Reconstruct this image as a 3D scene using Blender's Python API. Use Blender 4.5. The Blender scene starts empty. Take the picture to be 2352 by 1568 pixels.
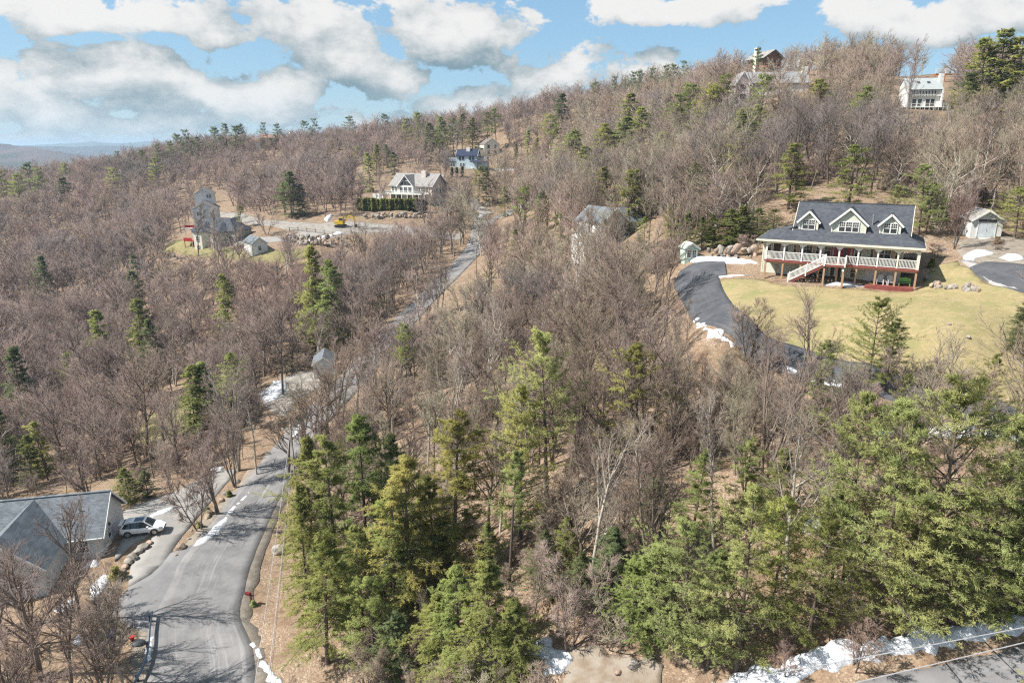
import bpy, math, random
import numpy as np
from mathutils import Vector, Matrix
from mathutils.geometry import delaunay_2d_cdt

R = math.radians
SC = bpy.context.scene
COL = SC.collection

# ------------------------------------------------------------------ camera, sky, sun, exposure
PITCH = R(15.88)
cam_d = bpy.data.cameras.new('camera'); cam_d.lens = 24; cam_d.sensor_width = 36
cam_d.clip_start = 0.5; cam_d.clip_end = 40000
cam = bpy.data.objects.new('camera', cam_d); COL.objects.link(cam)
cam.location = (0, 0, 0); cam.rotation_euler = (R(90) - PITCH, 0, 0)
SC.camera = cam

SUN_EL, SUN_AZ = R(49), R(-101)          # azimuth from +Y, clockwise seen from above
sun_vec = Vector((math.sin(SUN_AZ) * math.cos(SUN_EL), math.cos(SUN_AZ) * math.cos(SUN_EL), math.sin(SUN_EL)))
sd = bpy.data.lights.new('sun', 'SUN'); sd.energy = 5.0; sd.angle = R(0.53); sd.color = (1.0, 0.955, 0.88)
sun = bpy.data.objects.new('sun', sd); COL.objects.link(sun)
sun.rotation_euler = sun_vec.to_track_quat('Z', 'Y').to_euler()

vs = SC.view_settings
vs.view_transform = 'Standard'; vs.look = 'None'; vs.gamma = 1; vs.use_curve_mapping = False
vs.exposure = 0.88
cy = SC.cycles
cy.max_bounces = 4; cy.diffuse_bounces = 2; cy.glossy_bounces = 2; cy.transmission_bounces = 2
cy.use_adaptive_sampling = True; cy.adaptive_threshold = .017; cy.adaptive_min_samples = 64
cy.volume_bounces = 0; cy.transparent_max_bounces = 6
cy.use_denoising = False; cy.filter_width = 1.25
cy.caustics_reflective = False; cy.caustics_refractive = False

W = bpy.data.worlds.new('World'); SC.world = W; W.use_nodes = True
NT = W.node_tree; NT.nodes.clear()


class NB:                                   # tiny node-building helper
    def __init__(s, nt): s.nt = nt
    def n(s, t, **k):
        nd = s.nt.nodes.new(t)
        for a, v in k.items(): setattr(nd, a, v)
        return nd
    def link(s, a, b): s.nt.links.new(a, b)
    def put(s, sock, v):
        if isinstance(v, bpy.types.NodeSocket): s.link(v, sock)
        else: sock.default_value = v
    def m(s, op, a, b=None, c=None, clamp=False):
        nd = s.n('ShaderNodeMath', operation=op, use_clamp=clamp)
        s.put(nd.inputs[0], a)
        if b is not None: s.put(nd.inputs[1], b)
        if c is not None: s.put(nd.inputs[2], c)
        return nd.outputs[0]
    def vm(s, op, a, b=None):
        nd = s.n('ShaderNodeVectorMath', operation=op)
        s.put(nd.inputs[0], a)
        if b is not None: s.put(nd.inputs[1], b)
        return nd.outputs[0]
    def mix(s, f, a, b, blend='MIX'):
        nd = s.n('ShaderNodeMix', data_type='RGBA', blend_type=blend)
        s.put(nd.inputs['Factor'], f)
        s.put(nd.inputs[6], a if isinstance(a, bpy.types.NodeSocket) else (*a, 1) if len(a) == 3 else a)
        s.put(nd.inputs[7], b if isinstance(b, bpy.types.NodeSocket) else (*b, 1) if len(b) == 3 else b)
        return nd.outputs[2]
    def ramp(s, f, lo, hi):                 # smooth 0..1 between lo and hi
        nd = s.n('ShaderNodeMapRange', interpolation_type='SMOOTHSTEP')
        s.put(nd.inputs[0], f); nd.inputs[1].default_value = lo; nd.inputs[2].default_value = hi
        return nd.outputs[0]
    def noise(s, vec, scale, detail=4, rough=0.55, dist=0.0, out=0):
        nd = s.n('ShaderNodeTexNoise')
        if vec is not None: s.link(vec, nd.inputs['Vector'])
        nd.inputs['Scale'].default_value = scale; nd.inputs['Detail'].default_value = detail
        nd.inputs['Roughness'].default_value = rough; nd.inputs['Distortion'].default_value = dist
        return nd.outputs[out]


def pxdir(xd, yd):                          # direction of a point seen in the (2352 x 1568) photograph
    u, v = (xd - 1176) / 1568, (784 - yd) / 1568
    return np.array([u, math.cos(PITCH) + v * math.sin(PITCH), -math.sin(PITCH) + v * math.cos(PITCH)])


# cumulus field: cloud banks in directions of the sky (azimuth, elevation, half widths), noise-shaped; the noise goes on round the whole dome
def azel(xd, yd):
    d = pxdir(xd, yd); d /= np.linalg.norm(d)
    return math.atan2(d[0], d[1]), math.asin(d[2])


CLOUDS = [  # x, y of centre, half width, half height (photo px), weight
    (1052, 95, 165, 95, 1.0), (800, 130, 120, 75, .9), (900, 190, 130, 50, .7), (300, 50, 420, 46, .8), (700, 55, 190, 70, .8),
    (260, 185, 170, 75, .95), (520, 215, 230, 60, .9), (60, 250, 150, 50, .85), (300, 285, 240, 26, .5), (700, 265, 220, 30, .5),
    (1310, 180, 140, 58, .85), (1520, 125, 60, 34, .6), (1590, 20, 200, 45, .95), (1970, 70, 45, 25, .6), (2170, 40, 260, 60, .85),
    (1120, 235, 170, 36, .65), (1560, 190, 260, 50, .5), (150, 320, 300, 16, .5)]
grp = bpy.data.node_groups.new('cloud_density', 'ShaderNodeTree')
grp.interface.new_socket('Vector', in_out='INPUT', socket_type='NodeSocketVector')
grp.interface.new_socket('Lift', in_out='INPUT', socket_type='NodeSocketFloat')
grp.interface.new_socket('Side', in_out='INPUT', socket_type='NodeSocketFloat')
grp.interface.new_socket('Density', in_out='OUTPUT', socket_type='NodeSocketFloat')
b = NB(grp)
gi, go = b.n('NodeGroupInput'), b.n('NodeGroupOutput')
sx = b.n('ShaderNodeSeparateXYZ'); b.link(b.vm('NORMALIZE', gi.outputs[0]), sx.inputs[0])
az = b.m('ADD', b.m('ARCTAN2', sx.outputs[0], sx.outputs[1]), gi.outputs[2])
el = b.m('ADD', b.m('ARCSINE', sx.outputs[2]), gi.outputs[1])
cx = b.n('ShaderNodeCombineXYZ')
b.link(b.m('MULTIPLY', az, 1.0), cx.inputs[0]); b.link(b.m('MULTIPLY', el, 1.55), cx.inputs[1])
warp = b.noise(cx.outputs[0], 9, 2, .5, 0, 1)
wv = b.vm('ADD', cx.outputs[0], b.vm('MULTIPLY', b.vm('SUBTRACT', warp, (.5, .5, .5)), (.05, .035, 0)))
n1 = b.noise(wv, 11, 7, .60)
ws = b.n('ShaderNodeSeparateXYZ'); b.link(wv, ws.inputs[0])
waz, wel = ws.outputs[0], b.m('DIVIDE', ws.outputs[1], 1.55)
best = None
for (x, y, hw, hh, wt) in CLOUDS:
    a0, e0 = azel(x, y); ra = hw / 1568 * .93; re = hh / 1568 * .93
    dx = b.m('DIVIDE', b.m('SUBTRACT', waz, a0), ra)
    de = b.m('SUBTRACT', wel, e0)
    dy = b.m('MAXIMUM', b.m('DIVIDE', de, re), b.m('DIVIDE', de, -re * .75))   # flatter below
    q = b.m('SQRT', b.m('ADD', b.m('MULTIPLY', dx, dx), b.m('MULTIPLY', dy, dy)))
    v = b.m('MULTIPLY', b.m('SUBTRACT', 1.15, q), wt)
    best = v if best is None else b.m('SMOOTH_MAX', best, v, .12)
away = b.ramp(b.m('ABSOLUTE', az), .72, 1.0)                 # the same kind of banks all round
high = b.ramp(el, .24, .36)
gen = b.m('MULTIPLY', b.m('SUBTRACT', b.noise(cx.outputs[0], 4.5, 1, .5), .48), 5.0)
best = b.m('MAXIMUM', best, -.8)
bank = b.m('ADD', b.m('MULTIPLY', best, b.m('SUBTRACT', 1, b.m('MAXIMUM', away, high))), b.m('MULTIPLY', gen, b.m('MAXIMUM', away, high)))
dens = b.m('ADD', bank, b.m('MULTIPLY', b.m('SUBTRACT', n1, .5), 3.7))
b.link(dens, go.inputs[0])

b = NB(NT)
tc = b.n('ShaderNodeTexCoord')
sky = b.n('ShaderNodeTexSky', sky_type='NISHITA', sun_disc=False, sun_elevation=SUN_EL, sun_rotation=SUN_AZ)
sky.air_density = 1.0; sky.dust_density = .6; sky.ozone_density = 2.0; sky.altitude = 300


def dens_at(lift, side):
    g = b.n('ShaderNodeGroup'); g.node_tree = grp
    b.link(tc.outputs['Generated'], g.inputs[0]); g.inputs[1].default_value = lift; g.inputs[2].default_value = side
    return g.outputs[0]


d0, d1 = dens_at(0, 0), dens_at(.042, -.016)
cover = b.ramp(d0, .02, .26)
lit = b.ramp(b.m('MULTIPLY', b.m('SUBTRACT', d0, d1), .5), -.5, .58)
ccol = b.mix(lit, (1.4, 2.1, 2.45), (5.8, 5.7, 5.55))
sxyz = b.n('ShaderNodeSeparateXYZ'); b.link(b.vm('NORMALIZE', tc.outputs['Generated']), sxyz.inputs[0])
low = b.ramp(sxyz.outputs[2], .0, .10)
ccol = b.mix(b.m('MULTIPLY', b.m('SUBTRACT', 1, low), .45), ccol, (4.0, 4.9, 5.4))          # far banks sink in the milky horizon air
skyc = b.mix(.55, sky.outputs[0], (1.65, 3.35, 4.85))
skyc = b.mix(b.m('MULTIPLY', b.m('SUBTRACT', 1, low), .5), skyc, (3.5, 4.6, 5.3))
fin = b.mix(b.m('MULTIPLY', cover, .97), skyc, ccol)
bg = b.n('ShaderNodeBackground'); b.link(fin, bg.inputs[0]); bg.inputs[1].default_value = .086
wo = b.n('ShaderNodeOutputWorld'); b.link(bg.outputs[0], wo.inputs[0])
W.cycles.sampling_method = 'MANUAL'; W.cycles.sample_map_resolution = 512

# ------------------------------------------------------------------ helpers: meshes, things, materials
random.seed(7)
MESH = {}


def mesh_np(name, V, T=None, Q=None, smooth=False):
    V = np.asarray(V, np.float32).reshape(-1, 3)
    T = np.zeros((0, 3), np.int32) if T is None or len(T) == 0 else np.asarray(T, np.int32).reshape(-1, 3)
    Q = np.zeros((0, 4), np.int32) if Q is None or len(Q) == 0 else np.asarray(Q, np.int32).reshape(-1, 4)
    me = bpy.data.meshes.new(name)
    me.vertices.add(len(V)); me.vertices.foreach_set('co', V.ravel())
    li = np.concatenate([T.ravel(), Q.ravel()])
    me.loops.add(len(li)); me.loops.foreach_set('vertex_index', li)
    st = np.concatenate([np.arange(len(T)) * 3, len(T) * 3 + np.arange(len(Q)) * 4]).astype(np.int32)
    me.polygons.add(len(st)); me.polygons.foreach_set('loop_start', st)
    me.update(calc_edges=True)
    if smooth: me.polygons.foreach_set('use_smooth', np.ones(len(st), bool))
    return me


class MB:                                   # collects shapes, builds one mesh object
    def __init__(s): s.v = []; s.f = []
    def add(s, vs, fs):
        o = len(s.v); s.v += [tuple(p) for p in vs]; s.f += [tuple(i + o for i in f) for f in fs]; return s
    def box(s, x0, x1, y0, y1, z0, z1):
        return s.add([(x0, y0, z0), (x1, y0, z0), (x1, y1, z0), (x0, y1, z0), (x0, y0, z1), (x1, y0, z1), (x1, y1, z1), (x0, y1, z1)],
                     [(0, 3, 2, 1), (4, 5, 6, 7), (0, 1, 5, 4), (1, 2, 6, 5), (2, 3, 7, 6), (3, 0, 4, 7)])
    def prism(s, pts, axis, a, bb):         # polygon in the plane across axis, from a to bb
        n = len(pts)
        def mk(p, t): return (t, p[0], p[1]) if axis == 'x' else (p[0], t, p[1]) if axis == 'y' else (p[0], p[1], t)
        return s.add([mk(p, a) for p in pts] + [mk(p, bb) for p in pts],
                     [tuple(range(n))[::-1], tuple(range(n, 2 * n))] + [(i, (i + 1) % n, n + (i + 1) % n, n + i) for i in range(n)])
    def bar(s, p, q, w, h=None):            # square bar between two points
        p, q = Vector(p), Vector(q); d = (q - p).normalized(); h = h or w
        up = Vector((0, 0, 1)) if abs(d.z) < .95 else Vector((0, 1, 0))
        x = d.cross(up).normalized() * w / 2; y = x.cross(d).normalized() * h / 2
        vs = [p - x - y, p + x - y, p + x + y, p - x + y, q - x - y, q + x - y, q + x + y, q - x + y]
        return s.add(vs, [(0, 3, 2, 1), (4, 5, 6, 7), (0, 1, 5, 4), (1, 2, 6, 5), (2, 3, 7, 6), (3, 0, 4, 7)])
    def tube(s, pts, rad, n=8):
        pts = [Vector(p) for p in pts]; rs = rad if isinstance(rad, (list, tuple)) else [rad] * len(pts); o = len(s.v)
        for i, p in enumerate(pts):
            d = (pts[min(i + 1, len(pts) - 1)] - pts[max(i - 1, 0)]).normalized()
            up = Vector((0, 0, 1)) if abs(d.z) < .9 else Vector((1, 0, 0))
            x = d.cross(up).normalized(); y = x.cross(d)
            for k in range(n):
                t = 2 * math.pi * k / n
                s.v.append(tuple(p + (x * math.cos(t) + y * math.sin(t)) * rs[i]))
        for i in range(len(pts) - 1):
            for k in range(n):
                a, c = o + i * n + k, o + i * n + (k + 1) % n
                s.f.append((a, c, c + n, a + n))
        s.f.append(tuple(o + k for k in range(n))[::-1]); s.f.append(tuple(o + (len(pts) - 1) * n + k for k in range(n)))
        return s
    def slab(s, quad, t):                   # quad (4 points) thickened downwards by t
        q = [Vector(p) for p in quad]; nrm = (q[1] - q[0]).cross(q[2] - q[0]).normalized()
        if nrm.z < 0: nrm = -nrm
        lo = [p - nrm * t for p in q]; n = len(q)
        return s.add(q + lo, [tuple(range(n)), tuple(range(n, 2 * n))[::-1]] + [(i, n + i, n + (i + 1) % n, (i + 1) % n) for i in range(n)])
    def mesh(s, name):
        me = bpy.data.meshes.new(name); me.from_pydata(s.v, [], s.f); me.update()
        return me
    def build(s, name, m, parent=None, loc=None, rz=0, smooth=False, key=None):
        if key and key in MESH: me = MESH[key]
        else:
            me = s.mesh(name)
            if smooth: me.polygons.foreach_set('use_smooth', [True] * len(me.polygons))
            if m: me.materials.append(m)
            if key: MESH[key] = me
        return put(name, me, parent, loc, rz)


def put(name, me, parent=None, loc=None, rz=0, mat=None):
    o = bpy.data.objects.new(name, me); COL.objects.link(o)
    if mat and me and not me.materials: me.materials.append(mat)
    if loc is not None: o.location = loc
    if rz: o.rotation_euler = (0, 0, rz)
    if parent: o.parent = parent
    return o


def tag(o, label, cat, group=None):
    o['label'] = label; o['category'] = cat
    if group: o['group'] = group
    return o


def thing(name, label, cat, loc=(0, 0, 0), rz=0, group=None):
    o = bpy.data.objects.new(name, None); COL.objects.link(o); o.empty_display_size = .3
    o.location = loc; o.rotation_euler = (0, 0, rz)
    return tag(o, label, cat, group)


def struct(o, kind='structure', label=None):
    o['kind'] = kind
    if label: o['label'] = label
    return o


MATS = {}


def pm(name, c1, c2=None, scale=3.0, rough=.85, bump=0.0, bscale=None, objvar=0.0, spec=.3, detail=5, metallic=0.0, stretch=None, coord='Object'):
    """procedural surface: two tones mixed by noise, optional bump and per-object tint"""
    m = bpy.data.materials.new(name); m.use_nodes = True; nt = m.node_tree; b = NB(nt)
    bs = nt.nodes['Principled BSDF']; bs.inputs['Roughness'].default_value = rough
    bs.inputs['Specular IOR Level'].default_value = spec; bs.inputs['Metallic'].default_value = metallic
    tc = b.n('ShaderNodeTexCoord'); vec = tc.outputs[coord]
    if stretch: vec = b.vm('MULTIPLY', vec, stretch)
    c2 = c2 or tuple(x * .75 for x in c1)
    col = b.mix(b.ramp(b.noise(vec, scale, detail, .6), .3, .7), c1, c2)
    if objvar:
        oi = b.n('ShaderNodeObjectInfo')
        k = b.m('ADD', b.m('MULTIPLY', oi.outputs['Random'], objvar * 2), 1 - objvar)
        hv = b.n('ShaderNodeHueSaturation'); b.link(col, hv.inputs['Color']); b.link(k, hv.inputs['Value'])
        hv.inputs['Hue'].default_value = .5
        b.link(b.m('ADD', b.m('MULTIPLY', b.m('FRACT', b.m('MULTIPLY', oi.outputs['Random'], 7.31)), .5 * objvar * .2), .5 - .05 * objvar), hv.inputs['Hue'])
        col = hv.outputs[0]
    b.link(col, bs.inputs['Base Color'])
    if bump:
        bn = b.n('ShaderNodeBump'); bn.inputs['Strength'].default_value = bump; bn.inputs['Distance'].default_value = .1
        b.link(b.noise(vec, bscale or scale * 3, 4, .6), bn.inputs['Height']); b.link(bn.outputs[0], bs.inputs['Normal'])
    MATS[name] = m
    return m

# ------------------------------------------------------------------ terrain
CP = [  # (x, y in the photograph, distance along the lens axis): ground points
    (465, 1568, 55.6), (580, 1220, 77.6), (620, 1100, 88), (834, 804, 129), (1004, 644, 165), (1090, 560, 195), (1110, 505, 230), (1160, 480, 245),
    (660, 1030, 95), (745, 905, 112), (930, 720, 145),
    (940, 465, 222), (830, 470, 220), (1000, 468, 224), (850, 500, 207), (980, 500, 208), (790, 520, 200), (700, 560, 188), (640, 515, 205), (560, 505, 212),
    (480, 562, 195), (400, 570, 197), (610, 575, 185), (1075, 388, 285), (1130, 358, 310), (1190, 390, 290),
    (1750, 636, 87.5), (2100, 667, 79.5), (1920, 560, 95), (1700, 760, 71), (2200, 760, 65.6), (2300, 900, 55), (2000, 830, 66),
    (1570, 610, 96), (1640, 700, 82.4), (1780, 790, 72), (1900, 860, 67), (2100, 885, 63.5), (2352, 985, 57.5),
    (2352, 1490, 38.2), (1950, 1568, 37.8), (1640, 1555, 41.5), (1340, 1560, 44), (1090, 1560, 48), (900, 1568, 51), (650, 1540, 55),
    (2200, 1300, 43.5), (1800, 1330, 45.5), (1176, 1150, 66), (1500, 1040, 63), (1300, 1230, 56), (1450, 860, 84), (1250, 760, 116), (1390, 560, 132),
    (1560, 760, 82), (1700, 880, 70), (700, 1250, 75), (820, 1050, 88), (1000, 930, 93),
    (2265, 545, 90), (2280, 610, 79), (2352, 640, 75), (1900, 452, 112), (2200, 440, 115), (1650, 535, 110), (2300, 470, 112), (1500, 480, 140),
    (2120, 248, 160), (1780, 218, 192), (1770, 165, 218), (2300, 170, 212), (2060, 178, 205), (1800, 184, 238), (1500, 222, 290), (1250, 266, 330), (900, 320, 380),
    (600, 344, 420), (350, 376, 430), (100, 428, 400), (700, 410, 325), (300, 480, 300), (100, 600, 255), (100, 800, 165), (300, 700, 190),
    (130, 1000, 118), (330, 1000, 112), (745, 858, 122), (280, 1220, 76), (60, 1330, 70), (200, 1500, 58), (20, 1540, 58), (640, 900, 115),
    (1350, 400, 205), (1650, 330, 175), (1000, 380, 290), (1450, 330, 215), (-300, 1000, 112), (-300, 600, 240), (2800, 600, 70), (2800, 300, 140), (2700, 1000, 52)]
XYZ = [(30, 8, -30), (-20, 10, -44), (-70, 20, -52), (70, 20, -16), (-75, 70, -47), (-260, 150, -54), (-330, 300, -50), (-330, 430, -24), (160, 120, 14), (190, 230, 20), (250, 320, 20),
       (-150, 540, -22), (-20, 500, -10), (90, 440, 4), (-280, 560, -40), (120, 340, 12), (200, 400, 8)]


def pt(xd, yd, D): return pxdir(xd, yd) * D


CPW = np.array([pt(*c) for c in CP] + [list(p) for p in XYZ], float)


def tps_fit(P, lam):
    n = len(P); S = P[:, :2] / 100
    r2 = ((S[:, None] - S[None]) ** 2).sum(-1)
    K = np.where(r2 > 0, .5 * r2 * np.log(np.maximum(r2, 1e-12)), 0) + lam * np.eye(n)
    Q = np.c_[np.ones(n), S]
    A = np.block([[K, Q], [Q.T, np.zeros((3, 3))]])
    return S, np.linalg.solve(A, np.r_[P[:, 2], 0, 0, 0])


TS, TW = tps_fit(CPW, 4e-4)
_rs = np.random.RandomState(3); _NG = _rs.rand(256, 256).astype(np.float32)


def vnoise(x, y):                           # smooth value noise, numpy
    xi, yi = np.floor(x).astype(int), np.floor(y).astype(int); fx, fy = x - xi, y - yi
    fx, fy = fx * fx * (3 - 2 * fx), fy * fy * (3 - 2 * fy)
    g = lambda a, c: _NG[a & 255, c & 255]
    return (g(xi, yi) * (1 - fx) + g(xi + 1, yi) * fx) * (1 - fy) + (g(xi, yi + 1) * (1 - fx) + g(xi + 1, yi + 1) * fx) * fy


def sst(x, a, c): t = np.clip((x - a) / (c - a), 0, 1); return t * t * (3 - 2 * t)


def H0(x, y):                               # smooth hill form
    x, y = np.atleast_1d(np.asarray(x, float)), np.atleast_1d(np.asarray(y, float))
    out = np.empty(x.shape)
    xf, yf = x.ravel(), y.ravel(); of = out.ravel()
    for i in range(0, len(xf), 20000):
        s = np.c_[np.clip(xf[i:i + 20000], -330, 260), np.clip(yf[i:i + 20000], 0, 560)] / 100
        r2 = ((s[:, None] - TS[None]) ** 2).sum(-1)
        of[i:i + 20000] = (np.where(r2 > 0, .5 * r2 * np.log(np.maximum(r2, 1e-12)), 0) @ TW[:-3]) + TW[-3] + s @ TW[-2:]
    out = of.reshape(x.shape)
    w = np.maximum(np.maximum(sst(-x, 300, 650), sst(x, 250, 700)), np.maximum(sst(y, 500, 850), sst(-y, -5, 200)))
    return out * (1 - w) + (-72 + 10 * vnoise(x / 400 + 3, y / 400)) * w


ROADS = {}   # name: (points [(x, y)], half widths)
AREAS = {}   # name: polygon


def G(xd, yd, lift=0.0):                     # where the line of sight through a photo point meets the ground
    d = pxdir(xd, yd); lo = 20.0; t = np.arange(20, 700, 1.5)
    h = H0(d[0] * t, d[1] * t) + lift; below = np.nonzero(d[2] * t < h)[0]
    if len(below) == 0: return d * 400
    k = below[0]; a, c = t[max(k - 1, 0)], t[k]
    for _ in range(18):
        mid = (a + c) / 2
        if d[2] * mid < H0(d[0] * mid, d[1] * mid)[0] + lift: c = mid
        else: a = mid
    return d * c


def GP(pts): return [tuple(G(x, y)[:2]) for x, y in pts]


def dsp(p):                                 # world point -> photo point
    X, Y, Z = p; f = Y * math.cos(PITCH) - Z * math.sin(PITCH); u = Y * math.sin(PITCH) + Z * math.cos(PITCH)
    if f < 1: return (-9999, -9999)
    return (1176 + 1568 * X / f, 784 - 1568 * u / f)


def smooth_line(pts, step=1.2):
    P = np.array(pts, float); out = []
    E = np.vstack([2 * P[0] - P[1], P, 2 * P[-1] - P[-2]])
    for i in range(1, len(E) - 2):
        n = max(2, int(np.linalg.norm(E[i + 1][:2] - E[i][:2]) / step))
        for t in np.arange(n) / n:
            out.append(.5 * ((2 * E[i]) + (-E[i - 1] + E[i + 1]) * t + (2 * E[i - 1] - 5 * E[i] + 4 * E[i + 1] - E[i + 2]) * t ** 2 + (-E[i - 1] + 3 * E[i] - 3 * E[i + 1] + E[i + 2]) * t ** 3))
    out.append(P[-1]); return np.array(out)


def in_poly(x, y, poly):
    x, y = np.atleast_1d(x), np.atleast_1d(y); c = np.zeros(x.shape, bool); n = len(poly)
    for i in range(n):
        x0, y0 = poly[i]; x1, y1 = poly[(i + 1) % n]
        if y0 == y1: continue
        k = ((y0 > y) != (y1 > y)) & (x < (x1 - x0) * (y - y0) / (y1 - y0) + x0)
        c ^= k
    return c


def line_dist(x, y, L):                     # distance to a dense polyline minus the half width there
    best = np.full(np.shape(x), 1e9)
    for p in L: best = np.minimum(best, np.hypot(x - p[0], y - p[1]) - p[2])
    return best


# the village road climbing the hill (centre x, y, half width)
ROADS['road'] = smooth_line([(-18, 24, 4.2), (-22.5, 37, 4.2), (-25.3, 45.9, 4.1), (-28.6, 52.1, 3.85), (-30.1, 58.4, 3.6), (-31.1, 63.5, 3.5), (-31.4, 70.6, 3.15), (-31.4, 78, 3.0), (-30.6, 88, 3.0), (-28.8, 100, 3.0), (-26.6, 114, 3.0),
                             (-23.6, 130, 3.0), (-19.5, 147, 3.0), (-14.8, 166, 3.0), (-10.5, 188, 3.0), (-8.5, 210, 3.0), (-6.5, 228, 3.0), (0, 242, 3.2), (12, 252, 3.2), (30, 262, 3)], 1.5)
ROADS['cross_road'] = smooth_line([(4, 26.6, 2.8), (14, 27.7, 2.8), (22, 28.6, 2.8), (30, 29.6, 2.8), (40, 31.2, 2.8), (54, 34.5, 2.8)], 1.2)
ROADS['driveway'] = smooth_line([(*G(1665, 608)[:2], 3.2), (*G(1600, 625)[:2], 2.9), (*G(1612, 668)[:2], 2.4), (*G(1655, 722)[:2], 2.0), (*G(1728, 774)[:2], 1.8), (*G(1815, 822)[:2], 1.8),
                                 (*G(1920, 862)[:2], 1.9), (*G(2060, 895)[:2], 2.1), (*G(2180, 915)[:2], 2.0), (*G(2280, 945)[:2], 1.9), (*G(2400, 1000)[:2], 1.9), (*G(2560, 1080)[:2], 1.9)], 1.0)
ROADS['upper_driveway'] = smooth_line([(*G(2245, 608)[:2], 1.0), (*G(2300, 622)[:2], 2.6), (*G(2400, 650)[:2], 3.4), (*G(2560, 690)[:2], 3.4)], 1.0)
ROADS['gravel_lane'] = smooth_line([(*G(1060, 545)[:2], 2.6), (*G(960, 532)[:2], 2.4), (*G(860, 524)[:2], 3.4), (*G(790, 522)[:2], 5.5), (*G(720, 524)[:2], 4.5), (*G(640, 513)[:2], 2.6), (*G(560, 500)[:2], 2.4), (*G(480, 484)[:2], 2.2)], 2.0)
ROADS['house_lane'] = smooth_line([(*G(765, 528)[:2], 2.5), (*G(700, 540)[:2], 2.4), (*G(640, 549)[:2], 2.0), (*G(560, 553)[:2], 2.2), (*G(540, 553)[:2], 2.4)], 1.5)
ROADS['upper_lane'] = smooth_line([(*G(1120, 492)[:2], 2.4), (*G(1060, 440)[:2], 2.0), (*G(1015, 437)[:2], 2.4), (*G(1005, 440)[:2], 2.4)], 2.0)
AREAS['lawn'] = GP([(1628, 672), (1640, 645), (1745, 640), (1800, 655), (2110, 668), (2130, 610), (2200, 598), (2280, 655), (2352, 670), (2420, 690), (2470, 800), (2440, 920), (2352, 942), (2270, 912), (2180, 880), (2060, 862),
                    (1920, 838), (1820, 795), (1740, 750), (1672, 708)])
AREAS['garage_drive'] = GP([(296, 1345), (300, 1300), (345, 1243), (352, 1225), (322, 1240), (300, 1252), (262, 1285), (283, 1230), (283, 1175), (330, 1152), (404, 1128), (440, 1108), (500, 1082), (548, 1076), (520, 1110), (478, 1160), (445, 1198), (420, 1228), (398, 1258), (388, 1282), (345, 1320)])
AREAS['road_apron'] = GP([(392, 1270), (372, 1296), (345, 1320), (296, 1348), (255, 1395), (262, 1425), (330, 1452), (380, 1445), (420, 1400), (450, 1320), (465, 1262), (438, 1254)])
AREAS['shed_yard'] = GP([(2180, 545), (2230, 548), (2300, 540), (2352, 548), (2420, 570), (2480, 610), (2400, 618), (2290, 603), (2215, 600), (2200, 575)])
AREAS['gravel_clearing'] = GP([(1300, 1490), (1370, 1478), (1440, 1500), (1500, 1530), (1510, 1600), (1270, 1600), (1290, 1530)])
AREAS['tan_house_lawn'] = GP([(820, 465), (880, 458), (1010, 462), (1060, 455), (1050, 475), (1000, 476), (900, 472), (822, 472)])
AREAS['grey_house_lawn'] = GP([(375, 580), (395, 556), (425, 548), (560, 572), (640, 575), (720, 568), (735, 585), (640, 605), (560, 600), (440, 588)])
AREAS['woods_clearing'] = GP([(300, 1010), (345, 950), (400, 922), (470, 915), (480, 950), (420, 985), (350, 1020)])
AREAS['garage_yard'] = GP([(585, 905), (640, 870), (700, 850), (752, 862), (735, 888), (690, 915), (660, 960), (630, 955)])


def offroad(x, y):                          # signed distance-like measure to the nearest paved or mown surface (<0 inside)
    d = np.full(np.shape(x), 1e9)
    for L in ROADS.values():
        lo, hi = L[:, :2].min(0) - 15, L[:, :2].max(0) + 15
        k = (x > lo[0]) & (x < hi[0]) & (y > lo[1]) & (y < hi[1])
        if k.any(): d[k] = np.minimum(d[k], line_dist(x[k], y[k], L))
    for P in AREAS.values():
        d = np.where(in_poly(x, y, P), np.minimum(d, -.5), d)
    return d


def bumps(x, y): return .9 * (vnoise(x / 7, y / 7) - .5) + .35 * (vnoise(x / 2.1 + 9, y / 2.1) - .5)


def HG(x, y):                               # ground with its small unevenness, easing out towards roads and lawns
    x, y = np.atleast_1d(np.asarray(x, float)), np.atleast_1d(np.asarray(y, float))
    k = sst(offroad(x, y), .3, 4)
    return H0(x, y) + bumps(x, y) * k


def axis_pts(breaks):                       # [(from, to, step) ...]
    out = []
    for a, c, s in breaks: out += list(np.arange(a, c, s))
    return np.array(out)


gx = axis_pts([(-9000, -2000, 700), (-2000, -700, 130), (-700, -320, 24), (-320, -100, 3.5), (-100, -60, 2), (-60, 66, 1.0), (66, 110, 2), (110, 260, 3.5), (260, 700, 24), (700, 2000, 130), (2000, 9001, 700)])
gy = axis_pts([(-900, -100, 100), (-100, 20, 12), (20, 30, 2), (30, 110, 1.0), (110, 260, 2.2), (260, 470, 4), (470, 900, 20), (900, 2000, 110), (2000, 12001, 700)])
X, Y = np.meshgrid(gx, gy)
near = (np.abs(X) < 330) & (Y < 600) & (Y > 0)
Z = H0(X, Y)
Z[near] += (bumps(X[near], Y[near]) * sst(offroad(X[near], Y[near]), .3, 4))
off = np.full(X.shape, 9.0); off[near] = offroad(X[near], Y[near])
road_in = np.full(X.shape, 9.0)
for _L in ROADS.values():
    road_in[near] = np.minimum(road_in[near], np.where((np.abs(X[near] - _L[:, 0].mean()) < np.ptp(_L[:, 0]) / 2 + 8) & (np.abs(Y[near] - _L[:, 1].mean()) < np.ptp(_L[:, 1]) / 2 + 8), line_dist(X[near], Y[near], _L), 9))
Z -= np.where(road_in < -.15, .2, np.where(off < -.15, np.where(Y < 112, .07, .16), 0))
nx, ny = len(gx), len(gy); idx = np.arange(nx * ny).reshape(ny, nx)
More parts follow.
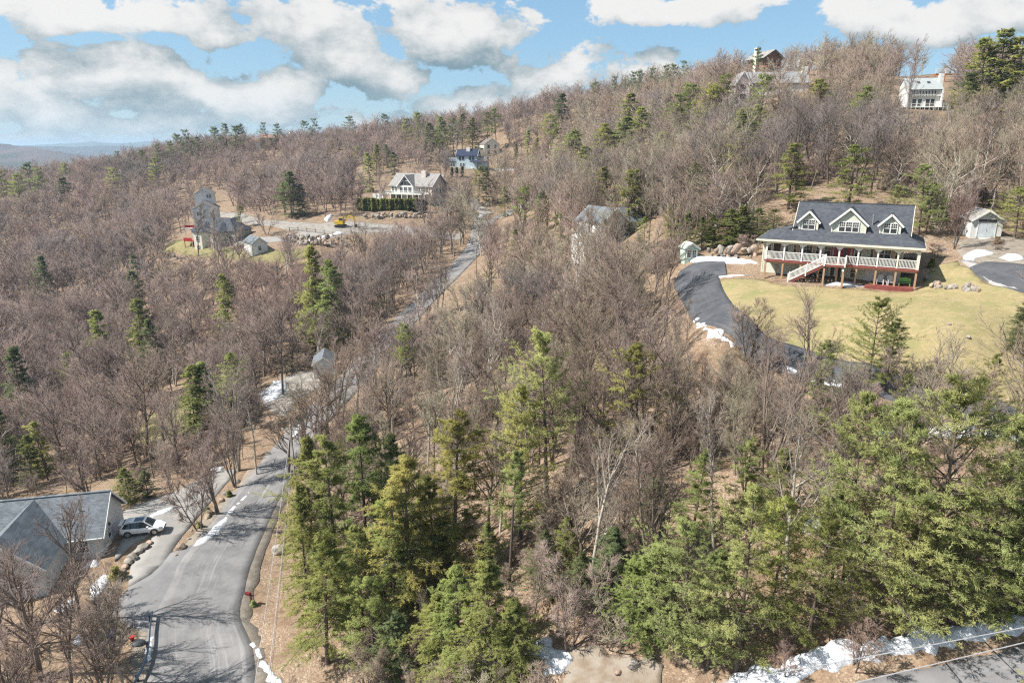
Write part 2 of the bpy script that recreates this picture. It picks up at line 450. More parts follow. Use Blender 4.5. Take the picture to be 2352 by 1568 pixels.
Q = np.stack([idx[:-1, :-1], idx[:-1, 1:], idx[1:, 1:], idx[1:, :-1]], -1).reshape(-1, 4)


def leaf_litter():
    m = bpy.data.materials.new('leaf_litter'); m.use_nodes = True; nt = m.node_tree; b = NB(nt)
    bs = nt.nodes['Principled BSDF']; bs.inputs['Roughness'].default_value = .95; bs.inputs['Specular IOR Level'].default_value = .1
    tc = b.n('ShaderNodeTexCoord'); v = tc.outputs['Object']
    vo = b.n('ShaderNodeTexVoronoi'); b.link(v, vo.inputs['Vector']); vo.inputs['Scale'].default_value = 10; vo.inputs['Randomness'].default_value = 1
    sp = b.n('ShaderNodeSeparateColor'); b.link(vo.outputs['Color'], sp.inputs[0])
    leaf = b.mix(sp.outputs[0], (.285, .205, .145), (.19, .13, .09))
    leaf = b.mix(b.ramp(sp.outputs[1], .62, .9), leaf, (.37, .30, .225))
    soil = b.mix(b.ramp(b.noise(v, .9, 4, .6), .35, .65), (.15, .10, .065), (.27, .19, .125))
    c = b.mix(b.ramp(b.noise(v, .33, 5, .6), .30, .62), soil, leaf)
    moss = b.ramp(b.noise(v, .12, 4, .65), .60, .74)
    c = b.mix(b.m('MULTIPLY', moss, .55), c, (.16, .145, .06))
    c = b.mix(b.m('MULTIPLY', b.ramp(b.noise(v, 2.6, 3, .7), .56, .72), .6), c, (.07, .05, .035))
    sepv = b.n('ShaderNodeSeparateXYZ'); b.link(v, sepv.inputs[0])
    far = b.ramp(sepv.outputs[1], 600, 1400)                     # wooded country far off, too far to tell trees
    fc = b.mix(b.ramp(b.noise(v, .006, 6, .65), .45, .6), (.15, .115, .11), (.07, .075, .06))
    b.link(b.mix(far, c, fc), bs.inputs['Base Color'])
    bn = b.n('ShaderNodeBump'); bn.inputs['Strength'].default_value = .8; bn.inputs['Distance'].default_value = .12
    b.link(b.m('ADD', b.m('MULTIPLY', sp.outputs[2], .6), b.noise(v, 2.2, 4, .6)), bn.inputs['Height']); b.link(bn.outputs[0], bs.inputs['Normal'])
    return m


LITTER = leaf_litter()
me = mesh_np('ground', np.stack([X, Y, Z], -1).reshape(-1, 3), None, Q, True)
struct(put('ground', me, mat=LITTER))


def asphalt(name, base, worn, dark, track=0.0):
    m = bpy.data.materials.new(name); m.use_nodes = True; nt = m.node_tree; b = NB(nt)
    bs = nt.nodes['Principled BSDF']; bs.inputs['Roughness'].default_value = .9; bs.inputs['Specular IOR Level'].default_value = .25
    tc = b.n('ShaderNodeTexCoord'); v = tc.outputs['Object']; uv = b.n('ShaderNodeUVMap').outputs[0]
    c = b.mix(b.ramp(b.noise(v, .5, 6, .62), .32, .68), base, worn)
    st = b.noise(b.vm('MULTIPLY', uv, (14, .35, 1)), 1.0, 4, .6)
    c = b.mix(b.m('MULTIPLY', b.ramp(st, .54, .72), track), c, tuple(min(x * 1.55, .5) for x in worn))
    c = b.mix(b.m('MULTIPLY', b.ramp(b.noise(b.vm('MULTIPLY', uv, (9, .5, 1)), 1.7, 4, .6), .57, .75), .55), c, dark)
    vo = b.n('ShaderNodeTexVoronoi', feature='DISTANCE_TO_EDGE'); vo.inputs['Scale'].default_value = .33
    b.link(b.vm('ADD', v, b.vm('MULTIPLY', b.noise(v, 1.2, 4, .6, 0, 1), (1.2, 1.2, 1.2))), vo.inputs['Vector'])
    crack = b.m('MULTIPLY', b.m('SUBTRACT', 1, b.ramp(vo.outputs['Distance'], .0, .012)), b.ramp(b.noise(v, .22, 2, .5), .45, .6))
    c = b.mix(b.m('MULTIPLY', crack, .75), c, dark)
    c = b.mix(b.ramp(b.noise(v, 22, 3, .7), .2, .9), c, b.mix(1, c, (.82, .82, .82), 'MULTIPLY'))
    b.link(c, bs.inputs['Base Color'])
    bn = b.n('ShaderNodeBump'); bn.inputs['Strength'].default_value = .35; bn.inputs['Distance'].default_value = .03
    b.link(b.noise(v, 30, 3, .7), bn.inputs['Height']); b.link(bn.outputs[0], bs.inputs['Normal'])
    MATS[name] = m; return m


def strip(name, L, mat, dz=.0, seed=0, rag=.12):
    """a paved strip draped along a line, ragged edges with a drop at both sides"""
    n = len(L); T = np.gradient(L[:, :2], axis=0); T /= np.linalg.norm(T, axis=1)[:, None]; N = np.c_[T[:, 1], -T[:, 0]]
    k = np.linspace(-1, 1, 9); s = np.r_[0, np.cumsum(np.linalg.norm(np.diff(L[:, :2], axis=0), axis=1))]
    jl = (vnoise(s / 1.3 + seed, s * 0 + 3) - .5) * 2 * rag; jr = (vnoise(s / 1.3 + seed, s * 0 + 8.5) - .5) * 2 * rag
    P = np.zeros((n, 11, 3)); UV = np.zeros((n, 11, 2))
    for j, t in enumerate([-1] + list(k) + [1]):
        hw = L[:, 2] + (jl if t < 0 else jr) * abs(t)
        xy = L[:, :2] + N * (hw * t)[:, None]
        P[:, j, :2] = xy; P[:, j, 2] = H0(xy[:, 0], xy[:, 1]) + dz + .04 * (1 - t * t)
        UV[:, j] = np.c_[np.full(n, t * .5 + .5), s / 6]
    P[:, 0, 2] -= .45; P[:, 10, 2] -= .45
    P[:, 0, :2] -= N * .08; P[:, 10, :2] += N * .08
    idx = np.arange(n * 11).reshape(n, 11)
    Q = np.stack([idx[:-1, :-1], idx[:-1, 1:], idx[1:, 1:], idx[1:, :-1]], -1).reshape(-1, 4)
    me = mesh_np(name, P.reshape(-1, 3), None, Q, True)
    uvl = me.uv_layers.new(name='UVMap'); li = np.empty(len(me.loops), np.int32); me.loops.foreach_get('vertex_index', li)
    uvl.data.foreach_set('uv', UV.reshape(-1, 2)[li].astype(np.float32).ravel())
    o = put(name, me, mat=mat); return o


def seg_dist(x, y, poly):
    best = np.full(np.shape(x), 1e9); n = len(poly)
    for i in range(n):
        ax, ay = poly[i]; bx, by = poly[(i + 1) % n]; dx, dy = bx - ax, by - ay; L2 = dx * dx + dy * dy + 1e-9
        t = np.clip(((x - ax) * dx + (y - ay) * dy) / L2, 0, 1)
        best = np.minimum(best, np.hypot(x - ax - t * dx, y - ay - t * dy))
    return best


def rough_poly(poly, step, amp, seed):
    out = []; n = len(poly)
    for i in range(n):
        a, c = np.array(poly[i]), np.array(poly[(i + 1) % n]); L = np.linalg.norm(c - a); m = max(1, int(L / step))
        nr = np.array([(c - a)[1], -(c - a)[0]]) / max(L, 1e-6)
        for t in np.arange(m) / m:
            p = a + (c - a) * t
            j = (vnoise(p[0] / (step * 2.2) + seed, p[1] / (step * 2.2))) - .5
            out.append(tuple(p + nr * j * 2 * amp))
    return out


def drape(name, poly, mat, dz=.0, res=1.0, amp=.15, dome=0.0, seed=0.0, rough=0.0, skirt=.4, hf=None):
    """a sheet laid over the ground inside a polygon; dome > 0 makes a heap (snow)"""
    hf = hf or H0
    P = rough_poly(poly, res, amp, seed); A = np.array(P); lo, hi = A.min(0), A.max(0)
    gx, gy = np.meshgrid(np.arange(lo[0], hi[0], res), np.arange(lo[1], hi[1], res)); gx, gy = gx.ravel(), gy.ravel()
    rr = np.random.RandomState(int(abs(seed) * 100) + 5); gx = gx + (rr.rand(len(gx)) - .5) * res * .5; gy = gy + (rr.rand(len(gy)) - .5) * res * .5
    k = in_poly(gx, gy, P); gx, gy = gx[k], gy[k]; k = seg_dist(gx, gy, P) > res * .3; gx, gy = gx[k], gy[k]
    pts = [Vector(p) for p in P] + [Vector((a, c)) for a, c in zip(gx, gy)]; n = len(P)
    v, e, f, *_ = delaunay_2d_cdt(pts, [(i, (i + 1) % n) for i in range(n)], [list(range(n))], 1, 1e-4)
    V = np.array([(p.x, p.y) for p in v]); Zs = hf(V[:, 0], V[:, 1]) + dz
    if dome:
        ed = seg_dist(V[:, 0], V[:, 1], P)
        Zs += dome * (1 - np.exp(-ed / (.6 * max(dome, .12)))) + rough * sst(ed, 0, .5) * (vnoise(V[:, 0] * 2.2, V[:, 1] * 2.2) - .4)
        Zs += .02
    T = [tuple(x) for x in f if len(x) == 3]
    # skirt below the outline
    cnt = {}
    for t in T:
        for i in range(3):
            a, c = t[i], t[(i + 1) % 3]; cnt[(a, c)] = cnt.get((a, c), 0) + 1
    edges = [(a, c) for (a, c) in cnt if (c, a) not in cnt]
    VV = [(V[i, 0], V[i, 1], Zs[i]) for i in range(len(V))]; low = {}
    Qs = []
    for a, c in edges:
        for q in (a, c):
            if q not in low: low[q] = len(VV); VV.append((V[q, 0], V[q, 1], Zs[q] - skirt))
        Qs.append((c, a, low[a], low[c]))
    me = mesh_np(name, VV, T, Qs, True)
    return put(name, me, mat=mat)


ASPH = asphalt('worn_asphalt', (.16, .155, .157), (.225, .217, .215), (.10, .098, .10), .5)
ASPH2 = asphalt('worn_asphalt_cross', (.185, .18, .185), (.225, .22, .222), (.12, .12, .122), .3)
BLACK = asphalt('sealed_asphalt', (.060, .063, .072), (.098, .100, .108), (.040, .042, .048), .35)
GRAVEL = pm('gravel', (.255, .225, .19), (.175, .145, .115), 1.3, .95, .5, 14)
PALEGR = pm('pale_gravel', (.30, .28, .255), (.19, .17, .15), .9, .95, .4, 12)
CONC = asphalt('pale_drive', (.255, .245, .23), (.30, .285, .265), (.18, .17, .165), .2)


def lawn_mat(name, a, c2, d):
    m = pm(name, a, c2, .35, .95, .6, 25, spec=.1, detail=8); nt = m.node_tree; b = NB(nt); bs = nt.nodes['Principled BSDF']
    src = bs.inputs['Base Color'].links[0].from_socket; v = nt.nodes['Texture Coordinate'].outputs['Object']
    c = b.mix(b.ramp(b.noise(b.vm('MULTIPLY', v, (1, 2.2, 1)), 1.3, 6, .7), .45, .72), src, d)
    c = b.mix(b.m('MULTIPLY', b.ramp(b.noise(v, 9, 4, .7), .45, .7), .45), c, b.mix(1, c, (.6, .58, .5), 'MULTIPLY'))
    c = b.mix(b.m('MULTIPLY', b.ramp(b.noise(v, .55, 6, .72), .56, .68), .75), c, (.205, .165, .105)); c = b.mix(b.m('MULTIPLY', b.ramp(b.noise(b.vm('ADD', v, (31, 7, 0)), .28, 5, .7), .52, .64), .6), c, (.20, .205, .085))
    b.link(c, bs.inputs['Base Color']); return m


LAWN = lawn_mat('dormant_lawn', (.325, .265, .14), (.245, .215, .105), (.385, .30, .18))
GRASS = lawn_mat('short_grass', (.25, .215, .105), (.19, .175, .078), (.31, .25, .145))

_rd = ROADS['road']; _sh = _rd[(_rd[:, 1] > 30) & (_rd[:, 1] < 84)].copy(); _sh[:, 2] += 1.0 - .35 * sst(_sh[:, 1], 66, 84)
struct(strip('road_shoulder', _sh, GRAVEL, .03, 9, .45)); struct(strip('road', ROADS['road'], ASPH, .075, 1)); struct(strip('road', ROADS['cross_road'], ASPH2, .03, 2))
struct(strip('driveway', ROADS['driveway'], BLACK, .05, 3, .05)); struct(strip('driveway', ROADS['upper_driveway'], BLACK, .06, 4, .05))
struct(strip('lane', ROADS['gravel_lane'], PALEGR, .05, 5, .3)); struct(strip('driveway', ROADS['house_lane'], CONC, .06, 6, .2))
struct(strip('driveway', ROADS['upper_lane'], PALEGR, .06, 7, .2))
struct(drape('lawn', AREAS['lawn'], LAWN, .0, .8, .45, seed=1))
struct(drape('driveway', AREAS['garage_drive'], CONC, .035, 1.0, .1, seed=2))
struct(drape('road_apron', AREAS['road_apron'], ASPH2, .055, 1.0, .15, seed=12)); pass
struct(drape('gravel_yard', AREAS['shed_yard'], GRAVEL, .0, 1.0, .3, seed=4))
struct(drape('gravel_clearing', AREAS['gravel_clearing'], pm('dirty_gravel', (.27, .235, .195), (.19, .145, .105), 1.1, .95, .6, 9), .0, .5, .8, seed=5))
struct(drape('lawn', AREAS['tan_house_lawn'], GRASS, .03, 2, .3, seed=6)); struct(drape('lawn', AREAS['grey_house_lawn'], GRASS, .0, 2, .4, seed=7))
struct(drape('clearing', AREAS['woods_clearing'], GRASS, .0, 1.5, .5, seed=8)); struct(drape('gravel_yard', AREAS['garage_yard'], PALEGR, .0, 1.5, .5, seed=9))
# concrete apron beside the upper drive
ap = GP([(2205, 598), (2232, 600), (2300, 632), (2352, 660), (2420, 690), (2352, 668), (2280, 655)])
struct(drape('driveway_apron', ap, pm('apron', (.33, .32, .31), (.27, .26, .255), 2), .07, 1.0, .05, seed=10))

# far hills across the valley and the mountain beyond
def ridge(name, Y0, prof, depth, col, col2, rough):
    xs = np.linspace(prof[0][0], prof[-1][0], 90); px, pz = zip(*prof); zs = np.interp(xs, px, pz)
    zs = zs + rough * (vnoise(xs / 90, xs * 0 + Y0) - .5) * 2 + rough * .5 * (vnoise(xs / 25, xs * 0 + Y0) - .5)
    rows = []
    for t in np.linspace(-1, 1, 15):
        yy = Y0 + t * depth; k = (1 - t * t) ** .8 * (.75 + .5 * vnoise(xs / 160 + 4 * t, xs * 0 + 11)) if abs(t) > .05 else 1
        rows.append(np.c_[xs, np.full(90, yy), -80 + (zs + 80) * k])
    V = np.array(rows); i = np.arange(15 * 90).reshape(15, 90)
    Q = np.stack([i[:-1, :-1], i[:-1, 1:], i[1:, 1:], i[1:, :-1]], -1).reshape(-1, 4)
    struct(put(name, mesh_np(name, V.reshape(-1, 3), None, Q, True), mat=pm(name + '_woods', col, col2, .008, 1, 0, spec=0)))


ridge('far_hill', 2300, [(-3600, -70), (-2600, 10), (-2000, -6), (-1720, -6), (-1540, -12), (-1330, -30), (-1100, -55), (-600, -75)], 520, (.14, .105, .105), (.07, .075, .06), 5)
ridge('distant_hill', 4000, [(-7500, 10), (-4400, 4), (-3100, 1), (-2450, 5), (-1850, -6), (-1000, -24), (500, -50)], 700, (.10, .09, .095), (.06, .07, .06), 6)
ridge('mountain', 6200, [(-6600, 14), (-4700, 8), (-4000, 16), (-3550, 28), (-3250, 37), (-2800, 28), (-2150, 12), (0, -20), (1800, -50)], 900, (.12, .12, .11), (.06, .08, .06), 4)

# ------------------------------------------------------------------ building kit
def siding(name, col, course=.13, var=.9):
    """painted clapboards: faint course lines and weather streaks"""
    m = pm(name, col, tuple(x * var for x in col), 1.4, .6, spec=.3, stretch=(1, 1, .3)); nt = m.node_tree; b = NB(nt); bs = nt.nodes['Principled BSDF']
    v = nt.nodes['Texture Coordinate'].outputs['Object']; s = b.n('ShaderNodeSeparateXYZ'); b.link(v, s.inputs[0])
    saw = b.m('FRACT', b.m('DIVIDE', s.outputs[2], course))
    bn = b.n('ShaderNodeBump'); bn.inputs['Strength'].default_value = .9; bn.inputs['Distance'].default_value = .02
    b.link(b.m('SUBTRACT', 1, saw), bn.inputs['Height']); b.link(bn.outputs[0], bs.inputs['Normal'])
    return m


def shingles(name, col, col2):
    m = pm(name, col, col2, 1.0, .9, spec=.25); nt = m.node_tree; b = NB(nt); bs = nt.nodes['Principled BSDF']
    v = nt.nodes['Texture Coordinate'].outputs['Object']
    br = b.n('ShaderNodeTexBrick'); br.inputs['Scale'].default_value = 1; br.inputs['Brick Width'].default_value = .33; br.inputs['Row Height'].default_value = .11
    br.inputs['Mortar Size'].default_value = .006; br.inputs['Color1'].default_value = (1.15, 1.15, 1.15, 1); br.inputs['Color2'].default_value = (.72, .72, .74, 1); br.inputs['Mortar'].default_value = (.5, .5, .5, 1)
    br.offset = .5
    s = b.n('ShaderNodeSeparateXYZ'); b.link(v, s.inputs[0]); cx = b.n('ShaderNodeCombineXYZ')
    b.link(b.m('ADD', s.outputs[0], b.m('MULTIPLY', s.outputs[1], .31)), cx.inputs[0]); b.link(s.outputs[2], cx.inputs[1]); b.link(cx.outputs[0], br.inputs['Vector'])
    src = bs.inputs['Base Color'].links[0].from_socket
    b.link(b.mix(.85, src, b.mix(1, src, br.outputs['Color'], 'MULTIPLY')), bs.inputs['Base Color'])
    return m


WHITE = pm('white_paint', (.76, .76, .73), (.68, .68, .65), 2.5, .45)
TRIM = pm('cream_trim', (.72, .68, .56), (.66, .62, .50), 2.5, .5)
SAGE = siding('sage_siding', (.57, .585, .49))
RED = pm('red_paint', (.42, .035, .035), (.34, .03, .03), 3, .45)
REDWD = pm('red_stained_deck', (.24, .07, .055), (.18, .05, .042), 2, .65, stretch=(1, 6, 1))
BROWNP = pm('stained_post', (.42, .27, .165), (.33, .21, .13), 4, .7)
SHUT = pm('tan_shutter', (.55, .36, .22), (.48, .31, .19), 3, .6)
SLATE = shingles('blue_grey_shingles', (.082, .088, .102), (.058, .063, .075))
GREYSH = shingles('grey_shingles', (.17, .19, .21), (.125, .14, .155))
TANSH = shingles('taupe_shingles', (.30, .285, .27), (.25, .238, .225))
NAVYSH = shingles('navy_shingles', (.035, .045, .085), (.028, .036, .065))
BROWNSH = shingles('brown_shingles', (.22, .18, .16), (.17, .14, .125))
TANWALL = siding('tan_siding', (.62, .54, .46)); BLUEWALL = siding('pale_blue_siding', (.47, .58, .64)); WHITEWALL = siding('white_siding', (.62, .62, .60))
GREYWALL = siding('pale_grey_siding', (.68, .68, .66)); SAGEGREY = siding('grey_green_siding', (.34, .345, .29)); CREAMWALL = siding('cream_siding', (.70, .66, .55)); BROWNWALL = siding('brown_siding', (.20, .12, .075))
GREENSHED = siding('mint_siding', (.52, .64, .54)); LILAC = pm('lilac_grey_door', (.50, .50, .54), (.46, .46, .50), 2, .5)
METAL = pm('galvanised', (.45, .47, .49), (.36, .38, .40), 6, .4, metallic=.7); DARKMET = pm('dark_metal', (.05, .055, .06), (.035, .04, .045), 5, .5)
RUBBER = pm('rubber', (.025, .025, .027), (.018, .018, .02), 8, .8)
CONCRETE = pm('concrete', (.42, .41, .39), (.33, .32, .30), 2, .9)
TIMBER = pm('weathered_timber', (.33, .24, .17), (.24, .17, .12), 3, .8, stretch=(1, 1, 6)); POLEWD = pm('pole_wood', (.36, .31, .26), (.27, .23, .19), 3, .85, stretch=(3, 3, .4))
GLASS = bpy.data.materials.new('window_glass'); GLASS.use_nodes = True
_g = GLASS.node_tree.nodes['Principled BSDF']; _g.inputs['Roughness'].default_value = .06; _g.inputs['Specular IOR Level'].default_value = .7
_b = NB(GLASS.node_tree); _b.link(_b.mix(_b.noise(_b.n('ShaderNodeTexCoord').outputs['Object'], .8, 2), (.018, .02, .025), (.07, .075, .08)), _g.inputs['Base Color'])


def window(parent, loc, rz=0, w=.9, h=1.4, cols=2, rows=3, fm=None, name='window', sashes=2, muntin=True):
    """casing with sill, set over the wall facing -y; one pane per sash, glazing bars in the upper sash"""
    fm = fm or WHITE; k = ('win', w, h, cols, rows, fm.name, sashes, muntin); m = MB(); t = .09
    m.box(-w / 2 - t, -w / 2, -.07, .03, -t, h + t); m.box(w / 2, w / 2 + t, -.07, .03, -t, h + t)
    m.box(-w / 2, w / 2, -.07, .03, h, h + t); m.box(-w / 2 - .04, w / 2 + .04, -.1, .03, -t, 0)
    if sashes == 2: m.box(-w / 2, w / 2, -.05, .02, h * .5 - .03, h * .5 + .03)
    o = m.build(name, fm, parent, loc, rz, key=k)
    for i in range(sashes):
        a, c = (i / sashes) * h, ((i + 1) / sashes) * h
        MB().box(-w / 2 + .005, w / 2 - .005, -.02, .01, a + .004, c - .004).build('pane', GLASS, o, key=(k, 'pane', i))
    if muntin:
        mm = MB(); z0 = h * .5 + .03 if sashes == 2 else 0
        for c in range(1, cols): x = -w / 2 + w * c / cols; mm.box(x - .018, x + .018, -.042, -.022, z0, h)
        for r in range(1, rows): z = z0 + (h - z0) * r / rows; mm.box(-w / 2, w / 2, -.04, -.0215, z - .016, z + .016)
        mm.build('muntin', fm, o, key=(k, 'mun'))
    return o


def wall_gable(x0, x1, y0, y1, zb, ze, zr, axis='x'):
    m = MB()
    if axis == 'x':
        ym = (y0 + y1) / 2; m.prism([(y0, zb), (y1, zb), (y1, ze), (ym, zr), (y0, ze)], 'x', x0, x1)
    else:
        xm = (x0 + x1) / 2; m.prism([(x0, zb), (x1, zb), (x1, ze), (xm, zr), (x0, ze)], 'y', y0, y1)
    return m


def roof_gable(x0, x1, y0, y1, ze, zr, axis='x', ov=.35, th=.16, m=None):
    m = m or MB(); a0, a1, c0, c1 = (x0, x1, y0, y1) if axis == 'x' else (y0, y1, x0, x1)
    cm = (c0 + c1) / 2; sl = (zr - ze) / (cm - c0); up = .14
    lo = ze - sl * ov + up; hi = zr + up
    def P(a, c, z): return (a, c, z) if axis == 'x' else (c, a, z)
    for s, c in ((-1, c0 - ov), (1, c1 + ov)):
        m.slab([P(a0 - ov, c, lo), P(a1 + ov, c, lo), P(a1 + ov, cm + s * .002, hi), P(a0 - ov, cm + s * .002, hi)], th)
    return m


def fascia(parent, x0, x1, y0, y1, ze, zr, axis='x', ov=.35, mat=None):
    """white rake boards on both gable ends"""
    a0, a1, c0, c1 = (x0, x1, y0, y1) if axis == 'x' else (y0, y1, x0, x1); cm = (c0 + c1) / 2; sl = (zr - ze) / (cm - c0)
    def P(a, c, z): return (a, c, z) if axis == 'x' else (c, a, z)
    for a in (a0 - ov - .02, a1 + ov + .02):
        for c in (c0 - ov, c1 + ov):
            MB().bar(P(a, c, ze - sl * ov + .02), P(a, cm, zr + .02), .05, .22).build('rake_board', mat or WHITE, parent)


def door(parent, loc, rz, w, h, mat, leaves=1, glazed=True, name='door', trim=None):
    m = MB(); t = .1
    m.box(-w / 2 - t, -w / 2, -.06, .03, 0, h + t).box(w / 2, w / 2 + t, -.06, .03, 0, h + t).box(-w / 2, w / 2, -.06, .03, h, h + t)
    o = m.build(name, trim or mat, parent, loc, rz)
    for i in range(leaves):
        lw = w / leaves; a = -w / 2 + i * lw
        MB().box(a + .01, a + lw - .01, -.03, .015, .01, h - .01).build('leaf', mat, o)
        if glazed: MB().box(a + lw * .22, a + lw * .78, -.04, -.01, h * .16, h * .9).build('pane', GLASS, o)
    MB().box(-.03, .03, -.09, -.03, h * .45, h * .5).build('handle', METAL, o, (0 if leaves == 2 else w * .38, 0, 0))
    return o


def base(xd, yd): p = G(xd, yd); return (p[0], p[1], p[2])


# ------------------------------------------------------------------ the cape house with the red stairs
hL, hR = pt(1754.6, 639.3, 87.2), pt(2098, 668.6, 79.5)
hz = (hL[2] + hR[2]) / 2; mid = (hL + hR) / 2
hrz = math.atan2(hR[1] - hL[1], hR[0] - hL[0]); HW = math.hypot(hR[0] - hL[0], hR[1] - hL[1])
house = thing('house', 'sage cape house with slate blue roof, three dormers, white porch and red stairs', 'house', (mid[0], mid[1], hz), hrz)
k = HW / 16.6; house.scale = (k, k, k)
DK, EV = 2.5, 5.0                                       # deck level, eave level
P0, P1 = -8.3, 8.3; BF = 1.9                            # porch front runs P0..P1 at y = 0, body front at y = BF
MB().box(-9.0, 6.7, BF, 9.9, -1.5, 5.1).build('wall', SAGE, house)
MB().box(-5.3, 6.85, BF + .25, 9.7, 5.1, 5.9).build('knee_wall', SAGE, house)
for x in (-9.0, 6.7): MB().box(x - .07, x + .07, BF - .03, BF + .12, -1.2, 5.05).build('corner_board', TRIM, house)
# main gable roof, gable walls
RX0, RX1, RYF, RYB, RYM, RZ, BZ = -5.75, 7.25, 2.15, 9.75, 5.95, 9.35, 6.05
m = MB(); m.slab([(RX0, RYF, BZ), (RX1, RYF, BZ), (RX1, RYM, RZ), (RX0, RYM, RZ)], .18); m.slab([(RX0, RYB, BZ), (RX1, RYB, BZ), (RX1, RYM + .004, RZ), (RX0, RYM + .004, RZ)], .18)
m.build('roof', SLATE, house)
MB().box(RX0, RX1, RYM - .12, RYM + .12, RZ - .05, RZ + .035).build('ridge_cap', SLATE, house)
for x in (-5.35, 6.85):
    MB().prism([(RYF + .25, 5.85), (RYB - .25, 5.85), (RYM, RZ - .2)], 'x', x - .06, x + .06).build('gable_wall', SAGE, house)
for x in (RX0 - .03, RX1 + .03):
    for ye in (RYF, RYB): MB().bar((x, ye, BZ - .13), (x, RYM, RZ - .13), .05, .24).build('rake_board', TRIM, house)
# lower hipped porch roof all round
e0, e1, ef, eb, ez = -9.55, 8.85, -.45, 10.2, 5.06
m = MB()
m.slab([(e0, ef, ez), (e1, ef, ez), (RX1 - .35, RYF + .1, 6.08), (-6.6, RYF + .1, 6.08)], .14)
m.slab([(e0, ef, ez + .002), (-6.6, RYF + .1, 6.082), (-6.6, 7.4, 6.082), (e0, eb, ez + .002)], .14)
m.slab([(-6.6, RYF + .1, 6.084), (-5.4, RYF + .1, 6.6), (-5.4, 7.4, 6.6), (-6.6, 7.4, 6.084)], .14)
m.slab([(e1, ef, ez + .003), (e1, eb, ez + .003), (RX1 - .35, 8.5, 6.083), (RX1 - .35, RYF + .1, 6.083)], .14)
m.slab([(e0, eb, ez + .004), (e1, eb, ez + .004), (RX1 - .35, 8.4, 6.084), (-6.6, 7.4, 6.084)], .14)
m.build('porch_roof', SLATE, house)
MB().box(e0, e1, ef - .05, ef, ez - .26, ez - .02).build('fascia', TRIM, house)
MB().box(e0 - .05, e0, ef, eb, ez - .26, ez - .02).build('fascia', TRIM, house); MB().box(e1, e1 + .05, ef, eb, ez - .26, ez - .02).build('fascia', TRIM, house)
MB().box(e0 + .02, e1 - .02, ef + .02, BF - .02, ez - .2, ez - .16).build('soffit', TRIM, house)
MB().box(P0 - .1, P1 + .1, -.09, .09, ez - .52, ez - .21).build('porch_beam', TRIM, house)


def dormer(cx, w, zb, ze, zp, yf):
    d = MB().prism([(cx - w / 2, zb), (cx + w / 2, zb), (cx + w / 2, ze), (cx, zp), (cx - w / 2, ze)], 'y', yf, RYM - .3).build('dormer', SAGE, house)
    ov = .32; sl = (zp - ze) / (w / 2); m = MB(); lo = ze - sl * ov + .1
    for s in (-1, 1): m.slab([(cx + s * (w / 2 + ov), yf - .3, lo), (cx + s * (w / 2 + ov), RYM, lo), (cx + s * .002, RYM, zp + .1), (cx + s * .002, yf - .3, zp + .1)], .12)
    m.build('dormer_roof', SLATE, d)
    for s in (-1, 1): MB().bar((cx + s * (w / 2 + ov), yf - .33, lo - .1), (cx, yf - .33, zp - .02), .05, .22).build('rake_board', WHITE, d)
    for s in (-1, 1): MB().box(cx + s * (w / 2) - .07, cx + s * (w / 2) + .07, yf - .03, yf + .1, zb, ze + .05).build('corner_board', TRIM, d)
    return d


d1 = dormer(-4.0, 2.1, 5.9, 7.35, 8.45, 2.35); d2 = dormer(.55, 3.7, 5.9, 7.25, 8.98, 2.2); d3 = dormer(5.0, 2.1, 5.9, 7.35, 8.45, 2.35)
for dd, cx, n, z, y in ((d1, -4.0, 2, 6.25, 2.33), (d2, .55, 3, 6.2, 2.18), (d3, 5.0, 2, 6.25, 2.33)):
    for i in range(n): window(dd, (cx + (i - (n - 1) / 2) * .74, y, z), 0, .62, 1.12, 3, 2)
MB().tube([(3.05, 3.3, 6.4), (3.05, 3.3, 8.1)], .1).tube([(3.05, 3.3, 8.1), (3.05, 3.3, 8.25)], .15).build('flue_pipe', METAL, house)
MB().tube([(-8.0, 5.0, 5.6), (-8.0, 5.0, 6.2)], .06).build('vent_pipe', METAL, house)
# porch deck, posts, railings with balusters
MB().box(P0 - .15, P1 + .15, -.15, BF, DK - .12, DK).build('deck_floor', REDWD, house); MB().box(6.7, P1 + .15, BF, 9.5, DK - .12, DK).build('deck_floor', REDWD, house)
MB().box(P0 - .17, P1 + .17, -.2, -.15, DK - .24, DK - .01).build('rim_board', REDWD, house); MB().box(P1 + .15, P1 + .2, -.15, 9.5, DK - .34, DK - .01).build('rim_board', REDWD, house)
MB().box(P0, P1, -.1, .1, DK - .42, DK - .13).build('deck_beam', BROWNP, house)
NB_ = 8; bay = (P1 - P0) / NB_
for i in range(NB_ + 1):
    x = P0 + i * bay
    pw = .09 if i < NB_ else .15
    MB().box(-pw, pw, -pw, pw, DK, ez - .5).build('porch_post', WHITE if i < NB_ - 1 else TRIM, house, (x, 0, 0), key=('pp', pw, i < NB_ - 1))
    MB().box(-.1, .1, -.1, .1, -1.2, DK - .42).build('deck_post', BROWNP, house, (x, 0, 0), key='dp')
    for s in (-1, 1):
        if 0 <= i + s <= NB_: MB().add([(0, -.03, 0), (0, .03, 0), (s * .38, .03, 0), (s * .38, -.03, 0), (0, -.03, -.38), (0, .03, -.38)], [(0, 1, 2, 3), (0, 4, 5, 1), (4, 3, 2, 5), (0, 3, 4), (1, 5, 2)]).build('bracket', WHITE, house, (x + s * .09, 0, ez - .52), key=('br', s))
MB().box(-.1, .1, -.1, .1, -1.2, DK - .42).build('deck_post', BROWNP, house, (-1.35, -1.25, 0), key='dp'); MB().box(-.1, .1, -.1, .1, -1.2, DK - .42).build('deck_post', BROWNP, house, (.8, -1.25, 0), key='dp')
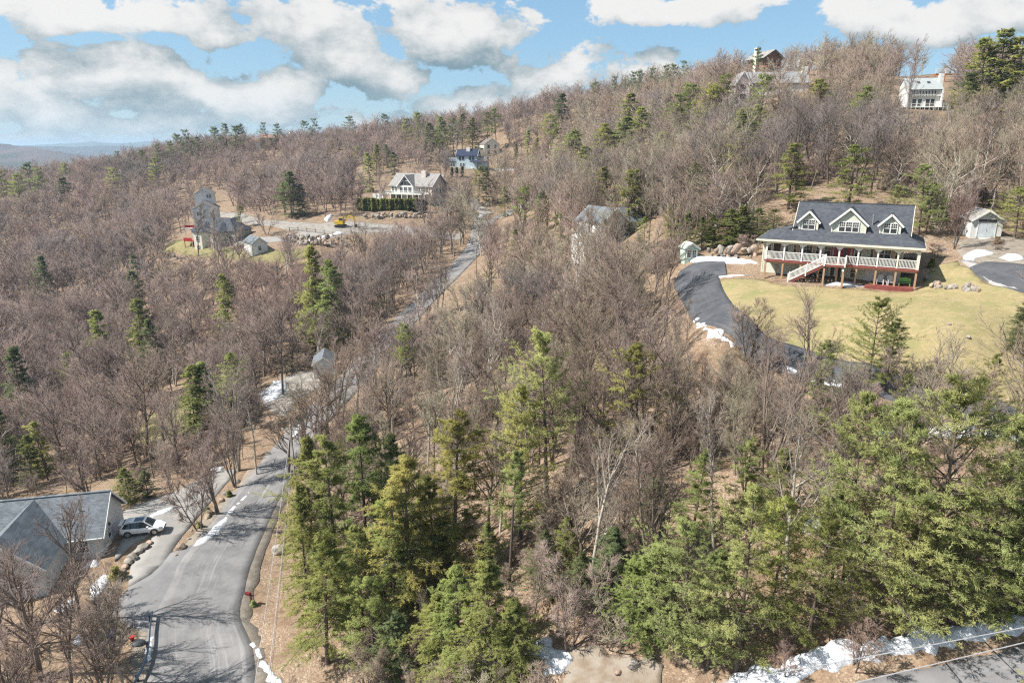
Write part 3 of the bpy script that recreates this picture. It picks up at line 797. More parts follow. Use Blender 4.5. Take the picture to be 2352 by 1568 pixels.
MB().box(-.1, .1, -.1, .1, -1.2, DK - .42).build('deck_post', BROWNP, house, (P1, 4.5, 0), key='dp'); MB().box(-.1, .1, -.1, .1, -1.2, DK - .42).build('deck_post', BROWNP, house, (P1, 9.2, 0), key='dp')
MB().box(-.09, .09, -.09, .09, DK, ez - .3).build('porch_post', WHITE, house, (P1, 4.8, 0)); MB().box(-.09, .09, -.09, .09, DK, ez - .3).build('porch_post', WHITE, house, (P1, 9.4, 0))


def railing(parent, p, q, h=1.0, step=.145):
    """top and bottom rail between p and q (floor level), balusters one by one"""
    p, q = Vector(p), Vector(q); z = Vector((0, 0, 1))
    r = MB().bar(p + z * h, q + z * h, .1, .07).build('railing', WHITE, parent); MB().bar(p + z * .1, q + z * .1, .07, .06).build('bottom_rail', WHITE, r)
    L = (q - p).length; n = max(2, int(L / step))
    for i in range(1, n):
        c = p + (q - p) * (i / n)
        MB().box(-.026, .026, -.026, .026, .12, h - .03).build('baluster', WHITE, r, tuple(c), key=('bal', h))
    return r


SX0, SX1, SY = -1.4, .85, -1.35                       # stair landing in front of the porch
for i in range(NB_):
    a, c = P0 + i * bay + .09, P0 + (i + 1) * bay - .09
    if a < SX0 < c and c > SX1: railing(house, (a, 0, DK), (SX0, 0, DK)); railing(house, (SX1, 0, DK), (c, 0, DK))
    elif a < SX0 < c: railing(house, (a, 0, DK), (SX0, 0, DK))
    elif a < SX1 < c: railing(house, (SX1, 0, DK), (c, 0, DK))
    elif a > SX0 and c < SX1: pass
    else: railing(house, (a, 0, DK), (c, 0, DK))
railing(house, (P1, .15, DK), (P1, 4.7, DK)); railing(house, (P1, 4.9, DK), (P1, 9.3, DK)); railing(house, (6.9, 9.4, DK), (P1, 9.4, DK))
MB().box(SX0, SX1, SY, -.2, DK - .2, DK - .01).build('landing', REDWD, house)
for x, y in ((SX0, SY), (SX1, SY), (SX0, -.12), (SX1, -.12)): MB().box(-.07, .07, -.07, .07, DK - .15, DK + 1.12).build('newel_post', WHITE, house, (x, y, 0), key='newel')
railing(house, (SX0, SY, DK), (SX1, SY, DK)); railing(house, (SX1, SY, DK), (SX1, -.15, DK))
SL = 3.9; NS = 13
stair = MB().bar((SX0, SY + .06, DK - .16), (SX0 - SL, SY + .06, -.05), .06, .28).bar((SX0, -.2, DK - .16), (SX0 - SL, -.2, -.05), .06, .28).build('stairs', REDWD, house)
for i in range(NS):
    t = (i + .5) / NS; MB().box(-.17, .17, SY + .1, -.24, -.025, .02).build('tread', REDWD, stair, (SX0 - SL * t, 0, DK * (1 - (i + 1) / (NS + .5))), key='tread')
for y in (SY, -.14): railing(house, (SX0 - .08, y, DK - .03), (SX0 - SL, y, .08), .95, .16)
for y in (SY, -.14):
    MB().box(-.07, .07, -.07, .07, -.3, 1.15).build('newel_post', WHITE, house, (SX0 - SL, y, 0), key='newel2')
    MB().box(-.07, .07, -.07, .07, -.3, 1.15).build('newel_post', WHITE, house, (SX0 - SL * .5, y, DK * .5), key='newel2')
# openings on the main floor
yw = BF - .005; zw = DK + .55
def xat(c): return (c - 1130) / 110.2                    # along the facade
window(house, (-8.35, yw, zw), 0, .55, 1.55, 2, 3, TRIM); door(house, (-7.35, yw, DK), 0, .85, 2.05, pm('oxblood_door', (.16, .03, .025), None, 3, .5), 1, True, trim=TRIM)
window(house, (-6.35, yw, zw), 0, .62, 1.55, 2, 3, TRIM)
for g in (-3.9, 4.75):
    for dx in (-.36, .36): window(house, (g + dx, yw, zw - .05), 0, .62, 1.65, 2, 3, WHITE)
    for s in (-1, 1):
        MB().box(-.16, .16, -.05, .02, 0, 1.75).build('shutter', SHUT, house, (g + s * .98, yw, zw - .1), key='shut')
        window(house, (g + s * 1.32, yw, zw), 0, .28, 1.55, 1, 3, TRIM)
window(house, (-1.45, yw, zw), 0, .68, 1.55, 2, 3, TRIM); window(house, (1.95, yw, zw), 0, .68, 1.55, 2, 3, TRIM)
door(house, (.2, yw, DK), 0, 1.6, 2.15, RED, 2)
MB().box(-.62, -.5, -.1, .02, 0, 2.3).build('door_side', RED, house, (-.42, yw, DK)); MB().box(.5, .62, -.1, .02, 0, 2.3).build('door_side', RED, house, (.82, yw, DK))
for x in (-2.55, -.95, 1.25): MB().box(-.06, .06, -.14, 0, 0, .22).build('porch_lamp', DARKMET, house, (x, yw, DK + 1.75), key='lamp')
window(house, (-1.75, yw, .75), 0, .75, 1.0, 1, 1, WHITE); door(house, (-.25, yw, .05), 0, 1.5, 2.05, WHITE, 2); window(house, (1.75, yw, .65), 0, .7, 1.3, 2, 2, TRIM)
MB().box(-.18, .18, -.14, 0, 0, .55).box(-.05, .05, -.1, 0, -.9, 0).build('meter_box', CONCRETE, house, (-7.25, yw, 1.0)); MB().box(-.12, .12, -.12, 0, 0, .3).build('meter_box', METAL, house, (-6.9, yw, .75))
MB().box(3.0, 6.65, yw - .04, yw, -.3, DK - .15).build('lower_wall_panel', pm('white_panel', (.66, .66, .66), (.6, .6, .6), 2, .6), house)
# low red platform under the porch, right
MB().box(3.7, 8.2, -.35, 1.8, .22, .36).box(3.7, 8.2, -.35, -.28, -.3, .22).build('platform', REDWD, house); MB().box(3.2, 3.7, -.25, .8, -.2, .2).build('platform_step', REDWD, house)


def chair_a(loc, rz, label):
    t = thing('lawn_chair', label, 'chair', loc, rz, 'white chairs under the porch')
    s = MB()
    for i in range(5): s.bar((-.26 + i * .13, .25, .38), (-.26 + i * .13, .5, 1.0 + .06 * (2 - abs(i - 2))), .11, .025)
    s.build('backrest', WHITE, t); MB().box(-.28, .28, -.3, .28, .34, .38).build('seat', WHITE, t)
    for x in (-.33, .33):
        MB().box(x - .06, x + .06, -.38, .38, .58, .61).build('armrest', WHITE, t)
        MB().box(x - .04, x + .04, -.34, -.27, 0, .58).build('leg', WHITE, t); MB().bar((x, -.2, .36), (x, .5, .02), .05, .09).build('leg', WHITE, t)
    return t


def hp(x, y, z): return house.matrix_basis @ Vector((x, y, z))


chair_a(hp(4.75, .75, .36), hrz, 'white slatted lawn chair on red platform, left of the small table'); chair_a(hp(5.85, .75, .36), hrz + .25, 'white slatted lawn chair on red platform, right of the small table')
t = thing('side_table', 'small white table between the two white chairs on the red platform', 'table', hp(5.3, .75, .36), hrz)
MB().box(-.2, .2, -.2, .2, .4, .44).build('table_top', WHITE, t)
for x in (-.15, .15):
    for y in (-.15, .15): MB().box(x - .025, x + .025, y - .025, y + .025, 0, .4).build('leg', WHITE, t)
LIME = pm('lime_paint', (.22, .48, .14), (.18, .40, .11), 3, .5)
t = thing('garden_bench', 'lime green bench under the right end of the white porch', 'bench', hp(7.3, .9, .36), hrz)
MB().box(-.62, .62, -.22, .22, .4, .45).build('seat', LIME, t); MB().box(-.62, .62, .2, .26, .5, .92).prism([(-.4, .92), (.4, .92), (0, 1.02)], 'y', .2, .26).build('backrest', LIME, t)
for x in (-.55, .55): MB().box(x - .04, x + .04, -.2, .24, 0, .4).build('leg', LIME, t)
t = thing('hose_reel', 'dark round hose reel against the wall under the red stairs', 'hose reel', hp(-2.75, 1.55, 0), hrz)
MB().tube([(0, 0, .55), (0, .16, .55)], .42, 16).build('wheel', DARKMET, t); MB().tube([(0, -.04, .55), (0, .2, .55)], .16, 12).build('hub', WHITE, t); MB().box(-.3, .3, .0, .2, -.05, .14).build('stand', DARKMET, t)
t = thing('yard_lamp', 'small lamp post with white lantern in front of the white double door', 'lamp', hp(.72, -1.6, 0), hrz)
MB().box(-.06, .06, -.06, .06, -.4, 1.9).build('post', BROWNP, t); MB().box(-.1, .1, -.1, .1, 1.9, 2.2).build('lantern', WHITE, t); MB().prism([(-.13, 2.2), (.13, 2.2), (0, 2.34)], 'y', -.13, .13).build('cap', DARKMET, t)

# ------------------------------------------------------------------ sheds and garages
def simple_shed(name, label, cat, loc, rz, w, d, ze, zr, wall, roof, axis='y', trim=True, zb=-1.2, ov=.25):
    t = thing(name, label, cat, loc, rz)
    wall_gable(-w / 2, w / 2, 0, d, zb, ze, zr, axis).build('wall', wall, t); roof_gable(-w / 2, w / 2, 0, d, ze, zr, axis, ov).build('roof', roof, t)
    if trim: fascia(t, -w / 2, w / 2, 0, d, ze, zr, axis, ov)
    return t


b_ = base(1587, 600)
t = simple_shed('shed', 'small pale green shed with arched double window beside the dark driveway', 'shed', b_, R(8), 1.9, 1.9, 1.85, 2.5, GREENSHED, GREENSHED, 'y')
for x in (-.38, .38): window(t, (x, -.01, .55), 0, .5, 1.0, 2, 3, WHITE, sashes=1)
door(t, (.96, .95, 0), R(90), .7, 1.7, GREENSHED, 1, False, trim=WHITE)
b_ = base(2262, 546)
t = simple_shed('shed', 'white shed with wide double doors and tan roof in the gravel yard', 'shed', b_, R(-14), 3.6, 4.2, 2.25, 3.5, WHITEWALL, TANSH, 'y', zb=-.5)
dd = door(t, (0, -.01, .1), 0, 2.0, 1.85, pm('pale_blue_door', (.60, .66, .70), None, 2, .5), 2, False, trim=WHITE)
for x in (-.5, .5): window(t, (x, -.01, 2.13), 0, .85, .16, 4, 1, DARKMET, sashes=1)
MB().slab([(-.9, -.9, -.12), (.9, -.9, -.12), (.9, -.02, .08), (-.9, -.02, .08)], .06).build('ramp', CONCRETE, t)
b_ = base(745, 866)
t = simple_shed('garage', 'small grey garage with pale door in the woods left of the road', 'garage', b_, R(12), 3.5, 5.5, 2.35, 3.6, GREYWALL, GREYSH, 'y')
g = MB().box(-1.25, 1.25, -.04, .02, 0, 2.1).build('garage_door', LILAC, t, (0, -.02, 0))
for i in range(4): MB().box(-1.22, 1.22, -.06, -.03, i * .52 + .02, i * .52 + .49).build('door_panel', LILAC, g, key='gdp' + str(i))
b_ = base(598, 582)
t = simple_shed('shed', 'small white outbuilding with grey roof below the boulder wall', 'shed', b_, R(38), 4.2, 6.6, 2.7, 4.3, WHITEWALL, GREYSH, 'y', zb=-3)
window(t, (0, -.01, .9), 0, .8, 1.1, 2, 2); door(t, (-1.2, -.01, -.2), 0, .9, 2.0, WHITE, 1, False); window(t, (2.11, 4.6, 1.0), R(90), .7, .7, 1, 1, sashes=1)

# ------------------------------------------------------------------ the grey-roofed house at the lower left and its car
gz = -41.55
t = thing('house', 'low white house with grey shingle roof and front wing beside the white car', 'house', (-43.9, 66.6, gz), R(12.5))
hd, we, wr = 3.4, 2.6, 5.7
wall_gable(-22, 0, -hd, hd, -2.5, we, wr, 'x').build('wall', WHITEWALL, t); roof_gable(-22, 0, -hd, hd, we, wr, 'x', .45).build('roof', GREYSH, t)
MB().box(-22.4, .4, -.16, .16, wr + .08, wr + .17).build('ridge_cap', GREYSH, t); fascia(t, -22, 0, -hd, hd, we, wr, 'x', .45)
wx = -6.9
w = wall_gable(wx - 3.5, wx + 3.5, -8.6, 0, -2.5, we + .02, wr - .12, 'y').build('wing_wall', WHITEWALL, t); roof_gable(wx - 3.5, wx + 3.5, -8.6, 0, we + .02, wr - .12, 'y', .4).build('wing_roof', GREYSH, t); fascia(t, wx - 3.5, wx + 3.5, -8.6, 0, we + .02, wr - .12, 'y', .4)
MB().box(-22.3, .3, -hd - .52, -hd - .42, we - .38, we - .24).build('gutter', WHITE, t)
MB().tube([(-15, -1.8, 3.5), (-15, -1.8, 4.9)], .06).build('vent_pipe', WHITE, t); MB().tube([(-2.2, -1.5, 4), (-2.2, -1.5, 4.9)], .05).build('vent_pipe', DARKMET, t)
window(t, (.01, -1.2, .9), R(90), .8, 1.2); g = MB().box(-.04, .02, -.5, 2.2, -.6, 1.75).build('garage_door', LILAC, t, (.03, 0, 0))
MB().box(-.1, .1, -.1, .1, 0, .3).build('wall_lamp', DARKMET, t, (.08, -.9, 2.2)); window(t, (-1.8, -hd - .01, .7), 0, 1.0, 1.3); window(t, (wx - 1, -8.61, .7), 0, 1.0, 1.3); window(t, (wx + 1, -8.61, .7), 0, 1.0, 1.3)


def suv(loc, rz, pitch):
    """white crossover: lofted body, dark glasshouse, sunroof, four wheels"""
    t = thing('car', 'white crossover car with dark sunroof parked on the pale driveway by the garage', 'car', loc, rz); t.rotation_euler = (0, pitch, rz); t.scale = (.94, .94, .94)
    P = pm('white_car_paint', (.80, .80, .80), (.76, .76, .77), .8, .18, spec=.6); GL = pm('car_glass', (.02, .025, .03), (.03, .035, .04), 2, .06, spec=.8)
    BL = pm('black_trim', (.03, .03, .032), None, 4, .45); RM = pm('alloy_rim', (.5, .5, .52), None, 4, .3, metallic=.8)
    # sections along x: (x, half width low, half width belt, z low, z belt/top of body)
    S = [(-2.38, .62, .66, .48, .92), (-2.30, .80, .82, .36, 1.02), (-1.9, .90, .92, .28, 1.08), (-1.0, .93, .94, .24, 1.06), (0, .93, .94, .24, 1.04), (.9, .93, .93, .24, 1.02), (1.35, .92, .90, .26, .99), (1.9, .89, .84, .30, .90), (2.25, .78, .72, .36, .78), (2.40, .60, .58, .44, .68)]
    V, F = [], []
    for x, wl, wb, zl, zb in S:
        zm = zl + (zb - zl) * .55
        V += [(x, -wl * .92, zl), (x, -wl - .02, zl + .12), (x, -wl - .02, zm), (x, -wb, zb - .06), (x, -wb * .86, zb), (x, 0, zb + .03), (x, wb * .86, zb), (x, wb, zb - .06), (x, wl + .02, zm), (x, wl + .02, zl + .12), (x, wl * .92, zl)]
    n = 11
    for i in range(len(S) - 1):
        for j in range(n): F.append((i * n + j, i * n + (j + 1) % n, (i + 1) * n + (j + 1) % n, (i + 1) * n + j))
    F.append(tuple(range(n))); F.append(tuple(range((len(S) - 1) * n, len(S) * n))[::-1])
    body = MB().add(V, F).build('body', P, t, smooth=True)
    # cabin: roof with slanted glass all round
    C = [(-2.2, 1.06, .74), (-1.75, 1.56, .62), (-1.0, 1.67, .64), (0, 1.69, .65), (.45, 1.62, .63), (1.3, 1.02, .78)]
    V, F = [], []
    for x, z, wt in C:
        zb_ = 1.0; wb_ = .88
        V += [(x, -wb_ if z > 1.1 else -wt - .08, zb_), (x, -wt, z), (x, wt, z), (x, wb_ if z > 1.1 else wt + .08, zb_)]
    for i in range(len(C) - 1):
        for j in range(3): F.append((i * 4 + j, i * 4 + j + 1, (i + 1) * 4 + j + 1, (i + 1) * 4 + j))
    F += [(0, 1, 2, 3), (20, 23, 22, 21)]
    MB().add(V, F).build('glasshouse', GL, t, smooth=False)
    rf = MB()
    rf.add([(-1.95, -.6, 1.36), (-1.75, -.63, 1.585), (-1.0, -.65, 1.695), (0, -.66, 1.715), (.47, -.64, 1.645), (.47, .64, 1.645), (0, .66, 1.715), (-1.0, .65, 1.695), (-1.75, .63, 1.585), (-1.95, .6, 1.36)],
           [(1, 2, 7, 8), (2, 3, 6, 7), (3, 4, 5, 6), (0, 1, 8, 9)])
    roof = rf.build('roof', P, t); so = roof.modifiers.new('t', 'SOLIDIFY'); so.thickness = .03; so.offset = -1
    MB().box(-.75, .25, -.42, .42, 1.715, 1.728).build('sunroof', GL, roof)
    for s in (-1, 1):
        MB().bar((.45, s * .65, 1.62), (1.32, s * .82, 1.02), .07).build('pillar', P, t); MB().bar((-1.1, s * .66, 1.66), (-1.05, s * .9, 1.02), .06, .1).build('pillar', BL, t); MB().bar((-1.8, s * .64, 1.52), (-2.15, s * .84, 1.02), .16, .1).build('pillar', P, t); MB().bar((-.1, s * .67, 1.68), (-.05, s * .91, 1.02), .05, .08).build('pillar', BL, t)
        MB().bar((-1.6, s * .6, 1.66), (.2, s * .6, 1.75), .04).build('roof_rail', METAL, t); MB().box(.72, .92, s * 1.05 - .1, s * 1.05 + .1, 1.02, 1.2).build('mirror', P, t)
        MB().add([(2.1, s * .5, .72), (2.36, s * .5, .66), (2.2, s * .8, .70), (1.95, s * .86, .76), (2.1, s * .5, .80), (2.34, s * .5, .74), (2.2, s * .8, .80), (1.95, s * .86, .88)], [(0, 1, 5, 4), (1, 2, 6, 5), (2, 3, 7, 6), (4, 5, 6, 7)]).build('headlight', METAL, t)
        MB().box(-2.36, -2.2, s * .72 - .14, s * .72 + .14, .84, .96).build('taillight', RED, t); MB().box(-1.1, .75, s * .945 - .012, s * .945 + .012, .3, .42).build('sill_trim', BL, t)
        for x in (-1.42, 1.42):
            w = thing('wheel', '', '', (x, s * .84, .36)); del w['label'], w['category']; w.parent = t
            MB().tube([(0, -.12, 0), (0, .12, 0)], .365, 20).build('tyre', RUBBER, w, smooth=False); MB().tube([(0, s * .10, 0), (0, s * .135, 0)], .25, 14).build('rim', RM, w)
            MB().tube([(x, s * .90, .36), (x, s * .955, .36)], .43, 18).build('wheel_arch', BL, t)
    MB().box(2.28, 2.42, -.5, .5, .4, .66).build('grille', BL, t); MB().box(-2.42, -2.3, -.26, .26, .62, .76).build('number_plate', WHITE, t); MB().box(-2.36, -2.0, -.7, .7, 1.5, 1.55).build('spoiler', P, t)
    return t


c = base(330, 1222)
suv((c[0], c[1], c[2] + .05), R(13), 0)

# ------------------------------------------------------------------ houses further up the hill
b_ = base(945, 462)
t = thing('house', 'tan house with tall glazed gable, taupe roof and white deck above the clipped hedge', 'house', b_, R(-25))
W2, D2, ZE, ZR = 7.9, 9.5, 5.0, 8.6
wall_gable(-W2, W2, 0, D2, -2, ZE, ZR, 'x').build('wall', TANWALL, t); roof_gable(-W2, W2, 0, D2, ZE, ZR, 'x', .5).build('roof', TANSH, t); fascia(t, -W2, W2, 0, D2, ZE, ZR, 'x', .5)
wall_gable(-4.2, 1.6, -1.2, 4.2, -2, ZE, 8.3, 'y').build('gable_wall', WHITEWALL, t); roof_gable(-4.2, 1.6, -1.2, 4.6, ZE, 8.3, 'y', .45).build('gable_roof', TANSH, t); fascia(t, -4.2, 1.6, -1.2, 4.6, ZE, 8.3, 'y', .45)
cx = -1.3
MB().box(-.55, .55, -.03, .03, 0, 1.35).build('gable_pane', GLASS, t, (cx, -1.22, 5.15))
for s in (-1, 1): MB().prism([(s * .7, 0), (s * 2.35, 0), (s * .7, 1.5)], 'y', -.03, .03).build('gable_pane', GLASS, t, (cx, -1.22, 5.15))
MB().prism([(-.85, 0), (.85, 0), (0, .9)], 'y', -.03, .03).build('gable_pane', GLASS, t, (cx, -1.22, 6.75))
for x in (-2.9, -1.3, .3): window(t, (cx + (x + 1.3) * 1.05, -1.21, 2.75), 0, 1.15, 1.75, 2, 1, sashes=1)
for x in (-7.0, -5.8, 3.3, 4.6, 6.2): window(t, (x, -.01, 2.85), 0, .8 if x != 4.6 else 1.5, 1.6, 1, 2)
for x in (-6, -3.4, -.4, 2.6, 5.6): window(t, (x, -.01 if abs(x + 1.3) > 3 else -1.21, .2), 0, 1.3, 1.75, 2, 1, sashes=1)
for y in (1.5, 3.2, 5.4, 7.2, 8.2): window(t, (W2 + .01, y, 2.9), R(90), .7, 1.2, 1, 2)
MB().box(2.3, 3.9, 3.0, 4.6, 5, 9.6).build('chimney', pm('tan_stucco', (.66, .58, .52), None, 2, .8), t)
MB().box(-10.2, 7.2, -3.4, 0, 2.3, 2.5).build('deck', WHITE, t)
for x in np.linspace(-10.1, 7.1, 9): MB().box(-.1, .1, -.1, .1, -2, 2.3).build('deck_post', WHITE, t, (x, -3.3, 0), key='tdp')
r = MB().box(-10.2, 7.2, -3.42, -3.34, 3.42, 3.5).build('railing', WHITE, t); MB().box(-10.2, 7.2, -3.42, -3.34, 2.55, 2.62).build('bottom_rail', WHITE, r)
for i in range(58): MB().box(-.04, .04, -.03, .03, 2.6, 3.45).build('baluster', WHITE, r, (-10.15 + i * .3, -3.38, 0), key='tbal')
MB().box(-14.5, -10.3, -1.2, -1.1, -.6, 2.1).build('fence_panel', WHITE, t)
for i, (x, cc, nm) in enumerate(((1.2, (.65, .5, .03), 'yellow'), (3.0, (.75, .42, .02), 'amber'), (4.7, (.75, .25, .02), 'orange'))):
    p = t.matrix_basis @ Vector((x, -2.3, .0)); p.z = H0(p.x, p.y)[0]
    kk = MB().tube([(-1.1, 0, .5), (-.8, 0, .38), (-.3, 0, .33), (.3, 0, .33), (.8, 0, .38), (1.1, 0, .5)], [.04, .22, .34, .34, .22, .04], 8).build('kayak', pm('kayak_' + nm, cc, None, 2, .35), None, p, R(-25))
    tag(kk, nm + ' kayak lying on the grass under the tan house deck', 'kayak', 'kayaks under the deck')

b_ = base(1072, 386)
t = thing('house', 'pale blue house with navy roof, white chimney and white deck beside tall hemlocks', 'house', b_, R(-8))
wall_gable(-4.3, 4.3, 0, 7.5, -2, 5.0, 7.4, 'x').build('wall', BLUEWALL, t); roof_gable(-4.3, 4.3, 0, 7.5, 5.0, 7.4, 'x', .4).build('roof', NAVYSH, t); fascia(t, -4.3, 4.3, 0, 7.5, 5, 7.4, 'x', .4)
MB().box(-.55, .95, 2.4, 3.6, 5, 8.4).build('chimney', WHITE, t)
wall_gable(-7.6, -4.3, .6, 6, -2, 2.7, 4.1, 'x').build('wing_wall', BLUEWALL, t); roof_gable(-7.6, -4.6, .6, 6, 2.7, 4.1, 'x', .3).build('wing_roof', GREYSH, t)
wall_gable(4.3, 8.2, 1.2, 7, -2, 2.8, 4.6, 'x').build('wing_wall', BLUEWALL, t); roof_gable(4.6, 8.2, 1.2, 7, 2.8, 4.6, 'x', .3).build('wing_roof', GREYSH, t)
MB().slab([(1.7, -2.4, 2.5), (6.8, -2.4, 2.5), (6.4, 0, 3.2), (2.0, 0, 3.2)], .15).build('porch_roof', NAVYSH, t)
for x in (-2.8, -1.5, 1.5, 2.8): window(t, (x, -.01, 3.3), 0, .7, 1.3, 1, 2, DARKMET)
for x in (-6.6, -5.6, -2.5, -1.2): window(t, (x, .59 if x < -4 else -.01, .6), 0, .8, 1.4, 1, 2)
MB().box(-8, 3, -2.6, 0, -.3, -.1).build('deck', WHITE, t); MB().box(-8, 3, -2.6, -2.52, .7, .8).build('railing', WHITE, t)
for i in range(23): MB().box(-.05, .05, -.03, .03, -.1, .72).build('baluster', WHITE, t, (-8 + i * .5, -2.56, 0), key='bbal')
for x in (-7.8, -4.2, -.6, 2.8): MB().box(-.1, .1, -.1, .1, -4, -.3).build('deck_post', TRIM, t, (x, -2.5, 0), key='bdp')

b_ = base(1130, 357)
t = simple_shed('house', 'cream gabled house half hidden behind a tall trunk above the blue house', 'house', b_, R(22), 7.5, 9, 4.9, 7.4, CREAMWALL, BROWNSH, 'y')
for x, z in ((-1.6, 3.1), (1.6, 3.1), (-1.6, .6), (1.6, .6)): window(t, (x, -.01, z), 0, .9, 1.4, 1, 2, DARKMET)
MB().box(-7.5, -3.75, 1, 5, -2, 2.6).build('porch', CREAMWALL, t); MB().slab([(-7.8, .6, 2.7), (-3.75, .6, 3.2), (-3.75, 5.4, 3.2), (-7.8, 5.4, 2.7)], .15).build('porch_roof', BROWNSH, t)

# stepped grey house at the left and the grey-green house below it
b_ = base(446, 552)
t = thing('house', 'tall stepped pale grey house with two stacked gables in the woods at left', 'house', (b_[0], b_[1] + 9, b_[2]), R(16))
wall_gable(-3.3, 3.3, 0, 8, -3, 8.3, 10.2, 'y').build('wall', GREYWALL, t); roof_gable(-3.3, 3.3, 0, 8, 8.3, 10.2, 'y', .35).build('roof', BROWNSH, t); fascia(t, -3.3, 3.3, 0, 8, 8.3, 10.2, 'y', .35)
wall_gable(-3.1, 2.0, 5.5, 12.5, -3, 12.3, 13.9, 'y').build('tower_wall', GREYWALL, t); roof_gable(-3.1, 2.0, 5.5, 12.5, 12.3, 13.9, 'y', .35).build('tower_roof', BROWNSH, t); fascia(t, -3.1, 2.0, 5.5, 12.5, 12.3, 13.9, 'y', .35)
window(t, (.6, 5.49, 11.1), 0, .55, .95, 1, 2); window(t, (1.3, 5.49, 11.1), 0, .55, .95, 1, 2)
for x, z in ((-1.9, 6.3), (-1.2, 6.3), (-1.9, 3.9), (-1.2, 3.9), (1.6, 3.9), (1.6, 1.2), (-1.6, 1.2)): window(t, (x, -.01, z), 0, .6, 1.0, 1, 2)
MB().box(-6.2, -3.3, 1, 5.5, 2.3, 2.5).build('deck', WHITE, t); MB().box(-6.2, -3.3, 1, 1.06, 2.6, 3.4).build('railing', RED, t)
for x in (-6.1, -3.5): MB().box(x - .1, x + .1, .95, 1.15, -3, 2.3).build('deck_post', WHITE, t)

b_ = base(485, 566)
t = thing('house', 'angular grey green house with hipped slate roofs below the stepped grey house', 'house', b_, R(-14))
def hip(x0, x1, y0, y1, ze, zr, ov=.4, inset=None):
    c = (y0 + y1) / 2; i = inset if inset is not None else (y1 - y0) / 2; a, bq, e, f = x0 - ov, x1 + ov, y0 - ov, y1 + ov; m = MB()
    m.slab([(a, e, ze), (bq, e, ze), (bq - i - ov, c, zr), (a + i + ov, c, zr)], .15); m.slab([(bq, f, ze + .001), (a, f, ze + .001), (a + i + ov, c, zr + .001), (bq - i - ov, c, zr + .001)], .15)
    m.slab([(a, f, ze + .002), (a, e, ze + .002), (a + i + ov, c, zr + .002)], .15); m.slab([(bq, e, ze + .003), (bq, f, ze + .003), (bq - i - ov, c, zr + .003)], .15); return m
MB().box(-7, 7, 1.5, 9.5, -3, 4.2).build('wall', SAGEGREY, t); hip(-7, 7, 1.5, 9.5, 4.25, 7.6).build('roof', SLATE, t)
for cx, mt in ((-3.2, CREAMWALL), (2.2, SAGEGREY)):
    MB().prism([(cx - 2.6, 1.5), (cx - 1.3, -1.2), (cx + 1.3, -1.2), (cx + 2.6, 1.5)], 'z', -3, 4.18).build('bay_wall', mt, t)
    m = MB(); ap_ = (cx, 3.6, 6.9)
    for q0, q1 in (((cx - 3, 1.4), (cx - 1.5, -1.6)), ((cx - 1.5, -1.6), (cx + 1.5, -1.6)), ((cx + 1.5, -1.6), (cx + 3, 1.4))): m.slab([(*q0, 4.2), (*q1, 4.2), ap_], .12)
    m.build('bay_roof', SLATE, t); window(t, (cx, -1.21, 1.6), 0, .9, 1.4, 1, 2); window(t, (cx, -1.21, -.9), 0, .9, 1.2, 1, 2)
for x in (-6.3, 5.4, 6.3): window(t, (x, 1.49, 1.5), 0, .8, 1.4, 1, 2)
MB().box(-8.4, -5.6, -.6, 1.5, 1.3, 1.5).build('balcony', RED, t); MB().box(-8.4, -5.6, -.62, -.55, 1.5, 2.3).build('railing', RED, t)
for x in (-8.3, -5.8): MB().box(x - .1, x + .1, -.5, -.3, -3, 1.3).build('balcony_post', BROWNP, t)

# half hidden white house in the middle woods
b_ = base(1412, 562)
t = simple_shed('house', 'white house with pale grey roof half hidden behind bare branches mid hill', 'house', (b_[0], b_[1], b_[2] - .5), R(32), 6.5, 8, 4.6, 7.2, WHITEWALL, GREYSH, 'y')
MB().box(3.25, 8.2, 1, 7, -3, 4.4).build('wing_wall', WHITEWALL, t); hip(3.2, 8.4, 1, 7, 4.4, 7.0, .4, 1).build('wing_roof', GREYSH, t)
for x, z in ((-1.5, 3), (1.5, 3), (-1.5, .6), (1.5, .6)): window(t, (x, -.01, z), 0, .9, 1.3)
MB().box(-6.4, -3.25, 1, 5, -3, 2.4).build('porch', WHITE, t)

# white saltbox at the upper right
b_ = base(2118, 246)
t = thing('house', 'white saltbox house with row of narrow windows and skylights on the upper hill', 'house', b_, R(-12)); t.scale = (.78, .78, .82)
MB().prism([(0, -3), (8, -3), (8, 6.4), (5.0, 8.0), (-.5, 4.85), (-.5, 2.9), (0, 2.9)], 'x', -4.6, 4.6).build('wall', WHITEWALL, t)
m = MB(); m.slab([(-4.9, -1.0, 4.7), (4.9, -1.0, 4.7), (4.9, 5.0, 8.2), (-4.9, 5.0, 8.2)], .15); m.slab([(-4.9, 8.4, 6.3), (4.9, 8.4, 6.3), (4.9, 5.004, 8.2), (-4.9, 5.004, 8.2)], .15); rf_ = m.build('roof', pm('pale_metal_roof', (.33, .36, .355), (.29, .31, .31), 1, .5), t)
for x in (-1.2, 1.6): MB().slab([(x - .45, 2.0, 6.53), (x + .45, 2.0, 6.53), (x + .45, 3.1, 7.17), (x - .45, 3.1, 7.17)], .06).build('skylight', GLASS, rf_)
for i in range(8): window(t, (-2.9 + i * .78 + (i // 2) * .08, -.51, 3.25), 0, .38, 1.1, 1, 1, sashes=1, muntin=False)
for x in (-2.4, -.9, 1.3, 2.6): window(t, (x, -.01, .15), 0, 1.15, 2.0, 1, 1, sashes=1, muntin=False)
for s in (-1, 1): MB().box(s * 4.75 - .2, s * 4.75 + .2, -1.1, 0, -3, 4.6).build('wing_fin', WHITE, t)
MB().box(4.62, 5.7, 3.0, 4.4, -3, 9.2).build('chimney', WHITE, t)
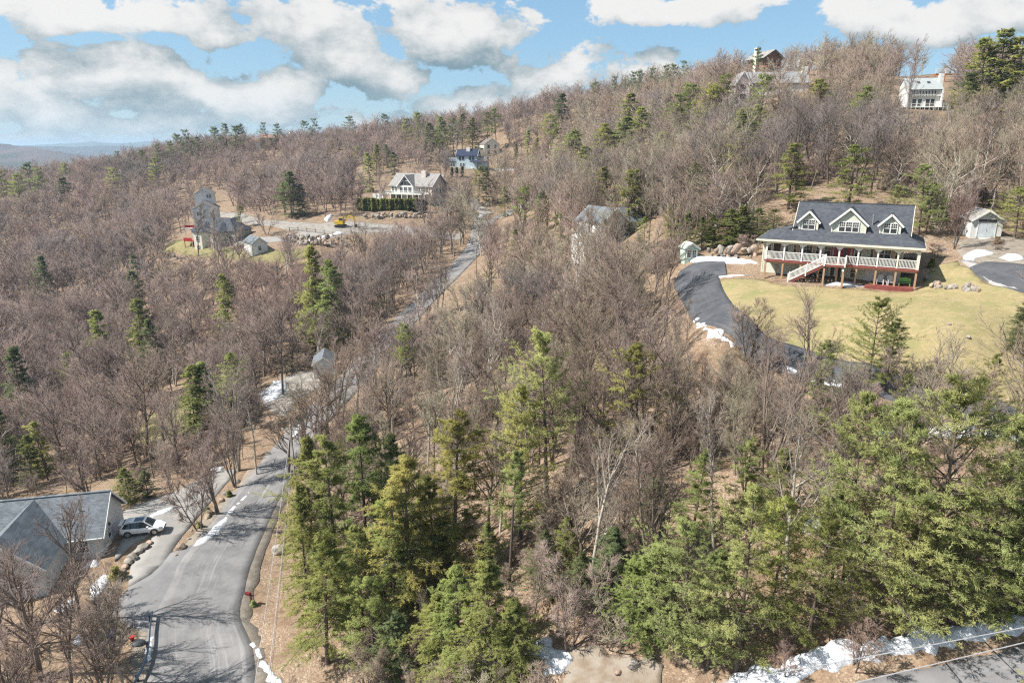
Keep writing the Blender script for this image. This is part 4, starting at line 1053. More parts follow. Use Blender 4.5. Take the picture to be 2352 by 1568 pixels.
MB().box(-7.6, 6.2, -2.6, 0, -.25, -.1).build('deck', WHITE, t); r = MB().box(-7.6, 6.2, -2.6, -2.53, .75, .85).build('railing', WHITE, t); MB().box(-7.6, 6.2, -2.6, -2.53, .3, .36).build('bottom_rail', WHITE, r)
for i in range(12): MB().box(-.05, .05, -.05, .05, -3, .8).build('deck_post', WHITE, t, (-7.5 + i * 1.24, -2.56, 0), key='sdp')
b_ = base(2168, 190)
t = thing('timber_pavilion', 'orange brown timber deck with white railing behind the white saltbox chimney', 'deck', (b_[0], b_[1], b_[2] - 1), R(-10))
ORW = pm('orange_timber', (.45, .20, .09), None, 3, .7)
MB().box(-2.6, 2.6, 0, 3, 3.2, 3.45).build('deck', ORW, t)
for x in (-2.5, 0, 2.5): MB().box(x - .12, x + .12, -.05, .2, -3, 3.2).build('post', ORW, t); MB().box(x - .07, x + .07, 0, .12, 3.4, 4.7).build('rail_post', WHITE, t)
MB().box(-2.6, 2.6, .02, .1, 4.5, 4.65).box(-2.6, 2.6, .02, .1, 4.0, 4.1).build('railing', WHITE, t)

b_ = base(1775, 226)
t = thing('house', 'long house with pale grey roof and white gable left among the upper trees', 'house', b_, R(-6))
MB().box(-7, 9.5, 1, 9, -3, 4.2).build('wall', WHITEWALL, t); roof_gable(-7, 9.5, 1, 9, 4.2, 7.2, 'x', .4).build('roof', pm('pale_grey_roof', (.26, .265, .27), (.215, .22, .225), 1.2, .8), t)
wall_gable(-10.4, -6.6, -1, 8, -4, 4.0, 7.0, 'y').build('gable_wall', WHITEWALL, t); roof_gable(-10.4, -6.6, -1, 8, 4.0, 7.0, 'y', .5).build('gable_roof', MATS['pale_grey_roof'], t); fascia(t, -10.4, -6.6, -1, 8, 4, 7, 'y', .5)
MB().box(-2.6, -.2, .6, 3.2, 4, 6.3).build('dormer', WHITEWALL, t); MB().slab([(-2.8, .3, 6.3), (0, .3, 6.3), (0, 4, 6.8), (-2.8, 4, 6.8)], .12).build('dormer_roof', MATS['pale_grey_roof'], t)
for x in (-1.9, -.9): window(t, (x, .59, 4.8), 0, .7, 1.1, 1, 1, sashes=1)
window(t, (-8.5, -1.01, 2.2), 0, 1.6, 1.5, 1, 1, sashes=1); window(t, (-8.5, -1.01, -.4), 0, 1.4, 1.5, 1, 1, sashes=1)
MB().box(8.3, 9.6, 3.5, 5, 4, 8.6).build('chimney', WHITE, t)
b_ = base(1772, 166)
t = thing('house', 'brown chalet with pale chimney on the ridge above the long grey roof', 'house', (b_[0], b_[1], b_[2] + .5), R(24))
wall_gable(-3.8, 3.8, 0, 7, -3, 3.8, 6.0, 'y').build('wall', BROWNWALL, t); roof_gable(-3.8, 3.8, 0, 7, 3.8, 6.0, 'y', .9).build('roof', TANSH, t); MB().box(-4.9, -3.8, 2, 3.2, -3, 6.6).build('chimney', TRIM, t)
for x in (-1.7, 1.7): window(t, (x, -.01, 2.1), 0, 1.4, 1.2, 1, 1, BROWNP, sashes=1)
MB().box(-3.8, 3.8, -1.8, 0, .9, 1.1).build('balcony', ORW, t); MB().box(-3.8, 3.8, -1.8, -1.73, 1.8, 1.9).build('railing', ORW, t)
b_ = base(607, 334)
t = thing('house', 'distant white house with reddish brown roof on the left ridge', 'house', b_, R(14))
wall_gable(-2, 8, 0, 7, -2, 4.2, 6.2, 'x').build('wall', BROWNWALL, t); roof_gable(-2, 8, 0, 7, 4.2, 6.2, 'x', .5).build('roof', pm('red_brown_roof', (.30, .18, .15), None, 2, .9), t)
wall_gable(-7, -2, 1, 6, -2, 2.6, 4, 'x').build('wing_wall', WHITEWALL, t); roof_gable(-7, -2, 1, 6, 2.6, 4, 'x', .3).build('wing_roof', MATS['red_brown_roof'], t)
for x in (0, 2.6, 5.2): window(t, (x, -.01, 1.5), 0, 1.6, 1.6, 1, 1, sashes=1)

# ------------------------------------------------------------------ trees
def nrm(a): return a / np.maximum(np.linalg.norm(a, axis=-1, keepdims=True), 1e-9)


class Geo:
    def __init__(s): s.V = []; s.T = []; s.Q = []; s.n = 0
    def add(s, V, T=None, Q=None):
        V = V.reshape(-1, 3)
        if T is not None: s.T.append(T.reshape(-1, 3) + s.n)
        if Q is not None: s.Q.append(Q.reshape(-1, 4) + s.n)
        s.V.append(V); s.n += len(V)
    def mesh(s, name, mat, smooth=True):
        me = mesh_np(name, np.concatenate(s.V), np.concatenate(s.T) if s.T else None, np.concatenate(s.Q) if s.Q else None, smooth); me.materials.append(mat); return me


def frame(d):
    up = np.where(np.abs(d[..., 2:3]) < .9, np.array([0, 0, 1.0]), np.array([1.0, 0, 0])); x = nrm(np.cross(d, up)); return x, np.cross(x, d)


def grow(rng, S, D, L, n, wander, trop):
    """polylines: starts, directions, lengths -> points (B, n+1, 3)"""
    B = len(S); P = np.zeros((B, n + 1, 3)); P[:, 0] = S; d = D.copy()
    for i in range(n):
        P[:, i + 1] = P[:, i] + d * (L / n)[:, None]
        d = nrm(d + rng.normal(0, wander, (B, 3)) + np.array([0, 0, trop]))
    return P


def tubes(g, P, r0, r1, sides):
    B, n1, _ = P.shape; d = np.empty_like(P); d[:, 1:-1] = P[:, 2:] - P[:, :-2]; d[:, 0] = P[:, 1] - P[:, 0]; d[:, -1] = P[:, -1] - P[:, -2]; d = nrm(d)
    x, y = frame(d); t = np.linspace(0, 1, n1)[None, :]; rad = r0[:, None] * (1 - t) + r1[:, None] * t
    a = np.arange(sides) * 2 * np.pi / sides
    V = P[:, :, None] + rad[:, :, None, None] * (x[:, :, None] * np.cos(a)[None, None, :, None] + y[:, :, None] * np.sin(a)[None, None, :, None])
    i = np.arange(B * n1 * sides).reshape(B, n1, sides); j = np.roll(i, -1, 2)
    g.add(V, Q=np.stack([i[:, :-1], j[:, :-1], j[:, 1:], i[:, 1:]], -1))


def cones(g, S, E, r):                      # twigs: three-sided points
    d = nrm(E - S); x, y = frame(d); B = len(S); a = np.arange(3) * 2 * np.pi / 3
    V = np.concatenate([S[:, None] + r[:, None, None] * (x[:, None] * np.cos(a)[None, :, None] + y[:, None] * np.sin(a)[None, :, None]), E[:, None]], 1)
    i = (np.arange(B) * 4)[:, None]
    g.add(V, T=np.stack([np.concatenate([i + k, i + (k + 1) % 3, i + 3], 1) for k in range(3)], 1))


def spawn(rng, P, L, R0, per, tlo, thi, ang, angv, ratio, ratv, rr):
    """children on polylines P: starts, directions, lengths, radii"""
    B, n1, _ = P.shape; n = n1 - 1; t = tlo + (thi - tlo) * (np.arange(per)[None] + rng.rand(B, per)) / per
    f = np.clip(t * n, 0, n - 1e-4); k = f.astype(int); w = (f - k)[..., None]; bi = np.arange(B)[:, None]
    S = P[bi, k] * (1 - w) + P[bi, k + 1] * w; d = nrm(P[bi, k + 1] - P[bi, k]); x, y = frame(d)
    az = rng.rand(B, per) * 2 * np.pi + np.arange(per)[None] * 2.4; an = ang + rng.normal(0, angv, (B, per))
    D = d * np.cos(an)[..., None] + (x * np.cos(az)[..., None] + y * np.sin(az)[..., None]) * np.sin(an)[..., None]
    Lc = L[:, None] * ratio * (1 - .45 * t) * (1 + rng.normal(0, ratv, (B, per))); Rc = R0[:, None] * rr * (1 - .5 * t)
    return S.reshape(-1, 3), nrm(D.reshape(-1, 3)), np.maximum(Lc.reshape(-1), .12), np.maximum(Rc.reshape(-1), .004)


def bare_tree(seed, H, form, lod, bark, twig):
    """trunk mesh (bole and limbs) and crown mesh (branches, twigs); lod 0 near, 1 middle, 2 far (one mesh)"""
    rng = np.random.RandomState(seed); gt, gc = Geo(), Geo()
    spread, low, nl, asc, stems, wan, trop = {'oak': (.46, .32, 12, .85, 1, .13, .06), 'maple': (.38, .36, 12, .54, 1, .08, .10), 'pole': (.24, .48, 11, .52, 1, .07, .10), 'clump': (.32, .22, 8, .48, 3, .07, .09), 'sapling': (.36, .15, 10, .5, 2, .08, .08)}[form]
    S = rng.normal(0, .12 * (stems > 1), (stems, 3)); S[:, 2] = -.6
    D = nrm(np.c_[rng.normal(0, .05 if stems == 1 else .16, (stems, 2)), np.ones(stems)]); L = H * (.9 if form != 'oak' else .78) * (1 + rng.normal(0, .06, stems)) + .6
    P = grow(rng, S, D, L, 9, .045, .015); r0 = np.full(stems, H * (.019 if form == 'oak' else .0155 if form == 'maple' else .0115)); fat = (1, 1.3, 2.0)[lod]
    tubes(gt, P, r0, r0 * .22, (7, 5, 3)[lod])
    S, D, L1, R1 = spawn(rng, P, np.full(stems, H * spread * 1.7), r0, nl, low, .99, asc, .16, .66, .22, .58)
    P1 = grow(rng, S, D, L1, (6, 5, 3)[lod], wan, trop); tubes(gt if lod < 2 else gc, P1, R1 * (1 if lod < 2 else 1.4), R1 * .25, (5, 3, 3)[lod])
    S, D, L2, R2 = spawn(rng, P1, L1, R1, (7, 7, 6)[lod], .18, 1, .56, .18, .55, .25, .55)
    P2 = grow(rng, S, D, L2, (4, 3, 2)[lod], wan * .9, trop * .8)
    if lod < 2: tubes(gc, P2, R2 * fat, R2 * .4 * fat, 3)
    else: cones(gc, P2[:, 0], P2[:, -1], np.maximum(R2 * 1.5, .03))
    S, D, L3, R3 = spawn(rng, P2, L2, R2, (6, 5, 5)[lod], .12, 1, .50, .2, .58, .25, .55)
    E = S + D * L3[:, None] + np.array([0, 0, .15]) * L3[:, None]
    if lod == 0:
        P3 = grow(rng, S, D, L3, 2, .10, .06); tubes(gc, P3, np.maximum(R3, .011), np.maximum(R3 * .5, .007), 3)
        S, D, L4, R4 = spawn(rng, P3, L3, R3, 3, .1, 1, .48, .2, .66, .3, .7)
        cones(gc, S, S + D * np.maximum(L4, .32)[:, None], np.maximum(R4, .010))
    elif lod == 1:
        cones(gc, S, E, np.maximum(R3 * 1.3, .019))
        S, D, L4, R4 = spawn(rng, np.stack([S, E], 1), L3, R3, 2, .2, 1, .45, .2, .72, .3, .7); cones(gc, S, S + D * np.maximum(L4, .34)[:, None], np.full(len(S), .016))
    else: cones(gc, S, E + D * (.2 * L3)[:, None], np.maximum(R3 * 1.8, .034))
    if lod == 2:
        me = gt.mesh('far_tree', bark, True); gt.V += gc.V; o = gt.n; gt.T += [t + o for t in gc.T]; gt.Q += [q + o for q in gc.Q]; bpy.data.meshes.remove(me)
        return gt.mesh('far_tree', twig), None
    return gt.mesh('trunk', bark), gc.mesh('crown', twig)


def needles(g, rng, S, D, k, ln, wd, spread, flat):
    """k thin needle sprays at each point"""
    B = len(S); S = np.repeat(S, k, 0); D = np.repeat(D, k, 0); r = rng.normal(0, 1, (B * k, 3)); r[:, 2] *= flat
    d = nrm(D + r * spread); L = ln * (.65 + .7 * rng.rand(B * k)); side = nrm(np.cross(d, rng.normal(0, 1, (B * k, 3)) * np.array([1, 1, flat]) + np.array([0, 0, 1.5])))
    c = S + rng.normal(0, .03, (B * k, 3)); h = side * (wd * .5 * (.7 + .6 * rng.rand(B * k)))[:, None]
    V = np.stack([c - h * .35, c + d * (L * .55)[:, None] + h, c + d * L[:, None], c + d * (L * .55)[:, None] - h], 1)
    i = np.arange(B * k * 4).reshape(-1, 4); g.add(V, Q=i)


def conifer(seed, H, form, lod, bark, leaf):
    rng = np.random.RandomState(seed); gt, gc = Geo(), Geo()
    cb, Rm, gap, per, curve, elev, pw, ragged = {
        'pine': (.13, .30, .68, 6, .06, .08, .55, .32), 'tallpine': (.42, .20, .60, 5, .12, .18, .55, .45), 'hemlock': (.06, .235, .38, 6, -.09, .04, .68, .36),
        'spruce': (.03, .30, .30, 7, -.05, -.05, .95, .10), 'thin': (.14, .19, .46, 5, -.04, .05, .55, .48), 'arbor': (.0, .16, .16, 7, .2, .9, .35, .05)}[form]
    P = grow(rng, np.array([[0, 0, -.6]]), np.array([[0, 0, 1.0]]), np.array([H + .6]), 9, .018, .06)
    tubes(gt, P, np.array([H * .0125 + .03]), np.array([.02]), (7, 5, 4)[lod])
    zs = np.arange(cb * H, H * .985, gap * (1, 1.25, 1.7)[lod]); S, D, L = [], [], []
    for z in zs:
        t = (z / H - cb) / (1 - cb); r = Rm * H * max((1 - t) ** pw, .04) * (min(1, t * 5 + .45)) * (1 - ragged + 2 * ragged * rng.rand())
        f = np.clip((z + .6) / (H + .6) * 9, 0, 8.99); kk = int(f); c = P[0, kk] * (1 - f + kk) + P[0, kk + 1] * (f - kk)
        n = per + rng.randint(-1, 2); a0 = rng.rand() * 6.28
        for j in range(n):
            if rng.rand() < ragged * .35: continue
            a = a0 + j * 6.28 / n + rng.normal(0, .25); lobe = vnoise(np.array([math.cos(a) * 1.3 + seed * 3.7]), np.array([math.sin(a) * 1.3 + z / (H * .11)]))[0]
            if form not in ('spruce', 'arbor') and lobe < .14 + ragged * .3: continue
            e = elev + .65 * t ** 2 * (form != 'arbor') + rng.normal(0, .10)
            S.append(c); D.append((math.cos(a) * math.cos(e), math.sin(a) * math.cos(e), math.sin(e))); L.append(max(.25, r * (.55 + .95 * lobe if form not in ('spruce', 'arbor') else 1) * (1 + rng.normal(0, .12 + ragged * .3))))
    S, D, L = np.array(S), nrm(np.array(D)), np.array(L); Pb = grow(rng, S, D, L, 4, .05, curve)
    tubes(gt, Pb, .010 * L + .012, np.full(len(L), .008), 3)
    nb = (10, 8, 6)[lod] if form != 'arbor' else 4
    s2, d2, l2, r2 = spawn(rng, Pb, np.maximum(L, .5), np.full(len(L), .02), nb, .22, 1.0, .85, .2, .38, .2, .5)
    d2[:, 2] *= .35; d2[:, 2] += {'pine': .18, 'tallpine': .18, 'hemlock': -.10, 'spruce': -.05, 'thin': 0, 'arbor': .6}[form]; d2 = nrm(d2); l2 = np.clip(l2, .2, 1.1)
    nt = (4, 3, 2)[lod]; tt = (np.arange(nt)[None] + rng.rand(len(s2), nt)) / nt
    q = (s2[:, None] + d2[:, None] * (l2[:, None] * tt)[..., None]).reshape(-1, 3); qd = np.repeat(d2, nt, 0)
    tip = Pb[:, -1]; q = np.concatenate([q, tip, Pb[:, -2]]); qd = np.concatenate([qd, nrm(Pb[:, -1] - Pb[:, -2]), nrm(Pb[:, -1] - Pb[:, -2])])
    if form in ('pine', 'tallpine', 'thin'): needles(gc, rng, q, qd, (10, 6, 4)[lod], (.21, .33, .50)[lod], (.031, .062, .13)[lod], .70, .7)
    elif form == 'arbor': needles(gc, rng, q, qd, 5, .26, .10, .5, 1)
    else: needles(gc, rng, q, qd, (10, 6, 4)[lod], (.20, .31, .46)[lod], (.033, .066, .13)[lod], .55, .45)
    V = np.concatenate(gc.V); Qa = np.concatenate(gc.Q); c = V[Qa].mean(1)              # sprays turned outwards, shaded as boughs
    N = np.cross(V[Qa[:, 1]] - V[Qa[:, 0]], V[Qa[:, 3]] - V[Qa[:, 0]]); out = nrm(np.c_[c[:, 0], c[:, 1], np.zeros(len(c))]) * .55 + np.array([0, 0, .75]) + rng.normal(0, .28, (len(c), 3)); out = nrm(out)
    flip = (N * out).sum(1) < 0; Qa[flip] = Qa[flip][:, ::-1]; gc.V, gc.Q = [V], [Qa]
    cm = gc.mesh('crown', leaf, True); vn = np.zeros_like(V); vn[Qa.ravel()] = np.repeat(out, 4, 0); cm.normals_split_custom_set_from_vertices(vn)
    return gt.mesh('trunk', bark), cm


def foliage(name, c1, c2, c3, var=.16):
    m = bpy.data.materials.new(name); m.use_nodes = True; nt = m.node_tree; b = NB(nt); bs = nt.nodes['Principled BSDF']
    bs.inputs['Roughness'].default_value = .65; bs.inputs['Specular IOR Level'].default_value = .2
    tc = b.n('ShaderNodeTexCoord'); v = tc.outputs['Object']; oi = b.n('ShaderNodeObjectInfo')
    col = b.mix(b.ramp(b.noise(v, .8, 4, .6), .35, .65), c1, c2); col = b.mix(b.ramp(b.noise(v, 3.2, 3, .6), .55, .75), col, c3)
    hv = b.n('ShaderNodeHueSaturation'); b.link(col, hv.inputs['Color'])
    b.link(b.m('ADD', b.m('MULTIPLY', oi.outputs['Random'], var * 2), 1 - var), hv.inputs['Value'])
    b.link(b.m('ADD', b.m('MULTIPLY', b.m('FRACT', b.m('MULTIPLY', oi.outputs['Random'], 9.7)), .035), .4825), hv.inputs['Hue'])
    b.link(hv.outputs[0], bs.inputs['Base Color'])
    tr = b.n('ShaderNodeBsdfTranslucent'); b.link(hv.outputs[0], tr.inputs[0]); mx = b.n('ShaderNodeMixShader'); mx.inputs[0].default_value = .4
    b.link(bs.outputs[0], mx.inputs[1]); b.link(tr.outputs[0], mx.inputs[2]); b.link(mx.outputs[0], nt.nodes['Material Output'].inputs[0])
    return m


BARK = pm('grey_brown_bark', (.215, .175, .14), (.125, .10, .082), 2.2, .95, .4, 9, .22, spec=.1, stretch=(1, 1, .35))
TWIG = pm('brown_twigs', (.282, .215, .168), (.202, .153, .122), .35, .95, 0, None, .24, spec=.08)
TWIGP = pm('mauve_twigs', (.272, .207, .182), (.197, .15, .133), .3, .95, 0, None, .22, spec=.08)
TWIGG = pm('olive_grey_twigs', (.28, .245, .178), (.207, .176, .13), .35, .95, 0, None, .24, spec=.08)
PALEBARK = pm('pale_bark', (.46, .42, .36), (.33, .30, .255), 2, .9, .3, 8, .15, spec=.1)
DUSK = pm('dusky_twigs', (.215, .18, .165), (.155, .13, .12), .4, .95, 0, None, .2, spec=.08)
PALETW = pm('pale_twigs', (.345, .29, .245), (.26, .215, .18), .5, .95, 0, None, .18, spec=.08)
REDTW = pm('russet_twigs', (.30, .21, .178), (.225, .158, .135), .5, .95, 0, None, .2, spec=.08)
CBARK = pm('conifer_bark', (.155, .12, .10), (.10, .08, .07), 3, .95, .3, 9, .15, spec=.1)
PINEL = foliage('pine_needles', (.375, .405, .155), (.275, .315, .115), (.465, .465, .20))
PINEY = foliage('yellow_pine_needles', (.45, .445, .13), (.345, .365, .115), (.51, .49, .175))
HEML = foliage('hemlock_needles', (.295, .325, .10), (.205, .245, .078), (.38, .385, .13))
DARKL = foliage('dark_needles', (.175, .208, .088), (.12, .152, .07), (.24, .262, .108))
OLIVEL = foliage('olive_needles', (.335, .345, .10), (.24, .262, .08), (.42, .405, .135))
BRONZE = foliage('bronze_needles', (.43, .395, .115), (.325, .315, .10), (.49, .445, .15))

PROTO = {}


def proto(key):                             # (kind, form, lod, height, seed) -> shared meshes
    if key not in PROTO:
        kind, form, lod, H, seed = key
        PROTO[key] = conifer(seed, H, form, lod, CBARK, HEML) if kind == 'c' else bare_tree(seed, H, form, lod, BARK, TWIG)
    return PROTO[key]


def dress(o, mat):
    o.material_slots[0].link = 'OBJECT'; o.material_slots[0].material = mat; return o


def plant_tree(name, key, loc, h, label, cat, group=None, rz=None, fat=1.0, lean=(0, 0)):
    kind, form, lod, H, mat, seed = key; tr, cr = proto((kind, form, lod, H, seed)); s = h / H
    t = thing(name, label, cat, loc, rz if rz is not None else random.uniform(0, 6.28), group)
    t.rotation_euler = (lean[0], lean[1], t.rotation_euler[2]); t.scale = (s * fat, s * fat, s)
    dress(put('trunk', tr, t), CBARK if kind == 'c' else PALEBARK if mat is PALEBARK else BARK); dress(put('crown', cr, t), PALETW if mat is PALEBARK else mat)
    return t


def height_to(p, ytop):                     # height of an upright thing at p whose top shows at photo row ytop
    X, Y, Z0 = p; v = (784 - ytop) / 1568; c, s = math.cos(PITCH), math.sin(PITCH)
    return (Y * (v * c - s) / (c + v * s)) - Z0


NTH = 'twenty first,twenty second,twenty third,twenty fourth,twenty fifth,twenty sixth,twenty seventh,twenty eighth,twenty ninth,thirtieth,thirty first,thirty second,thirty third,thirty fourth'.split(',')
ORD = ['leftmost', 'second from left', 'third from left', 'fourth from left', 'fifth from left', 'sixth from left', 'seventh from left', 'eighth from left', 'ninth from left', 'tenth from left',
       'eleventh from left', 'twelfth from left', 'thirteenth from left', 'fourteenth from left', 'fifteenth from left', 'sixteenth from left', 'seventeenth from left', 'eighteenth from left', 'nineteenth from left', 'twentieth from left'] + \
      [w_ + ' from left' for w_ in NTH]
SIGHT = []                                  # (distance, x, top row, foot row, half width) of evergreens seen in the photograph
TREESPOTS = []                              # (x, y, radius) of trees already standing

